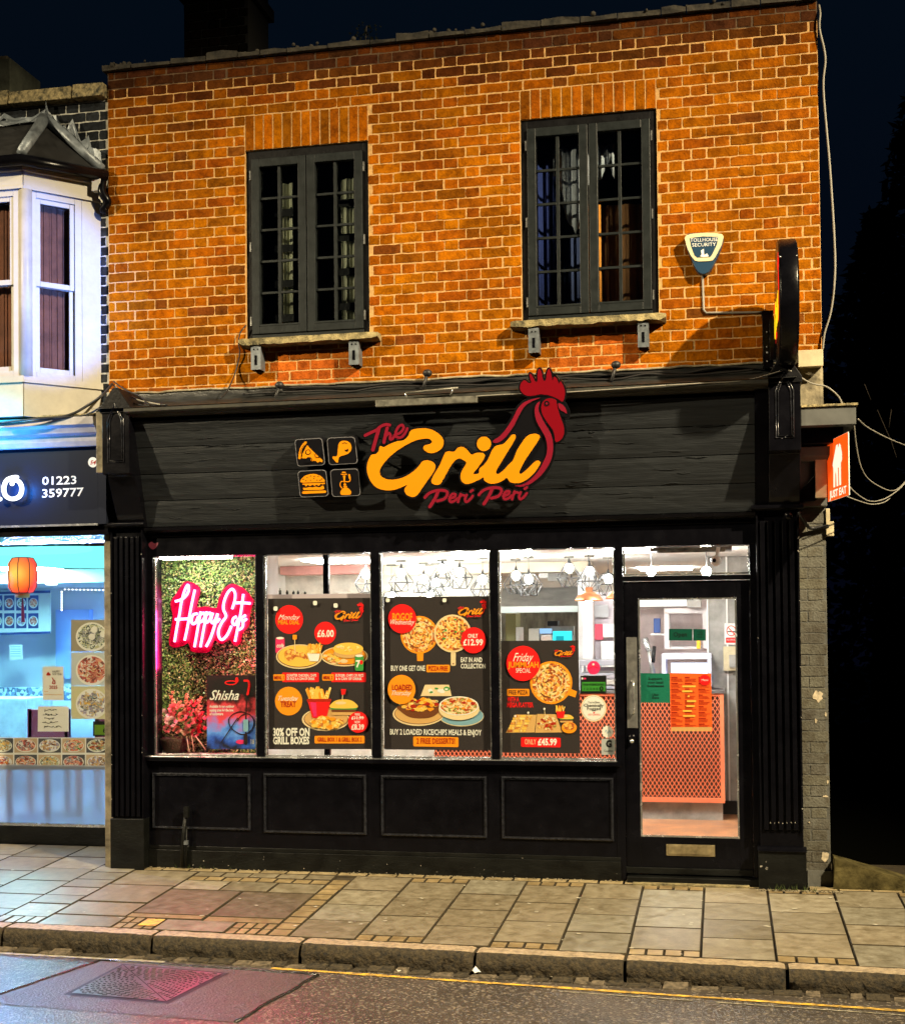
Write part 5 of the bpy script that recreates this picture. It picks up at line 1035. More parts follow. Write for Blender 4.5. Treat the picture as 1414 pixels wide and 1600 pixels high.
mb = MB(); mb.box(a_.x-.03, b_.x+.02, Yk-.19, Yk-.1, a_.z-.02, b_.z+.05, gry); mb.build('screen_case', scr); mb = MB(); mb.box(a_.x, b_.x, Yk-.2, Yk-.191, a_.z, b_.z, emis('cyan_screen', (.05, .85, .95), 1.6)); mb.box(a_.x+.03, a_.x+.11, Yk-.204, -.2003+Yk, a_.z+.04, b_.z-.05, emis('teal_screen', (.02, .5, .6), 1)); mb.build('screen_glass', scr)
kbox('heat_lamp', 843, 982, 860, 990, Yk-.3, .2, emis('blue_tube', (.35, .6, 1), 1.3), 'pale blue lit warmer strip in the kitchen hatch', 'warmer'); kbox('storage_box', 826, 982, 842, 1012, Yk-.25, .2, pm('beige_box', (.5, .46, .38), .6), 'beige box in the kitchen hatch left of the screen', 'box')
kbox('storage_cabinet', 845, 992, 862, 1012, Yk-.28, .2, pm('orange_white', (.62, .50, .42), .5), 'pale cabinet under the blue warmer strip in the kitchen hatch', 'cabinet')
# ---- counter with expanded mesh front
Yc = 2.45
ct = thing('service_counter', (-.5, Yc, -.02), 'service counter fronted with orange expanded metal mesh', 'counter')
om_ = pm('orange_mesh_paint', (.85, .22, .10), .45); cx0, cx1 = -2.6, q(1131, 1150, Yc).x; cz0 = q(1100, 1249, Yc).z; cz1 = q(1100, 1084, Yc).z
mb = MB(); mb.box(cx0, cx1-.02, Yc+.03, Yc+.6, cz0, cz1-.005, pm('dark_counter_core', (.06, .02, .012), .8)); mb.build('carcass', ct)
mb = MB()
px_, pz_ = .038, .030; nx = int((cx1-cx0)/px_); nz = int((cz1-cz0)/pz_)
for j in range(nz+1):
    z = cz0+j*pz_; s_ = 1 if j % 2 else -1; V = []; Fs = []
    for i in range(nx*2+1):
        x = cx0+i*px_/2; zz = z+(pz_/2*(1 if i % 2 else -1))*s_ 
        V += [(x, Yc+.004, zz-.0055), (x, Yc+.004, zz+.0055), (x, Yc+.012, zz+.0055), (x, Yc+.012, zz-.0055)]
    for i in range(nx*2):
        b = 4*i
        for k in range(4): Fs.append((b+k, b+4+k, b+4+(k+1) % 4, b+(k+1) % 4))
    mb.add(V, Fs, om_)
mb.build('mesh_front', ct)
mb = MB(); mb.box(cx1-.035, cx1, Yc-.006, Yc+.02, cz0-.03, cz1, om_); mb.box(cx0, cx1-.0352, Yc-.006, Yc+.02, cz0-.03, cz0+.012, om_); mb.box(cx0, cx1-.0352, Yc-.006, Yc+.02, cz1-.02, cz1, om_); mb.build('mesh_frame', ct, bevel=.002)
mb = MB(); mb.box(cx0, cx1-.02, Yc+.04, Yc+.58, -.02, cz0-.031, gry); mb.build('plinth', ct)
mb = MB(); mb.box(cx0, cx1+.01, Yc-.02, Yc+.62, cz1+.001, cz1+.03, pm('counter_top', (.10, .09, .09), .3)); mb.build('worktop', ct, bevel=.004)
# glazed display on the counter (window 4, right) and blue lit warmer (door)
def steelframe(name, x0, y0, x1, y1, Y, dpt, mt, label, cat, w=.02, shelves=()):
    a_, b_ = q(x0, y1, Y), q(x1, y0, Y); t = thing(name, (a_.x, Y, a_.z), label, cat); mb = MB()
    for xx in (a_.x, b_.x-w):
        for yy in (Y, Y+dpt-w): mb.box(xx, xx+w, yy, yy+w, a_.z, b_.z, mt)
    mb.build('uprights', t, bevel=.002); mb = MB(); mb.box(a_.x, b_.x, Y-.002, Y+dpt, b_.z+.0005, b_.z+.05, mt); mb.build('top_panel', t, bevel=.004)
    for zf in shelves: mb = MB(); zz = a_.z+(b_.z-a_.z)*zf; mb.box(a_.x+.001, b_.x-.001, Y+.003, Y+dpt, zz, zz+.02, mt); mb.build('shelf', t)
    return t
steelframe('shelving_rack', 1038, 958, 1105, 1014, 3.0, .35, pm('pinkish_white_steel', (.62, .56, .56), .4), 'tall pale metal rack behind the green open sign', 'rack', .045, (.0, .32))
wr = steelframe('heated_cabinet', 1034, 1030, 1111, 1072, 2.6, .4, pm('warmer_white', (.60, .62, .78), .35), 'glowing blue white heated cabinet on the counter behind the door', 'heated cabinet', .035, (.0,))
a_, b_ = q(1048, 1072, 2.9), q(1108, 1036, 2.9); mb = MB(); mb.box(a_.x, b_.x, 2.98, 2.99, (a_.z+b_.z)/2, b_.z, emis('warmer_glow', (.75, .82, 1), 2.4)); mb.box(a_.x, b_.x, 2.88, 2.97, a_.z, (a_.z+b_.z)/2-.02, emis('warmer_blue', (.03, .10, .95), 1.6)); mb.build('light_panel', wr)
steelframe('display_case', 905, 1040, 968, 1078, 2.5, .4, pm('dark_case_frame', (.25, .25, .28), .3), 'low grey display case on the counter behind the rating sign', 'display case', .02, (.05, .6))
# tall pale panels right of the copper lamp with notices
kbox('tall_panel', 911, 936, 926, 1060, 3.0, .2, pm('pearl_panel', (.70, .62, .62), .4, var=.2, vscale=3), 'tall pale panel lit from above below the copper lamp', 'panel')
kbox('tall_panel', 927, 925, 975, 1062, 3.2, .1, pm('lilac_panel', (.52, .46, .50), .45, var=.3, vscale=3), 'lilac grey panel carrying notices behind the copper lamp', 'panel')
kbox('wall_notice', 928, 975, 942, 1000, 3.15, .01, pm('rose_paper', (.62, .07, .12), .6), 'rose red square on the lilac panel behind the glass', 'notice')
kbox('wall_notice', 942, 975, 960, 996, 3.12, .01, M['white'], 'white sheet with a pink tint high on the lilac panel', 'notice'); kbox('wall_notice', 939, 1002, 962, 1042, 3.12, .01, M['white'], 'large white notice low on the lilac panel', 'notice')
kbox('wall_notice', 928, 945, 950, 965, 3.15, .01, pm('grey_paper', (.42, .42, .44), .6), 'grey sheet at the top of the lilac panel', 'notice')
# door view: rear white wall, blue cup, tap, shelf, right grey panels
kbox('rear_panel', 996, 925, 1110, 1075, 3.9, .05, pm('pinkish_wall', (.60, .48, .46), .5, var=.35, vscale=2.2), 'pale pinkish wall panel behind the rack seen through the door', 'panel')
kbox('menu_lightbox', 990, 925, 1072, 948, 3.5, .1, emis('white_lightbox', (1, .98, .92), 1.6), 'glowing white lightbox at the top of the door view', 'lightbox'); kbox('speaker', 1073, 936, 1095, 949, 2.9, .15, gry, 'small grey box on top of the pale rack', 'box')
kbox('cup', 1021, 966, 1031, 989, 3.2, .1, pm('cobalt_cup', (.02, .06, .22), .5), 'tall dark blue cup on the white shelf behind the door', 'cup'); kbox('wall_shelf', 1016, 990, 1040, 993, 3.15, .2, white_g, 'short white shelf under the blue cup', 'shelf')
tp = MB(); tp.tube([q(1007, 997, 2.9), q(1012, 1012, 2.9), q(1016, 1022, 2.88)], .028, M['bead']); tp.tube([q(1014, 1018, 2.85), q(1020, 1052, 2.8)], .02, stl); tp.tube([q(1022, 1010, 2.84), q(1020, 1035, 2.8)], .018, M['p_black']); tp.build('milkshake_mixer', label='chrome spindle mixer behind the green notice in the door', cat='mixer')
kbox('bottle_stand', 1088, 1001, 1094, 1014, 2.85, .06, pm('mustard', (.75, .42, .02), .5), 'mustard yellow bottle under the green open sign', 'bottle')
mb = MB(); a_, b_ = q(1110, 1250, 2.9), q(1165, 930, 2.9); mb.box(a_.x, a_.x+.7, 2.9, 3.0, -.02, Zc-.004, gry); mb.box(a_.x+.16, a_.x+.175, 2.885, 2.8995, -.02, Zc-.004, white_g); mb.box(a_.x, a_.x+.7, 2.86, 2.8995, -.02, .10, M['black_base']); mb.box(a_.x-.014, a_.x-.0005, 2.88, 3.0, -.02, Zc-.004, white_g); mb.build('grey_partition', label='mottled grey partition to the right of the counter', cat='partition')
notice('white no smoking sign with red ring on the grey partition', 'sign', lambda m_, s_: (m_.poly(s_, [(490,382),(560,384),(560,478),(490,476)], M['p_white'], 0, .002), m_.poly(s_, ell(520, 416, 22, 24), M['p_red'], 1), m_.poly(s_, ell(520, 416, 18, 20), M['p_white'], 2), m_.ribbon(s_, [(505, 420), (540, 420)], 5, M['p_black'], 3), m_.ribbon(s_, [(505, 400), (535, 432)], 4, M['p_red'], 5), m_.poly(s_, rrect(496, 446, 555, 470, 3), M['p_red'], 2), m_.text(s_, 'NO SMOKING', 500, 460, 552, 8, M['p_white'], 4)), 'no_smoking_sign', ox=960, oy=840, k=2.857, Y=2.88)
fb = thing('fuse_box', q(1140, 1030, 2.85), 'cream control box below the no smoking sign', 'control box'); a_, b_ = q(1130, 1048, 2.86), q(1165, 1010, 2.86)
mb = MB(); mb.box(a_.x, b_.x, 2.84, 2.885, a_.z, b_.z, M['cream']); mb.build('case', fb, bevel=.004); a_, b_ = q(1139, 1043, 2.83), q(1160, 1023, 2.83); mb = MB(); mb.box(a_.x, b_.x, 2.82, 2.8395, a_.z, b_.z, gry); mb.build('window', fb)
# the ceiling panels that light the room
for i, (x, y) in enumerate(((-3.4, 2.2), (-1.9, 1.6), (-.6, 1.4), (-2.4, 5.0), (-.6, 5.2))):
    t = MB(); t.box(x-.28, x+.28, y-.28, y+.28, Zc-.02, Zc-.004, emis('led_panel', (1, .98, .94), 72)); t.build('ceiling_light', label='square white ceiling light panel over the %s' % ('rear of the leafy display', 'middle window', 'counter by the door', 'back of the dining room', 'kitchen end of the ceiling')[i], cat='ceiling light')
# pink spill wall beyond the leafy panel
# ================================================================== NEIGHBOURING BUILDING
nb = thing('neighbour_building', (-6, .5, 0), 'neighbouring dark brick building with white bay window over a blue lit takeaway front', 'building')
d = M["plaster"]
NX = -8.2; Yn = .02; Zn = 5.80
cn = lambda r, x, z: (lambda k: (.022*k, .026*k, .032*k))(r.uniform(.5, 1.5))
mb = MB(); lay(mb, NX, XL-.002, 3.3, Zn, [(-6.6, -4.95, 3.3, 5.0)], M['brick_dark'], cn, Y=Yn, seed=31, S=.225, Hd=.112, ch=.0755); mb.box(NX, XL-.002, Yn, .24, 3.3, Zn, M['mortar_pale']); mb.build('brick_wall', nb)
mb = MB(); r = random.Random(3); x = NX
while x < XL-.01:
    w = min(r.uniform(.3, .55), XL-.004-x); mb.prism([(x, -.06-r.uniform(0, .02), Zn+.002), (x+w-.01, -.06-r.uniform(0, .02), Zn+.002), (x+w-.01, -.05, Zn+.10+r.uniform(0, .03)), (x, -.05, Zn+.10+r.uniform(0, .03))], (0, .3, 0), M['lichen']); x += w
mb.build('parapet_coping', nb, bevel=.008)
mb = MB(); a_, b_ = at(-60, 140, .6), at(17, 90, .6); mb.box(a_.x, b_.x, .6, 1.1, 5.7, b_.z, pm('green_grey_render', (.14, .15, .11), .9, var=.5, vscale=6, bump=.4)); mb.box(a_.x, b_.x-.06, .65, 1.05, b_.z, b_.z+.05, M['stone']); mb.build('chimney', nb, bevel=.01)
mb = MB(); mb.box(NX, XL-.003, .24, 6, 2.62, 2.9, d); mb.box(NX, XL-.003, .5, 6, 2.9, 5.6, d); mb.build('rear_wall', nb)
# ---- bay window
bay = MB(); cream = pm('white_bay_paint', (.36, .335, .27), .5, var=.18, vscale=5, bump=.12, bscale=30)
xw = -4.652; dp = .42; xc = xw-dp*.98; B0 = Vector((xw, Yn, 0)); B1 = Vector((xc, -dp, 0)); B2 = Vector((-6.75, -dp, 0)); B3 = Vector((-7.15, Yn, 0))
def facet(mb, A_, B_, z0, z1, inn, th, mt, u0=0., u1=1.):
    """upright slab between two plan points, its face moved out by inn, th thick"""
    d_ = (B_-A_); n = Vector((d_.y, -d_.x, 0)).normalized(); 
    if n.y > 0: n = -n
    p, q_ = A_+d_*u0+n*inn, A_+d_*u1+n*inn
    mb.prism([(p.x, p.y, z0), (q_.x, q_.y, z0), (q_.x, q_.y, z1), (p.x, p.y, z1)], -n*th, mt)
zb0, zb1, zb2, zb3, zb4 = 3.30, 3.55, 3.60, 5.0, 5.16
for A_, B_ in ((B0, B1), (B1, B2), (B2, B3)):
    facet(bay, A_, B_, zb0, zb1, 0, .06, cream, .0, .985); facet(bay, A_, B_, zb1+.001, zb2-.001, .018, .08, cream, -.01, 1.01); facet(bay, A_, B_, zb3, zb4, .0, .06, cream, 0, .985); facet(bay, A_, B_, zb3-.002, zb3+.022, .02, .08, cream, -.01, 1.01); facet(bay, A_, B_, zb4-.03, zb4+.07, .03, .09, cream, -.01, 1.02)
# corner posts
for P in (B1, B2): bay.lathe([(.05, zb2), (.05, zb3-.003)], (P.x+.01, P.y+.03, 0), cream, 8)
bo = bay.build('bay_window', nb)
FPl = {}
def sash(A_, B_, u0, u1, name='bay_sash'):
    d_ = B_-A_; L_ = d_.length; mb = MB(); f = lambda a, b, z0, z1, inn, th, m_=cream: facet(mb, A_, B_, z0, z1, inn, th, m_, a, b)
    e = .055/L_; e2 = .035/L_
    f(u0, u0+e, zb2, zb3-.003, .0, .07); f(u1-e, u1, zb2, zb3-.003, .0, .07); f(u0+e, u1-e, zb2, zb2+.04, .0, .07); f(u0+e, u1-e, zb3-.05, zb3-.003, .0, .07)
    a, b = u0+e, u1-e; zm = 4.30; zl, zh = zb2+.04, zb3-.05
    for z0, z1, inn in ((zl, zm+.02, -.03), (zm-.012, zh, -.012)):
        f(a, a+e2, z0, z1, inn, .02); f(b-e2, b, z0, z1, inn, .02); f(a+e2, b-e2, z0, z0+.04, inn, .02); f(a+e2, b-e2, z1-.035, z1, inn, .02)
    mb.build(name, bo, bevel=.002); g = MB(); facet(g, A_, B_, zl, zh, -.045, .004, M['glassdark'], a, b); g.build('pane', bo)
    m2 = MB(); cu = pm('bay_curtain', (.26, .09, .05), .9, var=.5, vscale=5)
    n = 20
    for i in range(n):
        facet(m2, A_, B_, zl, zh, -.10-.006*sin(i*1.9), .01, cu, a+(b-a)*i/n, a+(b-a)*(i+1)/n)
    return m2
c_ = sash(B0, B1, .25, .92); c_.build('curtain', label='brown curtain behind the angled sash of the white bay', cat='curtain')
mb = MB(); facet(mb, B0, B1, zb2, zb3-.003, .0, .06, cream, 0, .248); facet(mb, B0, B1, zb2, zb3-.003, .0, .06, cream, .922, 1.0); mb.build('bay_post', bo)
mb = MB(); facet(mb, B1, B2, zb2, zb3-.003, .0, .06, cream, 0, .011); mb.build('bay_post', bo)
c_ = sash(B1, B2, .012, .34); c_.build('curtain', label='brown curtain behind the front sash of the white bay at the photo edge', cat='curtain')
mb = MB(); mb.prism([(B0.x, .2, zb0+.01), (B1.x, -dp+.05, zb0+.01), (B2.x, -dp+.05, zb0+.01), (B3.x, .2, zb0+.01)], (0, 0, .1), d); mb.prism([(B0.x-.02, .25, 5.14), (B1.x, -dp+.05, 5.14), (B2.x, -dp+.05, 5.14), (B3.x, .25, 5.14)], (0, 0, .02), d); mb.build('bay_floor', nb)
# bay roof, gutter, crumpled lead
mb = MB(); slate = pm('slate_hip', (.012, .012, .012), .6, var=.5, vscale=12); ld2 = pm('pale_lead', (.20, .23, .26), .42, .2, var=.6, vscale=9, bump=.9, bscale=12)
R1 = at(48, 196, -.0); zr = R1.z; p0 = (xw+.03, .0, 5.23); p1 = (xc+.03, -dp-.06, 5.23); p2 = (-6.9, -dp-.06, 5.23); r1 = (xc-.02, -.02, zr); r2 = (-6.7, -.02, zr)
mb.add([p0, p1, r1, p2, r2, (xw+.03, .0, 5.2), (xc+.03, -dp-.06, 5.2), (-6.9, -dp-.06, 5.2)], [(0, 2, 1), (1, 2, 4, 3), (0, 1, 6, 5), (1, 3, 7, 6)], slate); mb.build('bay_roof', nb)
mb = MB(); V3 = Vector
mb.tube([V3(p0)+V3((.0, -.02, .02)), V3(p0).lerp(V3(r1), .5)+V3((0, -.03, .03)), V3(r1)+V3((0, -.03, .03))], [.035, .04, .045], ld2, seg=7)
mb.tube([V3(p1)+V3((0, 0, .02)), V3(r1)+V3((0, -.03, .02))], [.04, .05], ld2, seg=6)
rr = random.Random(5); 
def crump(a, b, w, mt, seed):
    r_ = random.Random(seed); n = 14; V = []; Fs = []
    for i in range(n+1):
        for j in range(5):
            p = a.lerp(b, i/n)+Vector((0, -.01-.03*r_.random(), w*j/4+r_.uniform(-.018, .018)*(1+j))); V.append(p)
    for i in range(n):
        for j in range(4): Fs.append((5*i+j, 5*i+j+1, 5*i+6+j, 5*i+5+j))
    mb.add(V, Fs, mt)
crump(V3(p0), V3(r1), .13, ld2, 4); crump(V3(r1), V3(r2), .05, ld2, 6); mb.build('lead_flashing', nb)
mb = MB(); gp_ = [(xw+.075, -.03, 5.19), (xc+.045, -dp-.085, 5.185), (-7.0, -dp-.085, 5.18)]; mb.tube(gp_, .045, M['black'], seg=10)
mb.tube(cr([(xw+.05, -.05, 5.14), (xw+.055, -.07, 5.05), (xw+.09, -.05, 4.98), (XL-.03, -.03, 4.93), (XL+.0, -.02, 4.92)], False), .032, M['black'], seg=10); mb.box(xw-.02, xw+.05, -.09, -.03, 5.06, 5.15, M['white']); mb.build('gutter', nb)
# ---- cornice, sign fascia and soffit
cor = pm('pale_cornice_paint', (.50, .47, .46), .35, var=.25, vscale=6)
mb = MB(); mb.profile([(.2, 3.085), (-.24, 3.085), (-.26, 3.12), (-.27, 3.16), (-.31, 3.175), (-.33, 3.21), (-.36, 3.23), (-.37, 3.285), (.2, 3.298)], NX, -4.53, cor); mb.build('cornice', nb, bevel=.002)
mb = MB(); mb.prism([(NX, -.34, 3.30), (-4.54, -.34, 3.30), (-4.54, -.0, 3.36), (NX, -.0, 3.36)], (0, 0, .012), M['lichen']); mb.build('cornice_flashing', nb)
nfm = pm('charcoal_sign_board', (.008, .010, .017), .4, spec=.12); mb = MB(); mb.box(NX, -4.575, -.20, .25, 2.50, 3.0845, nfm); mb.box(NX, -4.5752, -.213, -.2003, 2.49, 2.505, M['bead']); mb.box(-4.574, -4.51, -.20, .2, 2.5, 3.08, nfm); mb.build('sign_board', nb)
mb = MB(); mb.box(NX, -4.512, -.17, 6, 2.42, 2.489, M['black']); mb.build('soffit', nb)
stx = Sheet(PY(-.20), 0, 580, 5.714); mb = MB()
mb.text(stx, '01223', 380, 1015, 686, 72, M['p_white'], 1, .015, yb1=1005); mb.text(stx, '359777', 380, 1128, 750, 74, M['p_white'], 1, .015, yb1=1112); mb.build('phone_number_lettering', nb)
mb = MB(); mb.poly(stx, ell(832, 813, 42, 46), M['p_white'], 1); mb.text(stx, '54', 806, 832, 862, 36, M['p_dkred'], 3, .02, .3); mb.build('number_badge', nb)
# glowing letters
lt = emis('lit_white_letter', (.92, .97, 1), 2.6); gsg = thing('lit_letter_sign', at(30, 775, -.25), 'white illuminated sign letters with a blue halo on the neighbour sign board', 'sign'); Ls = Sheet(PY(-.255), 0, 580, 5.714)
mb = MB(); mb.ribbon(Ls, cr([(150,945),(110,950),(60,975),(35,1040),(50,1110),(110,1140),(175,1115),(195,1045),(170,985),(120,975),(108,1005)], False, 4), 36, lt, 2, .012); mb.build('letter', gsg)
mb = MB(); mb.ribbon(Ls, cr([(-80,985),(-40,960),(-22,1010),(-24,1080),(-20,1140),(0,1140)], False, 4), 36, lt, 2, .012); mb.build('letter', gsg)
mb = MB(); mb.ribbon(Sheet(PY(-.215), 0, 580, 5.714), cr([(150,945),(60,975),(35,1040),(50,1110),(110,1140),(175,1115),(195,1045),(170,985),(120,975)], False, 3), 26, emis('blue_halo_led', (.0, .22, 1), 14), 1, .01); mb.build('halo_light', gsg)
lamp('cornice_strip_light', 'AREA', (-5.7, -.62, 3.30), 9, (.04, .60, 1), (-5.7, -.2, 3.24), shape='RECTANGLE', size=1.2, size_y=.03)
for px in (20, -40): 
    c = at(px, 763, -.33); lamp('letter_halo_light', 'POINT', (c.x, -.30, c.z), 15.0, (.01, .22, 1), shadow_soft_size=.05)
# ---- recessed glazed front
Yg2 = .62; z0, z1 = .10, 2.418
mb = MB(); mb.box(XL-.035, XL+.0, .0, Yg2+.1, -.2, 2.419, pm('rough_white_reveal', (.22, .22, .20), .8, var=.7, vscale=14, bump=.6)); mb.box(-4.575, -4.506, -.11, -.0005, -.15, 2.5, M['stone']); mb.box(-4.50, -4.43, -.38, -.0, 2.86, 3.32, M['stone']); mb.prism([(-4.49, -.38, 3.32), (-4.36, -.40, 3.42), (-4.40, -.1, 3.5), (-4.52, -.1, 3.4)], (.03, .0, -.06), M['stone']); mb.build('party_wall_reveal', nb, bevel=.006)
mb = MB(); mb.box(NX, XL-.04, Yg2-.03, Yg2+.05, -.05, z0, M['black_base']); fr2 = mb.build('shopfront_frame', nb, bevel=.003)
mb = MB(); mb.box(NX, XL-.04, Yg2-.02, Yg2+.03, z1-.03, z1, M['bead']); mb.build('glazing_bead', fr2); mb = MB(); mb.box(NX, XL-.04, Yg2-.025, Yg2+.02, z0, z0+.02, M['bead']); mb.build('glazing_bead', fr2)
mb = MB(); mb.box(NX, XL-.04, Yg2-.003, Yg2+.003, .60, z1-.03, M['glass']); mb.build('glazing', fr2)
fro = bpy.data.materials.new('frosted_lower_film'); fro.use_nodes = True; ft_ = fro.node_tree; b_ = ft_.nodes['Principled BSDF']; b_.inputs['Base Color'].default_value = (.72, .80, .92, 1); b_.inputs['Transmission Weight'].default_value = .8; b_.inputs['Roughness'].default_value = .8; b_.inputs['IOR'].default_value = 1.02
mb = MB(); mb.box(NX, XL-.04, Yg2-.003, Yg2+.003, z0+.021, .598, fro); mb.build('frosted_panel', fr2)
lamp('takeaway_outward_light', 'AREA', (-5.9, .74, 2.405), 800, (.24, .34, 1), (-5.9, -1.3, 0), shape='RECTANGLE', size=1.9, size_y=.05)  # added strip, hidden behind the soffit, throws the blue spill outside
# interior
iw = pm('white_blue_lit_wall', (.80, .84, .86), .6); fl2 = pm('pale_tile_floor', (.45, .46, .48), .35)
mb = MB(); mb.box(NX, XL-.04, Yg2+.06, 5.4, .0, .09, fl2); mb.build('takeaway_floor', kind='structure')
mb = MB(); mb.box(NX, XL-.04, Yg2+.06, 5.4, 2.425, 2.5, iw); mb.build('takeaway_ceiling', kind='structure')
mb = MB(); mb.box(NX, XL-.04, 4.2, 4.3, .09, 2.424, iw); mb.box(NX, NX+.05, Yg2+.06, 4.199, .09, 2.424, iw); mb.box(XL-.09, XL-.04, Yg2+.06, 4.199, .09, 2.424, iw); mb.build('takeaway_wall', kind='structure')
# hanging ceiling disc with cyan cove, beam with downlights
mb = MB(); c = at(40, 845, 1.7); mb.lathe([(0, 0), (1.35, 0), (1.4, .02), (1.4, .06)], (-5.6, 1.9, 2.33), emis('cyan_cove', (.20, .95, .95), 1.5), 48); mb.build('ceiling_disc', label='large oval ceiling disc glowing cyan in the takeaway', cat='ceiling light')
mb = MB(); mb.box(NX+.06, XL-.1, 2.6, 4.19, 2.17, 2.30, iw); mb.build('ceiling_beam', label='pale blue lowered ceiling at the back of the takeaway', cat='ceiling')
for i, (px, py) in enumerate(((96, 867), (81, 914))):
    c = at(px, py, (2.2, 2.7)[i]); mb = MB(); mb.lathe([(0, 0), (.05, 0), (.06, .012), (0, .012)], (c.x, c.y, c.z), emis('downlight', (1, .95, .85), 5), 14); mb.build('downlight', label='%s recessed downlight in the takeaway ceiling' % ('front', 'rear')[i], cat='downlight')
mb = MB(); bd = emis('led_bead', (.85, .9, 1), 5)
for k in range(12): mb.sphere(at(102+6*k, 921+.1*k, 3.9), .008, bd, seg=6)
for k in range(8): mb.sphere(at(97, 925+4*k, 3.9), .010, bd, seg=6)
mb.tube([at(95, 921, 3.95), at(180, 922, 3.95)], .006, iw); mb.build('led_string', label='string of tiny white lights around the rear alcove of the takeaway', cat='string lights')
bl = pm('blue_alcove', (.40, .55, .95), .6); mb = MB(); a_, b_ = at(88, 1060, 4.1), at(140, 952, 4.1); mb.box(a_.x, b_.x, 4.1, 4.19, a_.z, b_.z, bl); mb.build('alcove_panel', label='deep blue panel in the rear alcove of the takeaway', cat='panel')
def nbox(name, x0, y0, x1, y1, Y, dpt, mt, label, cat, bev=.004): a_, b_ = at(x0, y1, Y), at(x1, y0, Y); mb = MB(); mb.box(a_.x, b_.x, Y, Y+dpt, a_.z, b_.z, mt); return mb.build(name, label=label, cat=cat, bevel=bev)
# menu board on back wall
fd = [food('dish_%s' % i if 0 else 'dish_print', c, 50+7*i) for i, c in enumerate(([(.8,.75,.7),(.5,.1,.08),(.75,.3,.2),(.2,.05,.04)], [(.75,.7,.8),(.35,.3,.4),(.8,.8,.8),(.6,.5,.3)], [(.6,.08,.04),(.75,.2,.1),(.8,.5,.3),(.3,.05,.02)], [(.2,.25,.2),(.75,.78,.7),(.5,.5,.3),(.1,.12,.1)]))]
navy = pp('navy', (.03, .05, .18)); mnb = MB(); sn = Sheet(PY(3.6), 0, 900, 5.0); mnb.poly(sn, [(-420,125),(398,112),(398,448),(-420,468)], M['p_white'], 0, .01); mnb.poly(sn, [(-420,135),(398,112),(398,132),(-420,155)], navy, 1); mnb.poly(sn, [(-420,455),(398,432),(398,450),(-420,474)], navy, 1)
for r_ in range(2):
    for c in range(-4, 5):
        x = 36+94*c; y = 160+140*r_; 
        if x+80 > 395: continue
        mnb.poly(sn, [(x,y-8),(x+80,y-10),(x+80,y+108),(x,y+110)], navy, 2); mnb.poly(sn, ell(x+40, y+52, 36, 40), M['p_white'], 3); mnb.poly(sn, ell(x+40, y+50, 28, 33), fd[(c*3+r_*2) % 4], 4)
mnb.build('menu_board', label='white board of small dish photographs on the back wall of the takeaway', cat='menu board')
def nnote(label, cat, name, fn, Y=Yg2+.018): m_ = MB(); s_ = Sheet(PY(Y), 0, 900, 5.0); fn(m_, s_); return m_.build(name, label=label, cat=cat)
nnote('white handwritten sheet on the blue lit back wall of the takeaway', 'notice', 'wall_notice', lambda m_, s_: (m_.poly(s_, [(78,535),(178,540),(180,650),(78,655)], M['p_white'], 0, .004), [m_.poly(s_, rrect(85, 550+18*i, 165, 556+18*i, 2), M['p_blue'], 2) for i in range(5)]), 3.6)
def n1(m_, s_):
    m_.poly(s_, [(335,706),(500,706),(502,972),(337,970)], M['p_white'], 0, .001); m_.poly(s_, cr([(365,775),(380,750),(400,775)]), M['p_dkred'], 2); m_.text(s_, 'HAPPY', 412, 755, 470, 18, M['p_black'], 2); m_.text(s_, 'NEW YEAR', 412, 775, 485, 16, M['p_black'], 2)
    m_.ribbon(s_, cr([(410,795),(420,815),(412,838),(432,840),(430,815)], False), 7, M['p_dkred'], 3); m_.text(s_, '2025', 388, 882, 452, 26, M['p_dkred'], 2, .02); m_.poly(s_, rrect(350, 925, 488, 929, 1), M['p_tan'], 2); m_.poly(s_, rrect(350, 900, 380, 904, 1), M['p_tan'], 2)
nnote('white greeting poster with a red snake mark on the takeaway glass', 'poster', 'notice', n1)
def n2(m_, s_):
    m_.poly(s_, [(300,1018),(540,1018),(540,1215),(298,1215)], M['p_white'], 0, .001); rd = random.Random(8)
    for i in range(5):
        y = 1050+32*i; m_.ribbon(s_, [(330+rd.uniform(0, 25)+k*8, y+rd.uniform(-9, 9)) for k in range(int(rd.uniform(12, 18)))], 4, M['p_black'], 2)
nnote('white sheet of black handwriting on the takeaway glass', 'notice', 'notice', n2)
def n3(m_, s_):
    m_.poly(s_, [(730,1135),(850,1135),(850,1250),(730,1250)], M['p_black'], 0, .001); m_.poly(s_, [(742,1162),(850,1162),(850,1240),(742,1240)], pp('lime', (.12, .25, .02)), 2); m_.text(s_, '6', 806, 1222, 832, 34, M['p_black'], 4, .02)
nnote('black and green rating sticker beside the party wall on the takeaway glass', 'sign', 'rating_sign', n3)
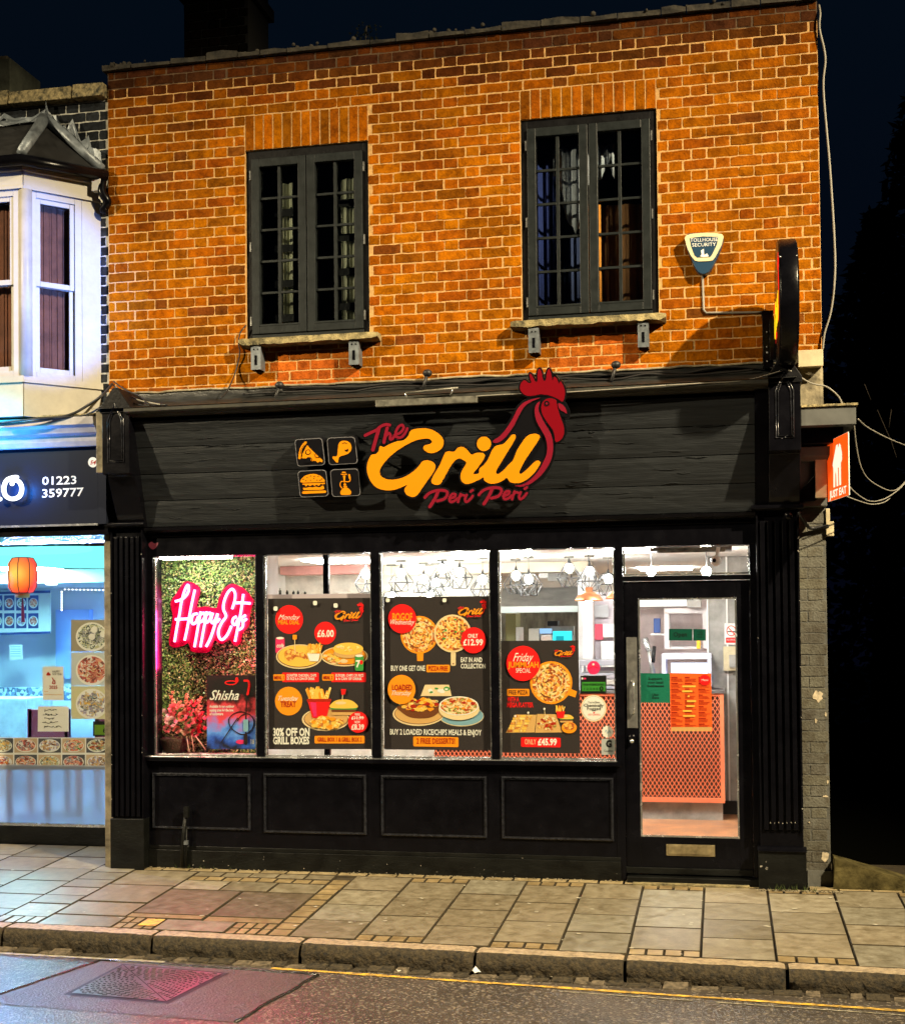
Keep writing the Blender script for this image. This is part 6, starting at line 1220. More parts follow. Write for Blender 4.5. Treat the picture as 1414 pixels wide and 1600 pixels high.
def dish(y0, y1, bgc, ms, seed, label):
    def fn(m_, s_):
        rd = random.Random(seed); m_.poly(s_, [(558,y0),(850,y0),(850,y1),(558,y1)], bgc, 0, .001); cy = (y0+y1)/2+10; m_.poly(s_, ell(720, cy, 125, (y1-y0)*.46), M['p_white'], 1); m_.poly(s_, ell(720, cy-3, 112, (y1-y0)*.40), fd[seed % 4], 2)
        for k in range(110):
            a, q_ = rd.uniform(0, 6.28), rd.random()**.5; x, y = 720+88*q_*cos(a), cy-10+(y1-y0)*.30*q_*sin(a); t = rd.uniform(0, 3.1); L_ = rd.uniform(6, 17); m_.ribbon(s_, [(x-L_*cos(t), y-L_*sin(t)*.7), (x, y+4), (x+L_*cos(t), y+L_*sin(t)*.7)], rd.uniform(3, 9), rd.choice(ms+[fd[seed % 4]]), 3+.05*k)
        if seed == 3:
            for x, y in ((720, 475), (810, 455), (740, 420)): m_.poly(s_, ell(x, y, 26), M['p_white'], 11)
    nnote(label, 'food picture', 'food_picture', fn)
g1, g2, g3, g4 = pp('g1', (.08, .08, .09)), pp('g2', (.35, .36, .38)), pp('g3', (.55, .40, .25)), pp('g4', (.62, .22, .16))
dish(342, 590, pp('khaki', (.34, .30, .22)), [g2, g1, g2, M['p_white']], 3, 'dark dish photograph with three pale eggs, top of the column on the takeaway glass')
dish(595, 856, pp('bg2', (.55, .60, .60)), [g4, M['p_white'], M['p_dkred'], g4, M['p_cream']], 4, 'pinkish dish photograph, middle of the column on the takeaway glass')
dish(860, 1118, pp('bg3', (.62, .58, .34)), [M['p_yel'], g2, M['p_blue'], g1, M['p_cream'], g3], 5, 'yellow and blue dish photograph, bottom of the column on the takeaway glass')
def strip(m_, s_):
    m_.poly(s_, [(-500,1262),(850,1262),(850,1512),(-500,1516)], M['p_white'], 0, .001); pal = [[g2, M['p_white'], g1], [g4, M['p_dkred'], M['p_orange']], [g3, M['p_brown'], M['p_tan']], [M['p_white'], g2, pp('dg', (.06, .10, .07))], [g2, M['p_green'], M['p_white']], [M['p_tan'], M['p_yel'], g3], [M['p_dkred'], M['p_brown'], M['p_tan']]]
    rd = random.Random(14)
    for r_ in range(2):
        for c in range(-3, 5):
            x0 = 116+187*c; x1 = min(x0+176, 846); y0 = 1268+128*r_; y1 = y0+112
            if x1-x0 < 30: continue
            ms = pal[(c*2+r_*3) % 7]; m_.poly(s_, [(x0,y0),(x1,y0),(x1,y1),(x0,y1)], g1 if (c+r_) % 2 else g3, 2); m_.poly(s_, ell((x0+x1)/2, y0+58, (x1-x0)*.46, 50), M['p_white'], 3); m_.poly(s_, ell((x0+x1)/2, y0+55, (x1-x0)*.42, 45), fd[(c+2*r_) % 4], 4)
            for k in range(46):
                x, y = (x0+x1)/2+rd.uniform(-.32, .32)*(x1-x0), y0+rd.uniform(20, 90); t = rd.uniform(0, 3.1); m_.ribbon(s_, [(x-9*cos(t), y-6*sin(t)), (x+9*cos(t), y+6*sin(t))], rd.uniform(3, 7), rd.choice(ms), 5+.06*k)
nnote('long strip of dish photographs in two rows along the takeaway glass', 'food picture', 'food_picture_strip', strip)
# furniture in the takeaway
nbox('takeaway_counter', -80, 1092, 42, 1200, 2.4, .5, pm('white_marble', (.62, .70, .74), .4, var=.25, vscale=6, bump=.1), 'white marbled counter at the left of the takeaway', 'counter')
nbox('wall_band', -60, 1074, 140, 1094, 3.58, .02, food('mosaic', [(.5,.6,.7),(.1,.15,.25),(.65,.75,.8),(.2,.3,.45)], 30), 'band of blue grey mosaic along the back wall of the takeaway', 'tile band')
def chair(x, y, lb):
    t = thing('dining_chair', (x, y, .09), lb, 'chair', 'dark red dining chairs in the takeaway'); w = pm('maroon_wood', (.16, .03, .04), .4); mb = MB(); mb.box(x-.2, x+.2, y-.2, y+.2, .50, .55, w); mb.build('seat', t, bevel=.01)
    mb = MB(); mb.box(x-.2, x+.2, y+.16, y+.2, .65, 1.0, w); mb.build('backrest', t, bevel=.01)
    for sx_ in (-1, 1):
        for sy_ in (-1, 1): mb = MB(); mb.box(x+sx_*.18-.02, x+sx_*.18+.02, y+sy_*.18-.02, y+sy_*.18+.02, .09, .5 if sy_ < 0 else 1.0, w); mb.build('leg', t)
chair(-5.35, 1.5, 'dark red dining chair behind the handwritten sheet'); chair(-4.95, 2.0, 'dark red dining chair beside the party wall in the takeaway'); chair(-5.9, 1.3, 'dark red dining chair in front of the marbled counter')
# red lantern
ln = thing('paper_lantern', at(36, 850, .95), 'glowing red paper lantern with a tassel hanging in the takeaway window', 'lantern'); lc = at(36, 899, .95)
paper = bpy.data.materials.new('red_lantern_silk'); paper.use_nodes = True; t_ = paper.node_tree; b_ = t_.nodes['Principled BSDF']; b_.inputs['Base Color'].default_value = (.6, .03, .01, 1); b_.inputs['Roughness'].default_value = .7
tc_ = t_.nodes.new('ShaderNodeTexCoord'); vl = t_.nodes.new('ShaderNodeVectorMath'); vl.operation = 'DISTANCE'; ORG[ln.name] = Vector(ln.location); cc_ = lc-Vector(ln.location); vl.inputs[1].default_value = (cc_.x, cc_.y-.10, cc_.z+.01); rm = t_.nodes.new('ShaderNodeValToRGB'); t_.links.new(tc_.outputs['Object'], vl.inputs[0]); t_.links.new(vl.outputs['Value'], rm.inputs[0])
e_ = rm.color_ramp.elements; e_[0].position = .03; e_[0].color = (1, .62, .10, 1); e_[1].position = .17; e_[1].color = (.75, .02, .008, 1); q_ = e_.new(.09); q_.color = (1, .28, .03, 1)  # bulb's hot spot painted into the shade's emission
t_.links.new(rm.outputs[0], b_.inputs['Emission Color']); b_.inputs['Emission Strength'].default_value = 1.25
mb = MB(); R_ = .118; mb.lathe([(.05, .15), (.09, .145), (R_, .10), (R_*1.04, .03), (R_*1.04, -.03), (R_, -.10), (.09, -.145), (.05, -.15)], lc, paper, 36)
mb.build('lantern_body', ln)
mb = MB(); dk = pm('lantern_rib', (.10, .015, .01), .6)
for k in range(8):
    a = 2*pi*k/8+.2; mb.tube([lc+Vector((r_*cos(a), r_*sin(a), h)) for r_, h in ((.052, .152), (.092, .147), (R_+.002, .10), (R_*1.04+.002, .03), (R_*1.04+.002, -.03), (R_+.002, -.10), (.092, -.147), (.052, -.152))], .0035, dk, seg=5)
for z in (-.152, .152): mb.tube([lc+Vector((.06*cos(2*pi*k/16), .06*sin(2*pi*k/16), z)) for k in range(16)], .006, dk, seg=5, closed=True)
mb.build('rib', ln)
mb = MB(); mb.lathe([(.0, -.152), (.062, -.155), (.058, -.19), (0, -.195)], lc, M['p_tan'], 20); mb.build('collar', ln)
mb = MB(); mb.tube([lc+Vector((0, 0, -.19)), lc+Vector((0, 0, -.28)), lc+Vector((.004, 0, -.40))], [.004, .012, .016], pm('tassel_red', (.5, .01, .06), .7), seg=8); mb.build('tassel', ln)
mb = MB(); mb.tube([lc+Vector((0, 0, .15)), Vector((lc.x, lc.y, 2.42))], .003, M['wire']); mb.tube([lc+Vector((-.03, 0, .15)), Vector((lc.x-.07, lc.y, 2.42))], .003, M['wire']); mb.build('cord', ln)
mb = MB(); mb.sphere(lc, .035, emis('lantern_bulb', (1, .42, .07), 30), sz=1.8); mb.build('bulb', ln)
# room lights of the takeaway (blue LED wash from the ceiling edge)
def panel_light(x, y, z, sx_, sy_, col, e, lb):
    mb = MB(); mb.box(x-sx_, x+sx_, y-sy_, y+sy_, z-.01, z, emis('led_wash', col, e)); mb.build('ceiling_light', label=lb, cat='ceiling light')
panel_light(-5.1, 1.7, 2.42, .4, .12, (.50, .82, 1), 60, 'blue LED strip panel over the takeaway window')
panel_light(-6.6, 2.2, 2.30, .3, .3, (.30, .86, 1), 130, 'blue LED panel over the marbled counter'); panel_light(-5.3, 3.3, 2.165, .35, .25, (.14, .32, 1), 90, 'blue LED panel at the rear of the takeaway')
panel_light(-4.95, 1.0, 2.42, .25, .12, (.62, .82, 1), 55, 'white blue LED panel by the party wall in the takeaway')
# ================================================================== GROUND
KX = lambda x: -1.75-.036*(x+4.5)          # kerb front line
GZ = lambda y: -.08+.05*(min(y, .7)+.1)
ground = MB(); asph = None
def asphalt():
    mt, t, b = newmat('wet_asphalt'); N = t.nodes.new; L = t.links.new; tc = N('ShaderNodeTexCoord')
    n = N('ShaderNodeTexNoise'); n.inputs['Scale'].default_value = 1.6; n.inputs['Detail'].default_value = 8; n.inputs['Roughness'].default_value = .7
    v = N('ShaderNodeTexVoronoi'); v.inputs['Scale'].default_value = 75; n2 = N('ShaderNodeTexNoise'); n2.inputs['Scale'].default_value = 90; n2.inputs['Detail'].default_value = 4
    for q_ in (n, v, n2): L(tc.outputs['Object'], q_.inputs['Vector'])
    r = N('ShaderNodeValToRGB'); r.color_ramp.elements[0].position = .35; r.color_ramp.elements[0].color = (.040, .034, .028, 1); r.color_ramp.elements[1].position = .7; r.color_ramp.elements[1].color = (.090, .074, .058, 1)
    rs = N('ShaderNodeValToRGB'); rs.color_ramp.elements[0].position = .80; rs.color_ramp.elements[0].color = (0, 0, 0, 1); rs.color_ramp.elements[1].position = .93; rs.color_ramp.elements[1].color = (1, 1, 1, 1)
    L(n.outputs['Fac'], r.inputs[0]); sp = N('ShaderNodeSeparateColor'); L(v.outputs['Color'], sp.inputs[0]); L(sp.outputs[0], rs.inputs[0])
    mx = N('ShaderNodeMix'); mx.data_type = 'RGBA'; L(rs.outputs[0], mx.inputs[0]); L(r.outputs[0], mx.inputs[6]); mx.inputs[7].default_value = (.22, .185, .14, 1); L(mx.outputs[2], b.inputs['Base Color'])
    mr = N('ShaderNodeMapRange'); mr.inputs[3].default_value = .2; mr.inputs[4].default_value = .5; L(n.outputs['Fac'], mr.inputs[0]); L(mr.outputs[0], b.inputs['Roughness'])
    ad = N('ShaderNodeMath'); ad.operation = 'ADD'; L(v.outputs['Distance'], ad.inputs[0]); L(n2.outputs['Fac'], ad.inputs[1])
    bp = N('ShaderNodeBump'); bp.inputs['Strength'].default_value = .6; bp.inputs['Distance'].default_value = .004; L(ad.outputs[0], bp.inputs['Height']); L(bp.outputs[0], b.inputs['Normal']); return mt
ZR = -.29; asph = asphalt()
mb = MB(); mb.add([(-40, -30, ZR), (40, -30, ZR), (40, KX(40)+.05, ZR), (-40, KX(-40)+.05, ZR)], [(0, 1, 2, 3)], asph); mb.build('road', kind='structure', origin=(0, 0, 0))
mb = MB(); mb.add([(-60, -31, ZR-.3), (60, -31, ZR-.3), (60, 60, ZR-.3), (-60, 60, ZR-.3)], [(0, 1, 2, 3)], pm('dark_earth', (.02, .018, .014), .95)); mb.build('ground', kind='structure')
# yellow line, broken over the patch
yl = pm('worn_yellow_paint', (.62, .36, .03), .6, var=.75, vscale=16, vcol=(.10, .08, .05), bump=.4); yp = MB()
rr = random.Random(2)
def line(pts, w, mt, z=ZR+.004):
    for (xa_, ya_), (xb_, yb_) in zip(pts, pts[1:]):
        n = max(int(abs(xb_-xa_)/.12), 1)
        for i in range(n):
            if rr.random() < .012: continue
            t0, t1 = i/n, (i+1)/n; P0 = (xa_+(xb_-xa_)*t0, ya_+(yb_-ya_)*t0); P1 = (xa_+(xb_-xa_)*t1, ya_+(yb_-ya_)*t1); w0, w1_ = w*rr.uniform(.65, 1.1), w*rr.uniform(.65, 1.1)
            yp.add([(P0[0], P0[1]-w0/2, z), (P1[0], P1[1]-w1_/2, z), (P1[0], P1[1]+w1_/2, z), (P0[0], P0[1]+w0/2, z)], [(0, 1, 2, 3)], mt)
line([(-8, -1.80), (-4.41, -1.87), (-3.3, -1.90)], .045, pm('faded_line', (.34, .30, .20), .6, var=.6, vscale=20)); line([(-2.62, -1.93), (-1.4, -2.02), (.9, -2.19), (6, -2.5)], .042, yl); line([(-.9, -2.13), (.9, -2.27), (4, -2.5)], .018, pm('faint_line', (.28, .25, .17), .6, var=.8, vscale=30, vcol=(.07, .06, .045)))
yp.build('road_marking', kind='structure')
# kerb stones: rough granite
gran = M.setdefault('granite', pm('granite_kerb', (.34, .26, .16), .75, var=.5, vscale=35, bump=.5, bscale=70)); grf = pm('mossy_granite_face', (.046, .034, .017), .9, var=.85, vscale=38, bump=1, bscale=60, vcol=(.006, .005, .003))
kj = [-8.2, -7.3, -6.35, -5.4, -4.46, -3.44, -2.48, -1.42, -.56, .32, 1.25, 2.2, 3.1, 4.0]
from mathutils import noise as NZ
mb = MB()
for a, b in zip(kj, kj[1:]):
    a += .010; b -= .010; n = max(int((b-a)/.025), 2); m_ = 9; V = []; F1 = []; F2 = []
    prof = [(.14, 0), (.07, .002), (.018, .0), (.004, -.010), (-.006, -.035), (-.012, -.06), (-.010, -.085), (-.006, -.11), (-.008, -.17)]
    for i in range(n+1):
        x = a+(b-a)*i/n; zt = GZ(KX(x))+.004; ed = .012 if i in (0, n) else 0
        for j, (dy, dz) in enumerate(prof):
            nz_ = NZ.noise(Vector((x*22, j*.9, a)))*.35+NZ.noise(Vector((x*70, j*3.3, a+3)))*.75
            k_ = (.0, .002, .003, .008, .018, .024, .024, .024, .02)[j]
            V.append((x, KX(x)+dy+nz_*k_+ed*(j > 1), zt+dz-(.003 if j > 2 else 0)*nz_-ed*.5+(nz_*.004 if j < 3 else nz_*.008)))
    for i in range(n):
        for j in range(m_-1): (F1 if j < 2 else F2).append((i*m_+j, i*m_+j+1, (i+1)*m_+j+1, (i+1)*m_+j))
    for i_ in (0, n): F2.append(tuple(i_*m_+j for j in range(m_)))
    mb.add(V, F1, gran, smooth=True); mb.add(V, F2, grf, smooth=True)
mb.build('kerb', kind='structure')
# gutter setts
sett = pm('dirty_sett', (.13, .10, .065), .8, var=.7, vscale=30, bump=.6, vcol=(.03, .025, .015))
mb = MB(); x = -6.
while x < 4:
    w = rr.uniform(.07, .17); y = KX(x)-.035; hh = rr.uniform(-.012, .012)
    mb.prism([(x, y-.05+rr.uniform(-.012, .02), ZR+.008+hh*.3), (x+w-.015, y-.05+rr.uniform(-.012, .02), ZR+.010), (x+w-.012, y+.03, ZR+.016+hh), (x+.008, y+.03, ZR+.014+hh)], (0, 0, -.05), grf if rr.random() < .55 else sett); x += w
mb.build('gutter_setts', kind='structure', bevel=.004)
# ---- pavement slabs, each with its own tone and joints
def slabmat():
    mt, t, b = newmat('york_paving'); N = t.nodes.new; L = t.links.new; a = N('ShaderNodeAttribute'); a.attribute_name = 'Col'; tc = N('ShaderNodeTexCoord')
    n = N('ShaderNodeTexNoise'); n.inputs['Scale'].default_value = 13; n.inputs['Detail'].default_value = 9; n.inputs['Roughness'].default_value = .7; L(tc.outputs['Object'], n.inputs['Vector'])
    r = N('ShaderNodeValToRGB'); r.color_ramp.elements[0].position = .3; r.color_ramp.elements[0].color = (.50, .44, .34, 1); r.color_ramp.elements[1].position = .66; r.color_ramp.elements[1].color = (1.18, 1.15, 1.08, 1); L(n.outputs['Fac'], r.inputs[0])
    mx = N('ShaderNodeMix'); mx.data_type = 'RGBA'; mx.blend_type = 'MULTIPLY'; mx.inputs[0].default_value = 1; L(a.outputs['Color'], mx.inputs[6]); L(r.outputs[0], mx.inputs[7]); L(mx.outputs[2], b.inputs['Base Color'])
    mr = N('ShaderNodeMapRange'); mr.inputs[3].default_value = .22; mr.inputs[4].default_value = .5; L(n.outputs['Fac'], mr.inputs[0]); L(mr.outputs[0], b.inputs['Roughness'])
    n2 = N('ShaderNodeTexNoise'); n2.inputs['Scale'].default_value = 60; n2.inputs['Detail'].default_value = 6; L(tc.outputs['Object'], n2.inputs['Vector']); bp = N('ShaderNodeBump'); bp.inputs['Strength'].default_value = .35; bp.inputs['Distance'].default_value = .004; L(n2.outputs['Fac'], bp.inputs['Height']); L(bp.outputs[0], b.inputs['Normal']); return mt
slm = slabmat(); pv = MB(); rp_ = random.Random(41)
dirt = pm('joint_dirt', (.040, .028, .011), .95, var=.5, vscale=20)
def slab(P, col=None, lift=0., bev=.004):
    """paving stone from its plan corners"""
    k = rp_.uniform(.82, 1.15); col = col or rp_.choice([(.235, .205, .15), (.215, .19, .14), (.26, .235, .18), (.23, .215, .17)]); col = tuple(c*k for c in col); t = rp_.uniform(-.002, .002)+lift
    Q = offset(P, -.006); I = offset(P, -.0125); n = len(P)
    V = [(x, y, GZ(y)-.03) for x, y in Q]+[(x, y, GZ(y)-.006+t) for x, y in Q]+[(x, y, GZ(y)+t) for x, y in I]
    F_ = [tuple(range(2*n, 3*n))]
    for i in range(n): h = (i+1) % n; F_ += [(i, h, n+h, n+i), (n+i, n+h, 2*n+h, 2*n+i)]
    pv.add(V, F_[:1], slm, col); pv.add(V, F_[1:], dirt, (1, 1, 1))
buff = (.30, .23, .125)
def rect(x0, x1, y0, y1, **k): slab([(x0, y0), (x1, y0), (x1, y1), (x0, y1)], **k)
# columns from the joints of the photograph
cols = [-2.60, -2.18, -1.77, -1.36, -.955, -.555, -.145, .27, .70]
x = .70
while x < 5: x += .41; cols.append(x)
yb = -.16
def column(x0, x1, bricks_at_kerb, bricks_at_wall, npan, y_top=yb):
    xm = (x0+x1)/2; y0 = KX(xm)+.142; y1 = y_top
    if bricks_at_kerb:
        for k in range(4): rect(x0+(x1-x0)*k/4, x0+(x1-x0)*(k+1)/4, y0, y0+.115, col=buff)
        y0 += .115
    if bricks_at_wall:
        for k in range(4): rect(x0+(x1-x0)*k/4, x0+(x1-x0)*(k+1)/4, y1-.11, y1, col=buff)
        y1 -= .11
    for k in range(npan): rect(x0, x1, y0+(y1-y0)*k/npan, y0+(y1-y0)*(k+1)/npan)
for i in range(len(cols)-1):
    odd = i % 2 == 1
    column(cols[i], cols[i+1], odd, odd, 4 if not odd else 3)
# narrow brick strip and the left hand field around the inspection cover
for k in range(11): rect(-2.74, -2.605, KX(-2.7)+.142+.14*k, KX(-2.7)+.142+.14*(k+1), col=buff) if KX(-2.7)+.142+.14*(k+1) < yb+.02 else None
def field(x0, x1, y0, y1, n, m, col=None):
    for i in range(n):
        for j in range(m): rect(x0+(x1-x0)*i/n, x0+(x1-x0)*(i+1)/n, y0+(y1-y0)*j/m, y0+(y1-y0)*(j+1)/m, col=col)
# kerb side band under the cover frame
ky = lambda x: KX(x)+.142
field(-3.02, -2.745, ky(-2.9), ky(-2.9)+.24, 4, 2, buff); rect(-3.50, -3.025, ky(-3.3), ky(-3.3)+.24); field(-3.78, -3.505, ky(-3.6), ky(-3.6)+.24, 4, 2, buff); rect(-4.30, -3.785, ky(-4.0), ky(-4.0)+.24); field(-4.62, -4.305, ky(-4.5), ky(-4.5)+.15, 4, 1, buff); rect(-4.62, -4.305, ky(-4.5)+.15, ky(-4.5)+.46); rect(-4.30, -3.80, ky(-4.1)+.245, ky(-4.1)+.56)
conc = (.17, .135, .10)
for a, b in ((-3.795, -3.27), (-3.265, -2.745)): rect(a, b, -1.30, -.68, col=conc)      # two recessed cover trays
rect(-4.30, -3.80, -1.05, -.60); rect(-4.30, -3.80, -.595, -.17); field(-3.795, -2.745, -.675, -.42, 3, 1); field(-3.795, -2.745, -.415, -.30, 8, 1, buff); field(-3.795, -2.745, -.295, -.165, 5, 1, (.24, .21, .15))
rect(-3.795, -3.27, ky(-3.5)+.245, -1.305, col=buff); rect(-3.265, -2.745, ky(-3)+.245, -1.305, col=buff)
# left of the party wall
xs_ = [-4.62, -5.05, -5.5, -5.95, -6.4, -6.85, -7.3, -7.8]
for i in range(len(xs_)-1):
    a, b = xs_[i+1], xs_[i]; y0 = ky(a); 
    if i % 2 == 0: field(a, b, y0, y0+.11, 4, 1, buff); y0 += .11
    y1 = .56; n = 5; st = 0 if i % 2 else .18
    ys = [y0]+[y0+st+(y1-y0-st)*k/n for k in range(0 if st else 1, n+1)]
    for p, q_ in zip(ys, ys[1:]):
        if q_-p > .03: rect(a, b, p, q_)
for k in range(5): rect(-4.62, -4.305, ky(-4.5)+.465+.19*k*1.15, ky(-4.5)+.465+.19*(k+1)*1.15)
# edging course along the building
x = -4.3
while x < 4.0: w = rp_.uniform(.17, .24); rect(x, x+w, yb, -.055 if x < .55 else .1, col=(.33, .27, .16)); x += w
# yellow painted sett
pv.add([(-3.62, ky(-3.6)+.05, GZ(ky(-3.6)+.05)+.006), (-3.50, ky(-3.6)+.05, GZ(ky(-3.6)+.05)+.006), (-3.50, ky(-3.6)+.20, GZ(ky(-3.6)+.2)+.006), (-3.62, ky(-3.6)+.20, GZ(ky(-3.6)+.2)+.006)], [(0, 1, 2, 3)], yl, (1, 1, 1))
# gum spots
gum = pm('trodden_gum', (.52, .48, .38), .8)
for k in range(70):
    x = rp_.uniform(-5.5, 1.6); y = rp_.uniform(KX(x)+.16, -.2); r_ = rp_.uniform(.006, .016); pv.add([(x+r_*rp_.uniform(.7, 1.4)*cos(t*pi/4), y+r_*rp_.uniform(.6, 1)*sin(t*pi/4), GZ(y)+.0055) for t in range(8)], [tuple(range(8))], gum, (1, 1, 1))
# joints bed
V = []; Fs = []; nn = 60
for i in range(nn+1):
    x = -9+14*i/nn
    for y in (KX(x)+.06, -.1, .7): V.append((x, y, GZ(y)-.016))
for i in range(nn):
    for j in range(2): Fs.append((i*3+j, i*3+3+j, i*3+4+j, i*3+1+j))
pv.add(V, Fs, dirt, (1, 1, 1)); pv.build('pavement', kind='structure')
# litter scraps and leaves in the gutter
for i, (px, py, s_, lb) in enumerate(((743, 1521, .03, 'crumpled white paper scrap in the gutter at a kerb joint'), (623, 1518, .02, 'pale scrap of litter in the gutter left of the white paper'), (1150, 1537, .016, 'tiny pale scrap in the gutter right of the middle'), (862, 1528, .018, 'flat pale scrap in the gutter near the yellow line'))):
    c = PG = None; dd = ray(px, py); t_ = (ZR+.01-CAM.z)/dd.z; c = CAM+dd*t_; mb = MB(); q_ = random.Random(i)
    pts = [c+Vector((s_*q_.uniform(.6, 1.2)*cos(a*pi/4), s_*.6*q_.uniform(.6, 1)*sin(a*pi/4), q_.uniform(0, s_*.7))) for a in range(8)]; top = c+Vector((0, 0, s_*(1.4 if i == 0 else .4)))
    mb.add(pts+[top], [(k, (k+1) % 8, 8) for k in range(8)], M['white'] if i == 0 else gum); mb.build('litter', label=lb, cat='litter')
# weeds and grit along the wall foot
mb = MB(); q_ = random.Random(6)
for k in range(420):
    x = q_.choice([q_.uniform(-4.3, -.6), q_.uniform(.2, .75)]); y = -.085-abs(q_.gauss(0, .02)) - (.12 if x > .2 else 0); s_ = q_.uniform(.003, .010); z = GZ(y)+.004
    mb.add([(x-s_, y, z), (x+s_, y-s_*.5, z), (x+s_*.3, y+s_, z), (x, y, z+s_)], [(0, 1, 3), (1, 2, 3), (2, 0, 3)], M['stone'] if k % 3 else dirt)
mb.build('grit', kind='stuff', label='grit and debris along the foot of the shopfront', cat='grit')
mb = MB()
for k in range(46):
    x = q_.choice([q_.uniform(.30, .60)]*3+[q_.uniform(-4.1, -3.6)]); y = -.215 if x > 0 else -.085; z = GZ(y); h = q_.uniform(.02, .055); dx = q_.uniform(-.03, .03)
    mb.add([(x-.003, y, z), (x+.003, y, z), (x+dx, y-q_.uniform(0, .02), z+h)], [(0, 1, 2)], pm('weed_green', (.06, .09, .02), .8) if k == 0 else mb.mats[0])
mb.build('weeds', kind='stuff', label='small weeds at the foot of the right pilaster', cat='weeds')
# ---- patched asphalt and the triangular manhole covers
mh = thing('manhole_cover', (-3.2, -2.37, ZR), 'square cast iron cover of two triangular plates set in the road near the kerb', 'manhole cover')
C4 = [(-3.53, -2.63), (-2.94, -2.69), (-2.85, -2.10), (-3.51, -2.02)]; iron = pm('wet_cast_iron', (.26, .23, .24), .34, .9, var=.3, vscale=20, bump=.1, bscale=60); irond = pm('iron_gap', (.012, .010, .010), .6)
mb = MB(); fr_ = offset(C4, .035); n = 4
mb.add([(x, y, ZR+.005) for x, y in fr_], [(0, 1, 2, 3)], irond); mb.build('frame', mh)
def plate(P):
    mb = MB(); P = offset(P, -.008); mb.add([(x, y, ZR+.0085) for x, y in P], [tuple(range(len(P)))], iron)
    def inside(x, y, m_=.018):
        s = 1 if area(P) > 0 else -1
        for i in range(len(P)):
            a, b = P[i], P[(i+1) % len(P)]; e = Vector((b[0]-a[0], b[1]-a[1])); 
            if s*(e.x*(y-a[1])-e.y*(x-a[0]))/e.length < m_: return False
        return True
    for ring in range(1, 15):
        R1_ = .030*ring; n_ = int(2*pi*R1_/.040)
        for q in range(n_):
            a = 2*pi*q/n_+(ring % 2)*pi/n_; x, y = -3.2+R1_*cos(a), -2.36+R1_*sin(a)
            if inside(x, y, .012):
                a += pi/2+.5; c, s = cos(a), sin(a); L_, w_ = .015, .0055
                Q = [(x+c*u-s*v, y+s*u+c*v) for u, v in ((-L_, -w_), (L_, -w_), (L_, w_), (-L_, w_))]
                mb.add([(u, v, ZR+.0086) for u, v in Q]+[((u-x)*.7+x, (v-y)*.7+y, ZR+.0122) for u, v in Q], [(4, 5, 6, 7)], iron); mb.add([(u, v, ZR+.0086) for u, v in Q]+[((u-x)*.7+x, (v-y)*.7+y, ZR+.0122) for u, v in Q], [(k, (k+1) % 4, 4+(k+1) % 4, 4+k) for k in range(4)], irond)
    return mb.build('cover_plate', mh)
plate([C4[0], C4[3], C4[1]]); plate([C4[1], C4[3], C4[2]])
pa = MB(); patch = pm('patched_asphalt', (.085, .070, .060), .45, var=.6, vscale=40, bump=.8, bscale=70)
Pq = [(-3.95, -2.86), (-2.45, -2.96), (-2.30, -2.02), (-3.70, -1.93)]
pa.add([(x, y, ZR+.0025) for x, y in Pq], [(0, 1, 2, 3)], patch)
tar = pm('tar_seam', (.02, .018, .018), .25, bump=.5)
for a, b in zip(Pq, Pq[1:]+Pq[:1]):
    pts = [(a[0]+(b[0]-a[0])*i/10+rr.uniform(-.008, .008), a[1]+(b[1]-a[1])*i/10+rr.uniform(-.008, .008)) for i in range(11)]
    if a is Pq[0]: continue
    pa.tube([(x, y, ZR+.001) for x, y in pts], .011, tar, seg=6)
pa.build('asphalt_patch', kind='structure')
# ---- A bent post at the wall foot, left
bp_ = MB(); P0, P1 = at(285, 1355, -.10), at(292, 1262, -.10); bp_.tube([P0, Vector((P0.x+.012, -.115, P0.z+.2)), Vector((P1.x, -.11, P1.z))], [.016, .014, .014], M['black_base'], seg=8); bp_.box(P1.x-.012, P1.x+.022, -.13, -.095, P1.z-.07, P1.z+.01, M['black_base']); bp_.tube([(P0.x+.03, -.10, P0.z), (P0.x+.035, -.10, P0.z+.30)], .009, M['black_base']); bp_.box(P0.x+.01, P0.x+.05, -.12, -.095, P0.z+.17, P0.z+.20, M['bracket']); bp_.build('bicycle_bolt', label='short black metal post with a hasp in front of the leftmost riser panel', cat='post')
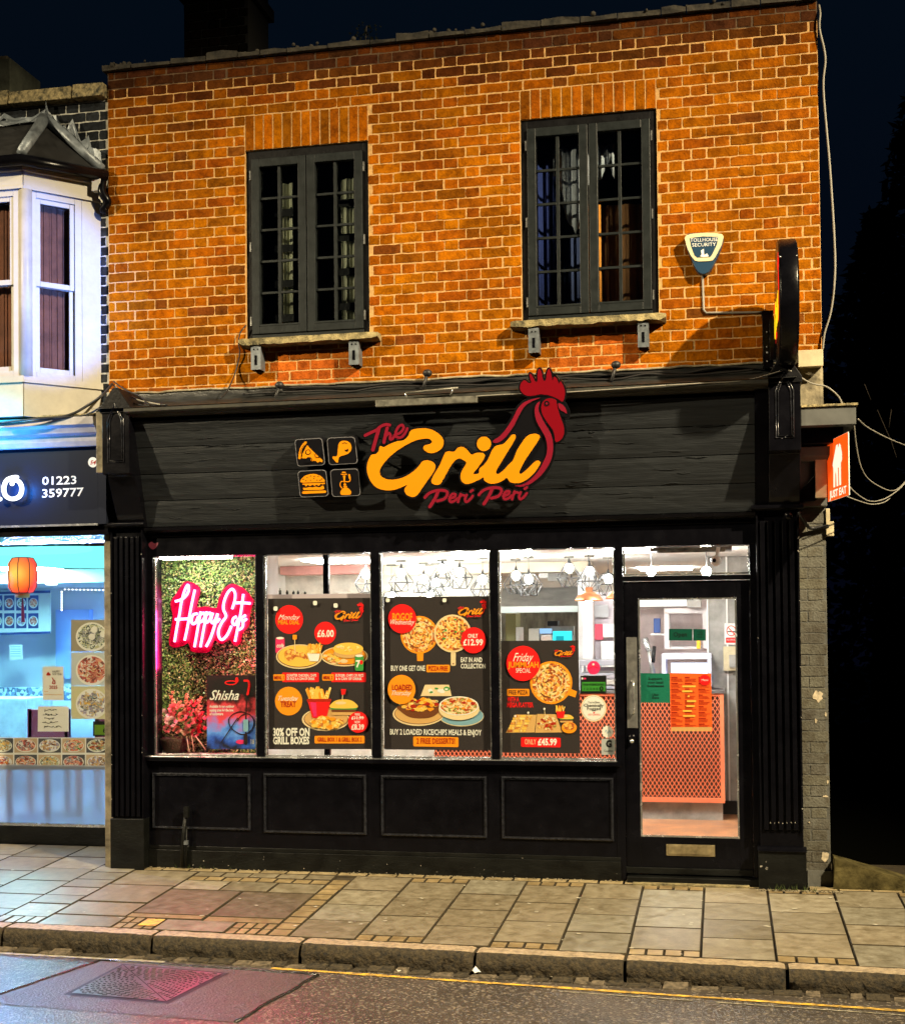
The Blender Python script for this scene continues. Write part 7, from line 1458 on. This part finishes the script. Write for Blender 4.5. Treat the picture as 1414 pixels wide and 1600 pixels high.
# ================================================================== ALLEY SIDE (right)
mb = MB(); mb.prism([(.70, -.12, -.20), (.72, -.12, .115), (1.25, -.10, -.03), (2.4, -.05, -.25), (2.4, -.05, -.35), (.70, -.12, -.35)], (0, .22, 0), pm('mossy_verge', (.075, .062, .025), 1, spec=.05, var=.7, vscale=9, bump=1, bscale=30)); mb.build('verge', kind='structure')
mb = MB(); mb.add([(.7, .1, -.12), (8, .1, -.5), (8, 14, -.3), (.7, 14, .0)], [(0, 1, 2, 3)], pm('unlit_ground_black', (.002, .002, .0015), 1, spec=0)); mb.build('alley_ground', kind='structure')  # near black colour stands in for the unlit alley floor
def tree(x, y, h, rad, lb, seed, taper=.6):
    t = thing('tree', (x, y, -.4), lb, 'tree'); mb = MB(); r_ = random.Random(seed); bark = M.setdefault('bark', pm('bark', (.03, .022, .015), .95)); mb.tube([(x, y, -.4), (x+.1, y, h*.4), (x, y, h*.85)], [.22, .15, .05], bark)
    for k in range(16): a = r_.uniform(0, 6.28); z = h*r_.uniform(.25, .85); rr_ = rad*(1-z/h)*1.1+.3; mb.tube([(x, y, z), (x+rr_*.6*cos(a), y+rr_*.6*sin(a), z+.4), (x+rr_*cos(a), y+rr_*sin(a), z+.5)], [.06, .035, .01], bark, seg=5)
    mb.build('trunk', t); mb = MB(); lf = M.setdefault('darkleaf', pm('dark_evergreen_leaf', (.003, .004, .002), .9, spec=.1))  # leaf colour near black, darkness painted in to keep the silhouette
    for k in range(5200):
        z = h*(r_.random()**.8); w = rad*(1-(z/h)**1.4)+.15; a = r_.uniform(0, 6.28); q_ = w*(r_.random()**.4)*(.75+.25*sin(a*3+z*2)); c = Vector((x+q_*cos(a), y+q_*sin(a), z)); d1 = Vector((r_.gauss(0, 1), r_.gauss(0, 1), r_.gauss(0, .6))).normalized(); d2 = d1.orthogonal().normalized(); s_ = r_.uniform(.05, .13)
        mb.add([c-d1*s_, c+d2*s_*.5, c+d1*s_, c-d2*s_*.5], [(0, 1, 2, 3)], lf)
    mb.build('crown', t)
pA = at(1400, 300, 9); tree(at(1440, 600, 9).x, 9, at(1400, 150, 9).z, 2.5, 'tall dark evergreen tree silhouetted against the night sky at the right edge', 5); tree(at(1372, 600, 7.5).x, 7.5, at(1370, 330, 7.5).z, 1.5, 'lower dark bushy tree in the alley between the shop and the tall evergreen', 8)
tw = MB()
for P in ([(1370,640),(1382,668),(1392,690),(1400,715)],[(1392,640),(1388,668)],[(1350,600),(1360,625)]): tw.tube([at(x, y, 1.5) for x, y in P], [.003]*len(P), M['bark'], seg=5)
tw.build('bare_twig', label='few bare twigs hanging in the dark alley above the flag sign wires', cat='twigs')
# weeds on the main parapet
wd = MB(); q_ = random.Random(19); cc = at(571, 60, .1)
for k in range(130): a = Vector((cc.x+q_.gauss(0, .05), .1+q_.gauss(0, .05), 6.02+q_.random()**1.4*.20)); d1 = Vector((q_.gauss(0, 1), q_.gauss(0, 1), q_.gauss(0, 1))).normalized(); e = d1.orthogonal().normalized(); wd.add([a-d1*.014, a+e*.008, a+d1*.014, a-e*.008], [(0, 1, 2, 3)], M['darkleaf'])
wd.tube([(cc.x, .1, 6.02), (cc.x+.01, .1, 6.2)], .004, M['bark']); wd.build('wall_weed', label='small dark weed growing on the brick parapet left of centre', cat='plant')

# ---- chips and flecks in the black paint along the shopfront's edges
mb = MB(); q_ = random.Random(55); chp = pm('paint_chip', (.30, .28, .24), .7)
def chip(x, y, z, s_):
    n = 6; mb.prism([(x+s_*q_.uniform(.5, 1.1)*cos(k*pi/3), y, z+s_*q_.uniform(.5, 1.4)*sin(k*pi/3)) for k in range(n, 0, -1)], (0, .0015, 0), chp)
for k in range(30): chip(q_.uniform(-4.2, -.7), -.0762, abs(q_.gauss(0, .05))-.08, q_.uniform(.0015, .005))
for k in range(26): chip(q_.choice([-4.50, -4.25, .236, .510])+q_.uniform(-.003, .003), -.1492, q_.uniform(.32, 2.4), q_.uniform(.0015, .0045))
for k in range(7): chip(.30+k*.027, -.1412, .36+q_.uniform(-.004, .004), .004)
for k in range(6): chip(q_.uniform(.22, .30), -.1763, q_.uniform(.04, .10), q_.uniform(.003, .010))
mb.build('paint_chips', bld)['kind'] = 'stuff'
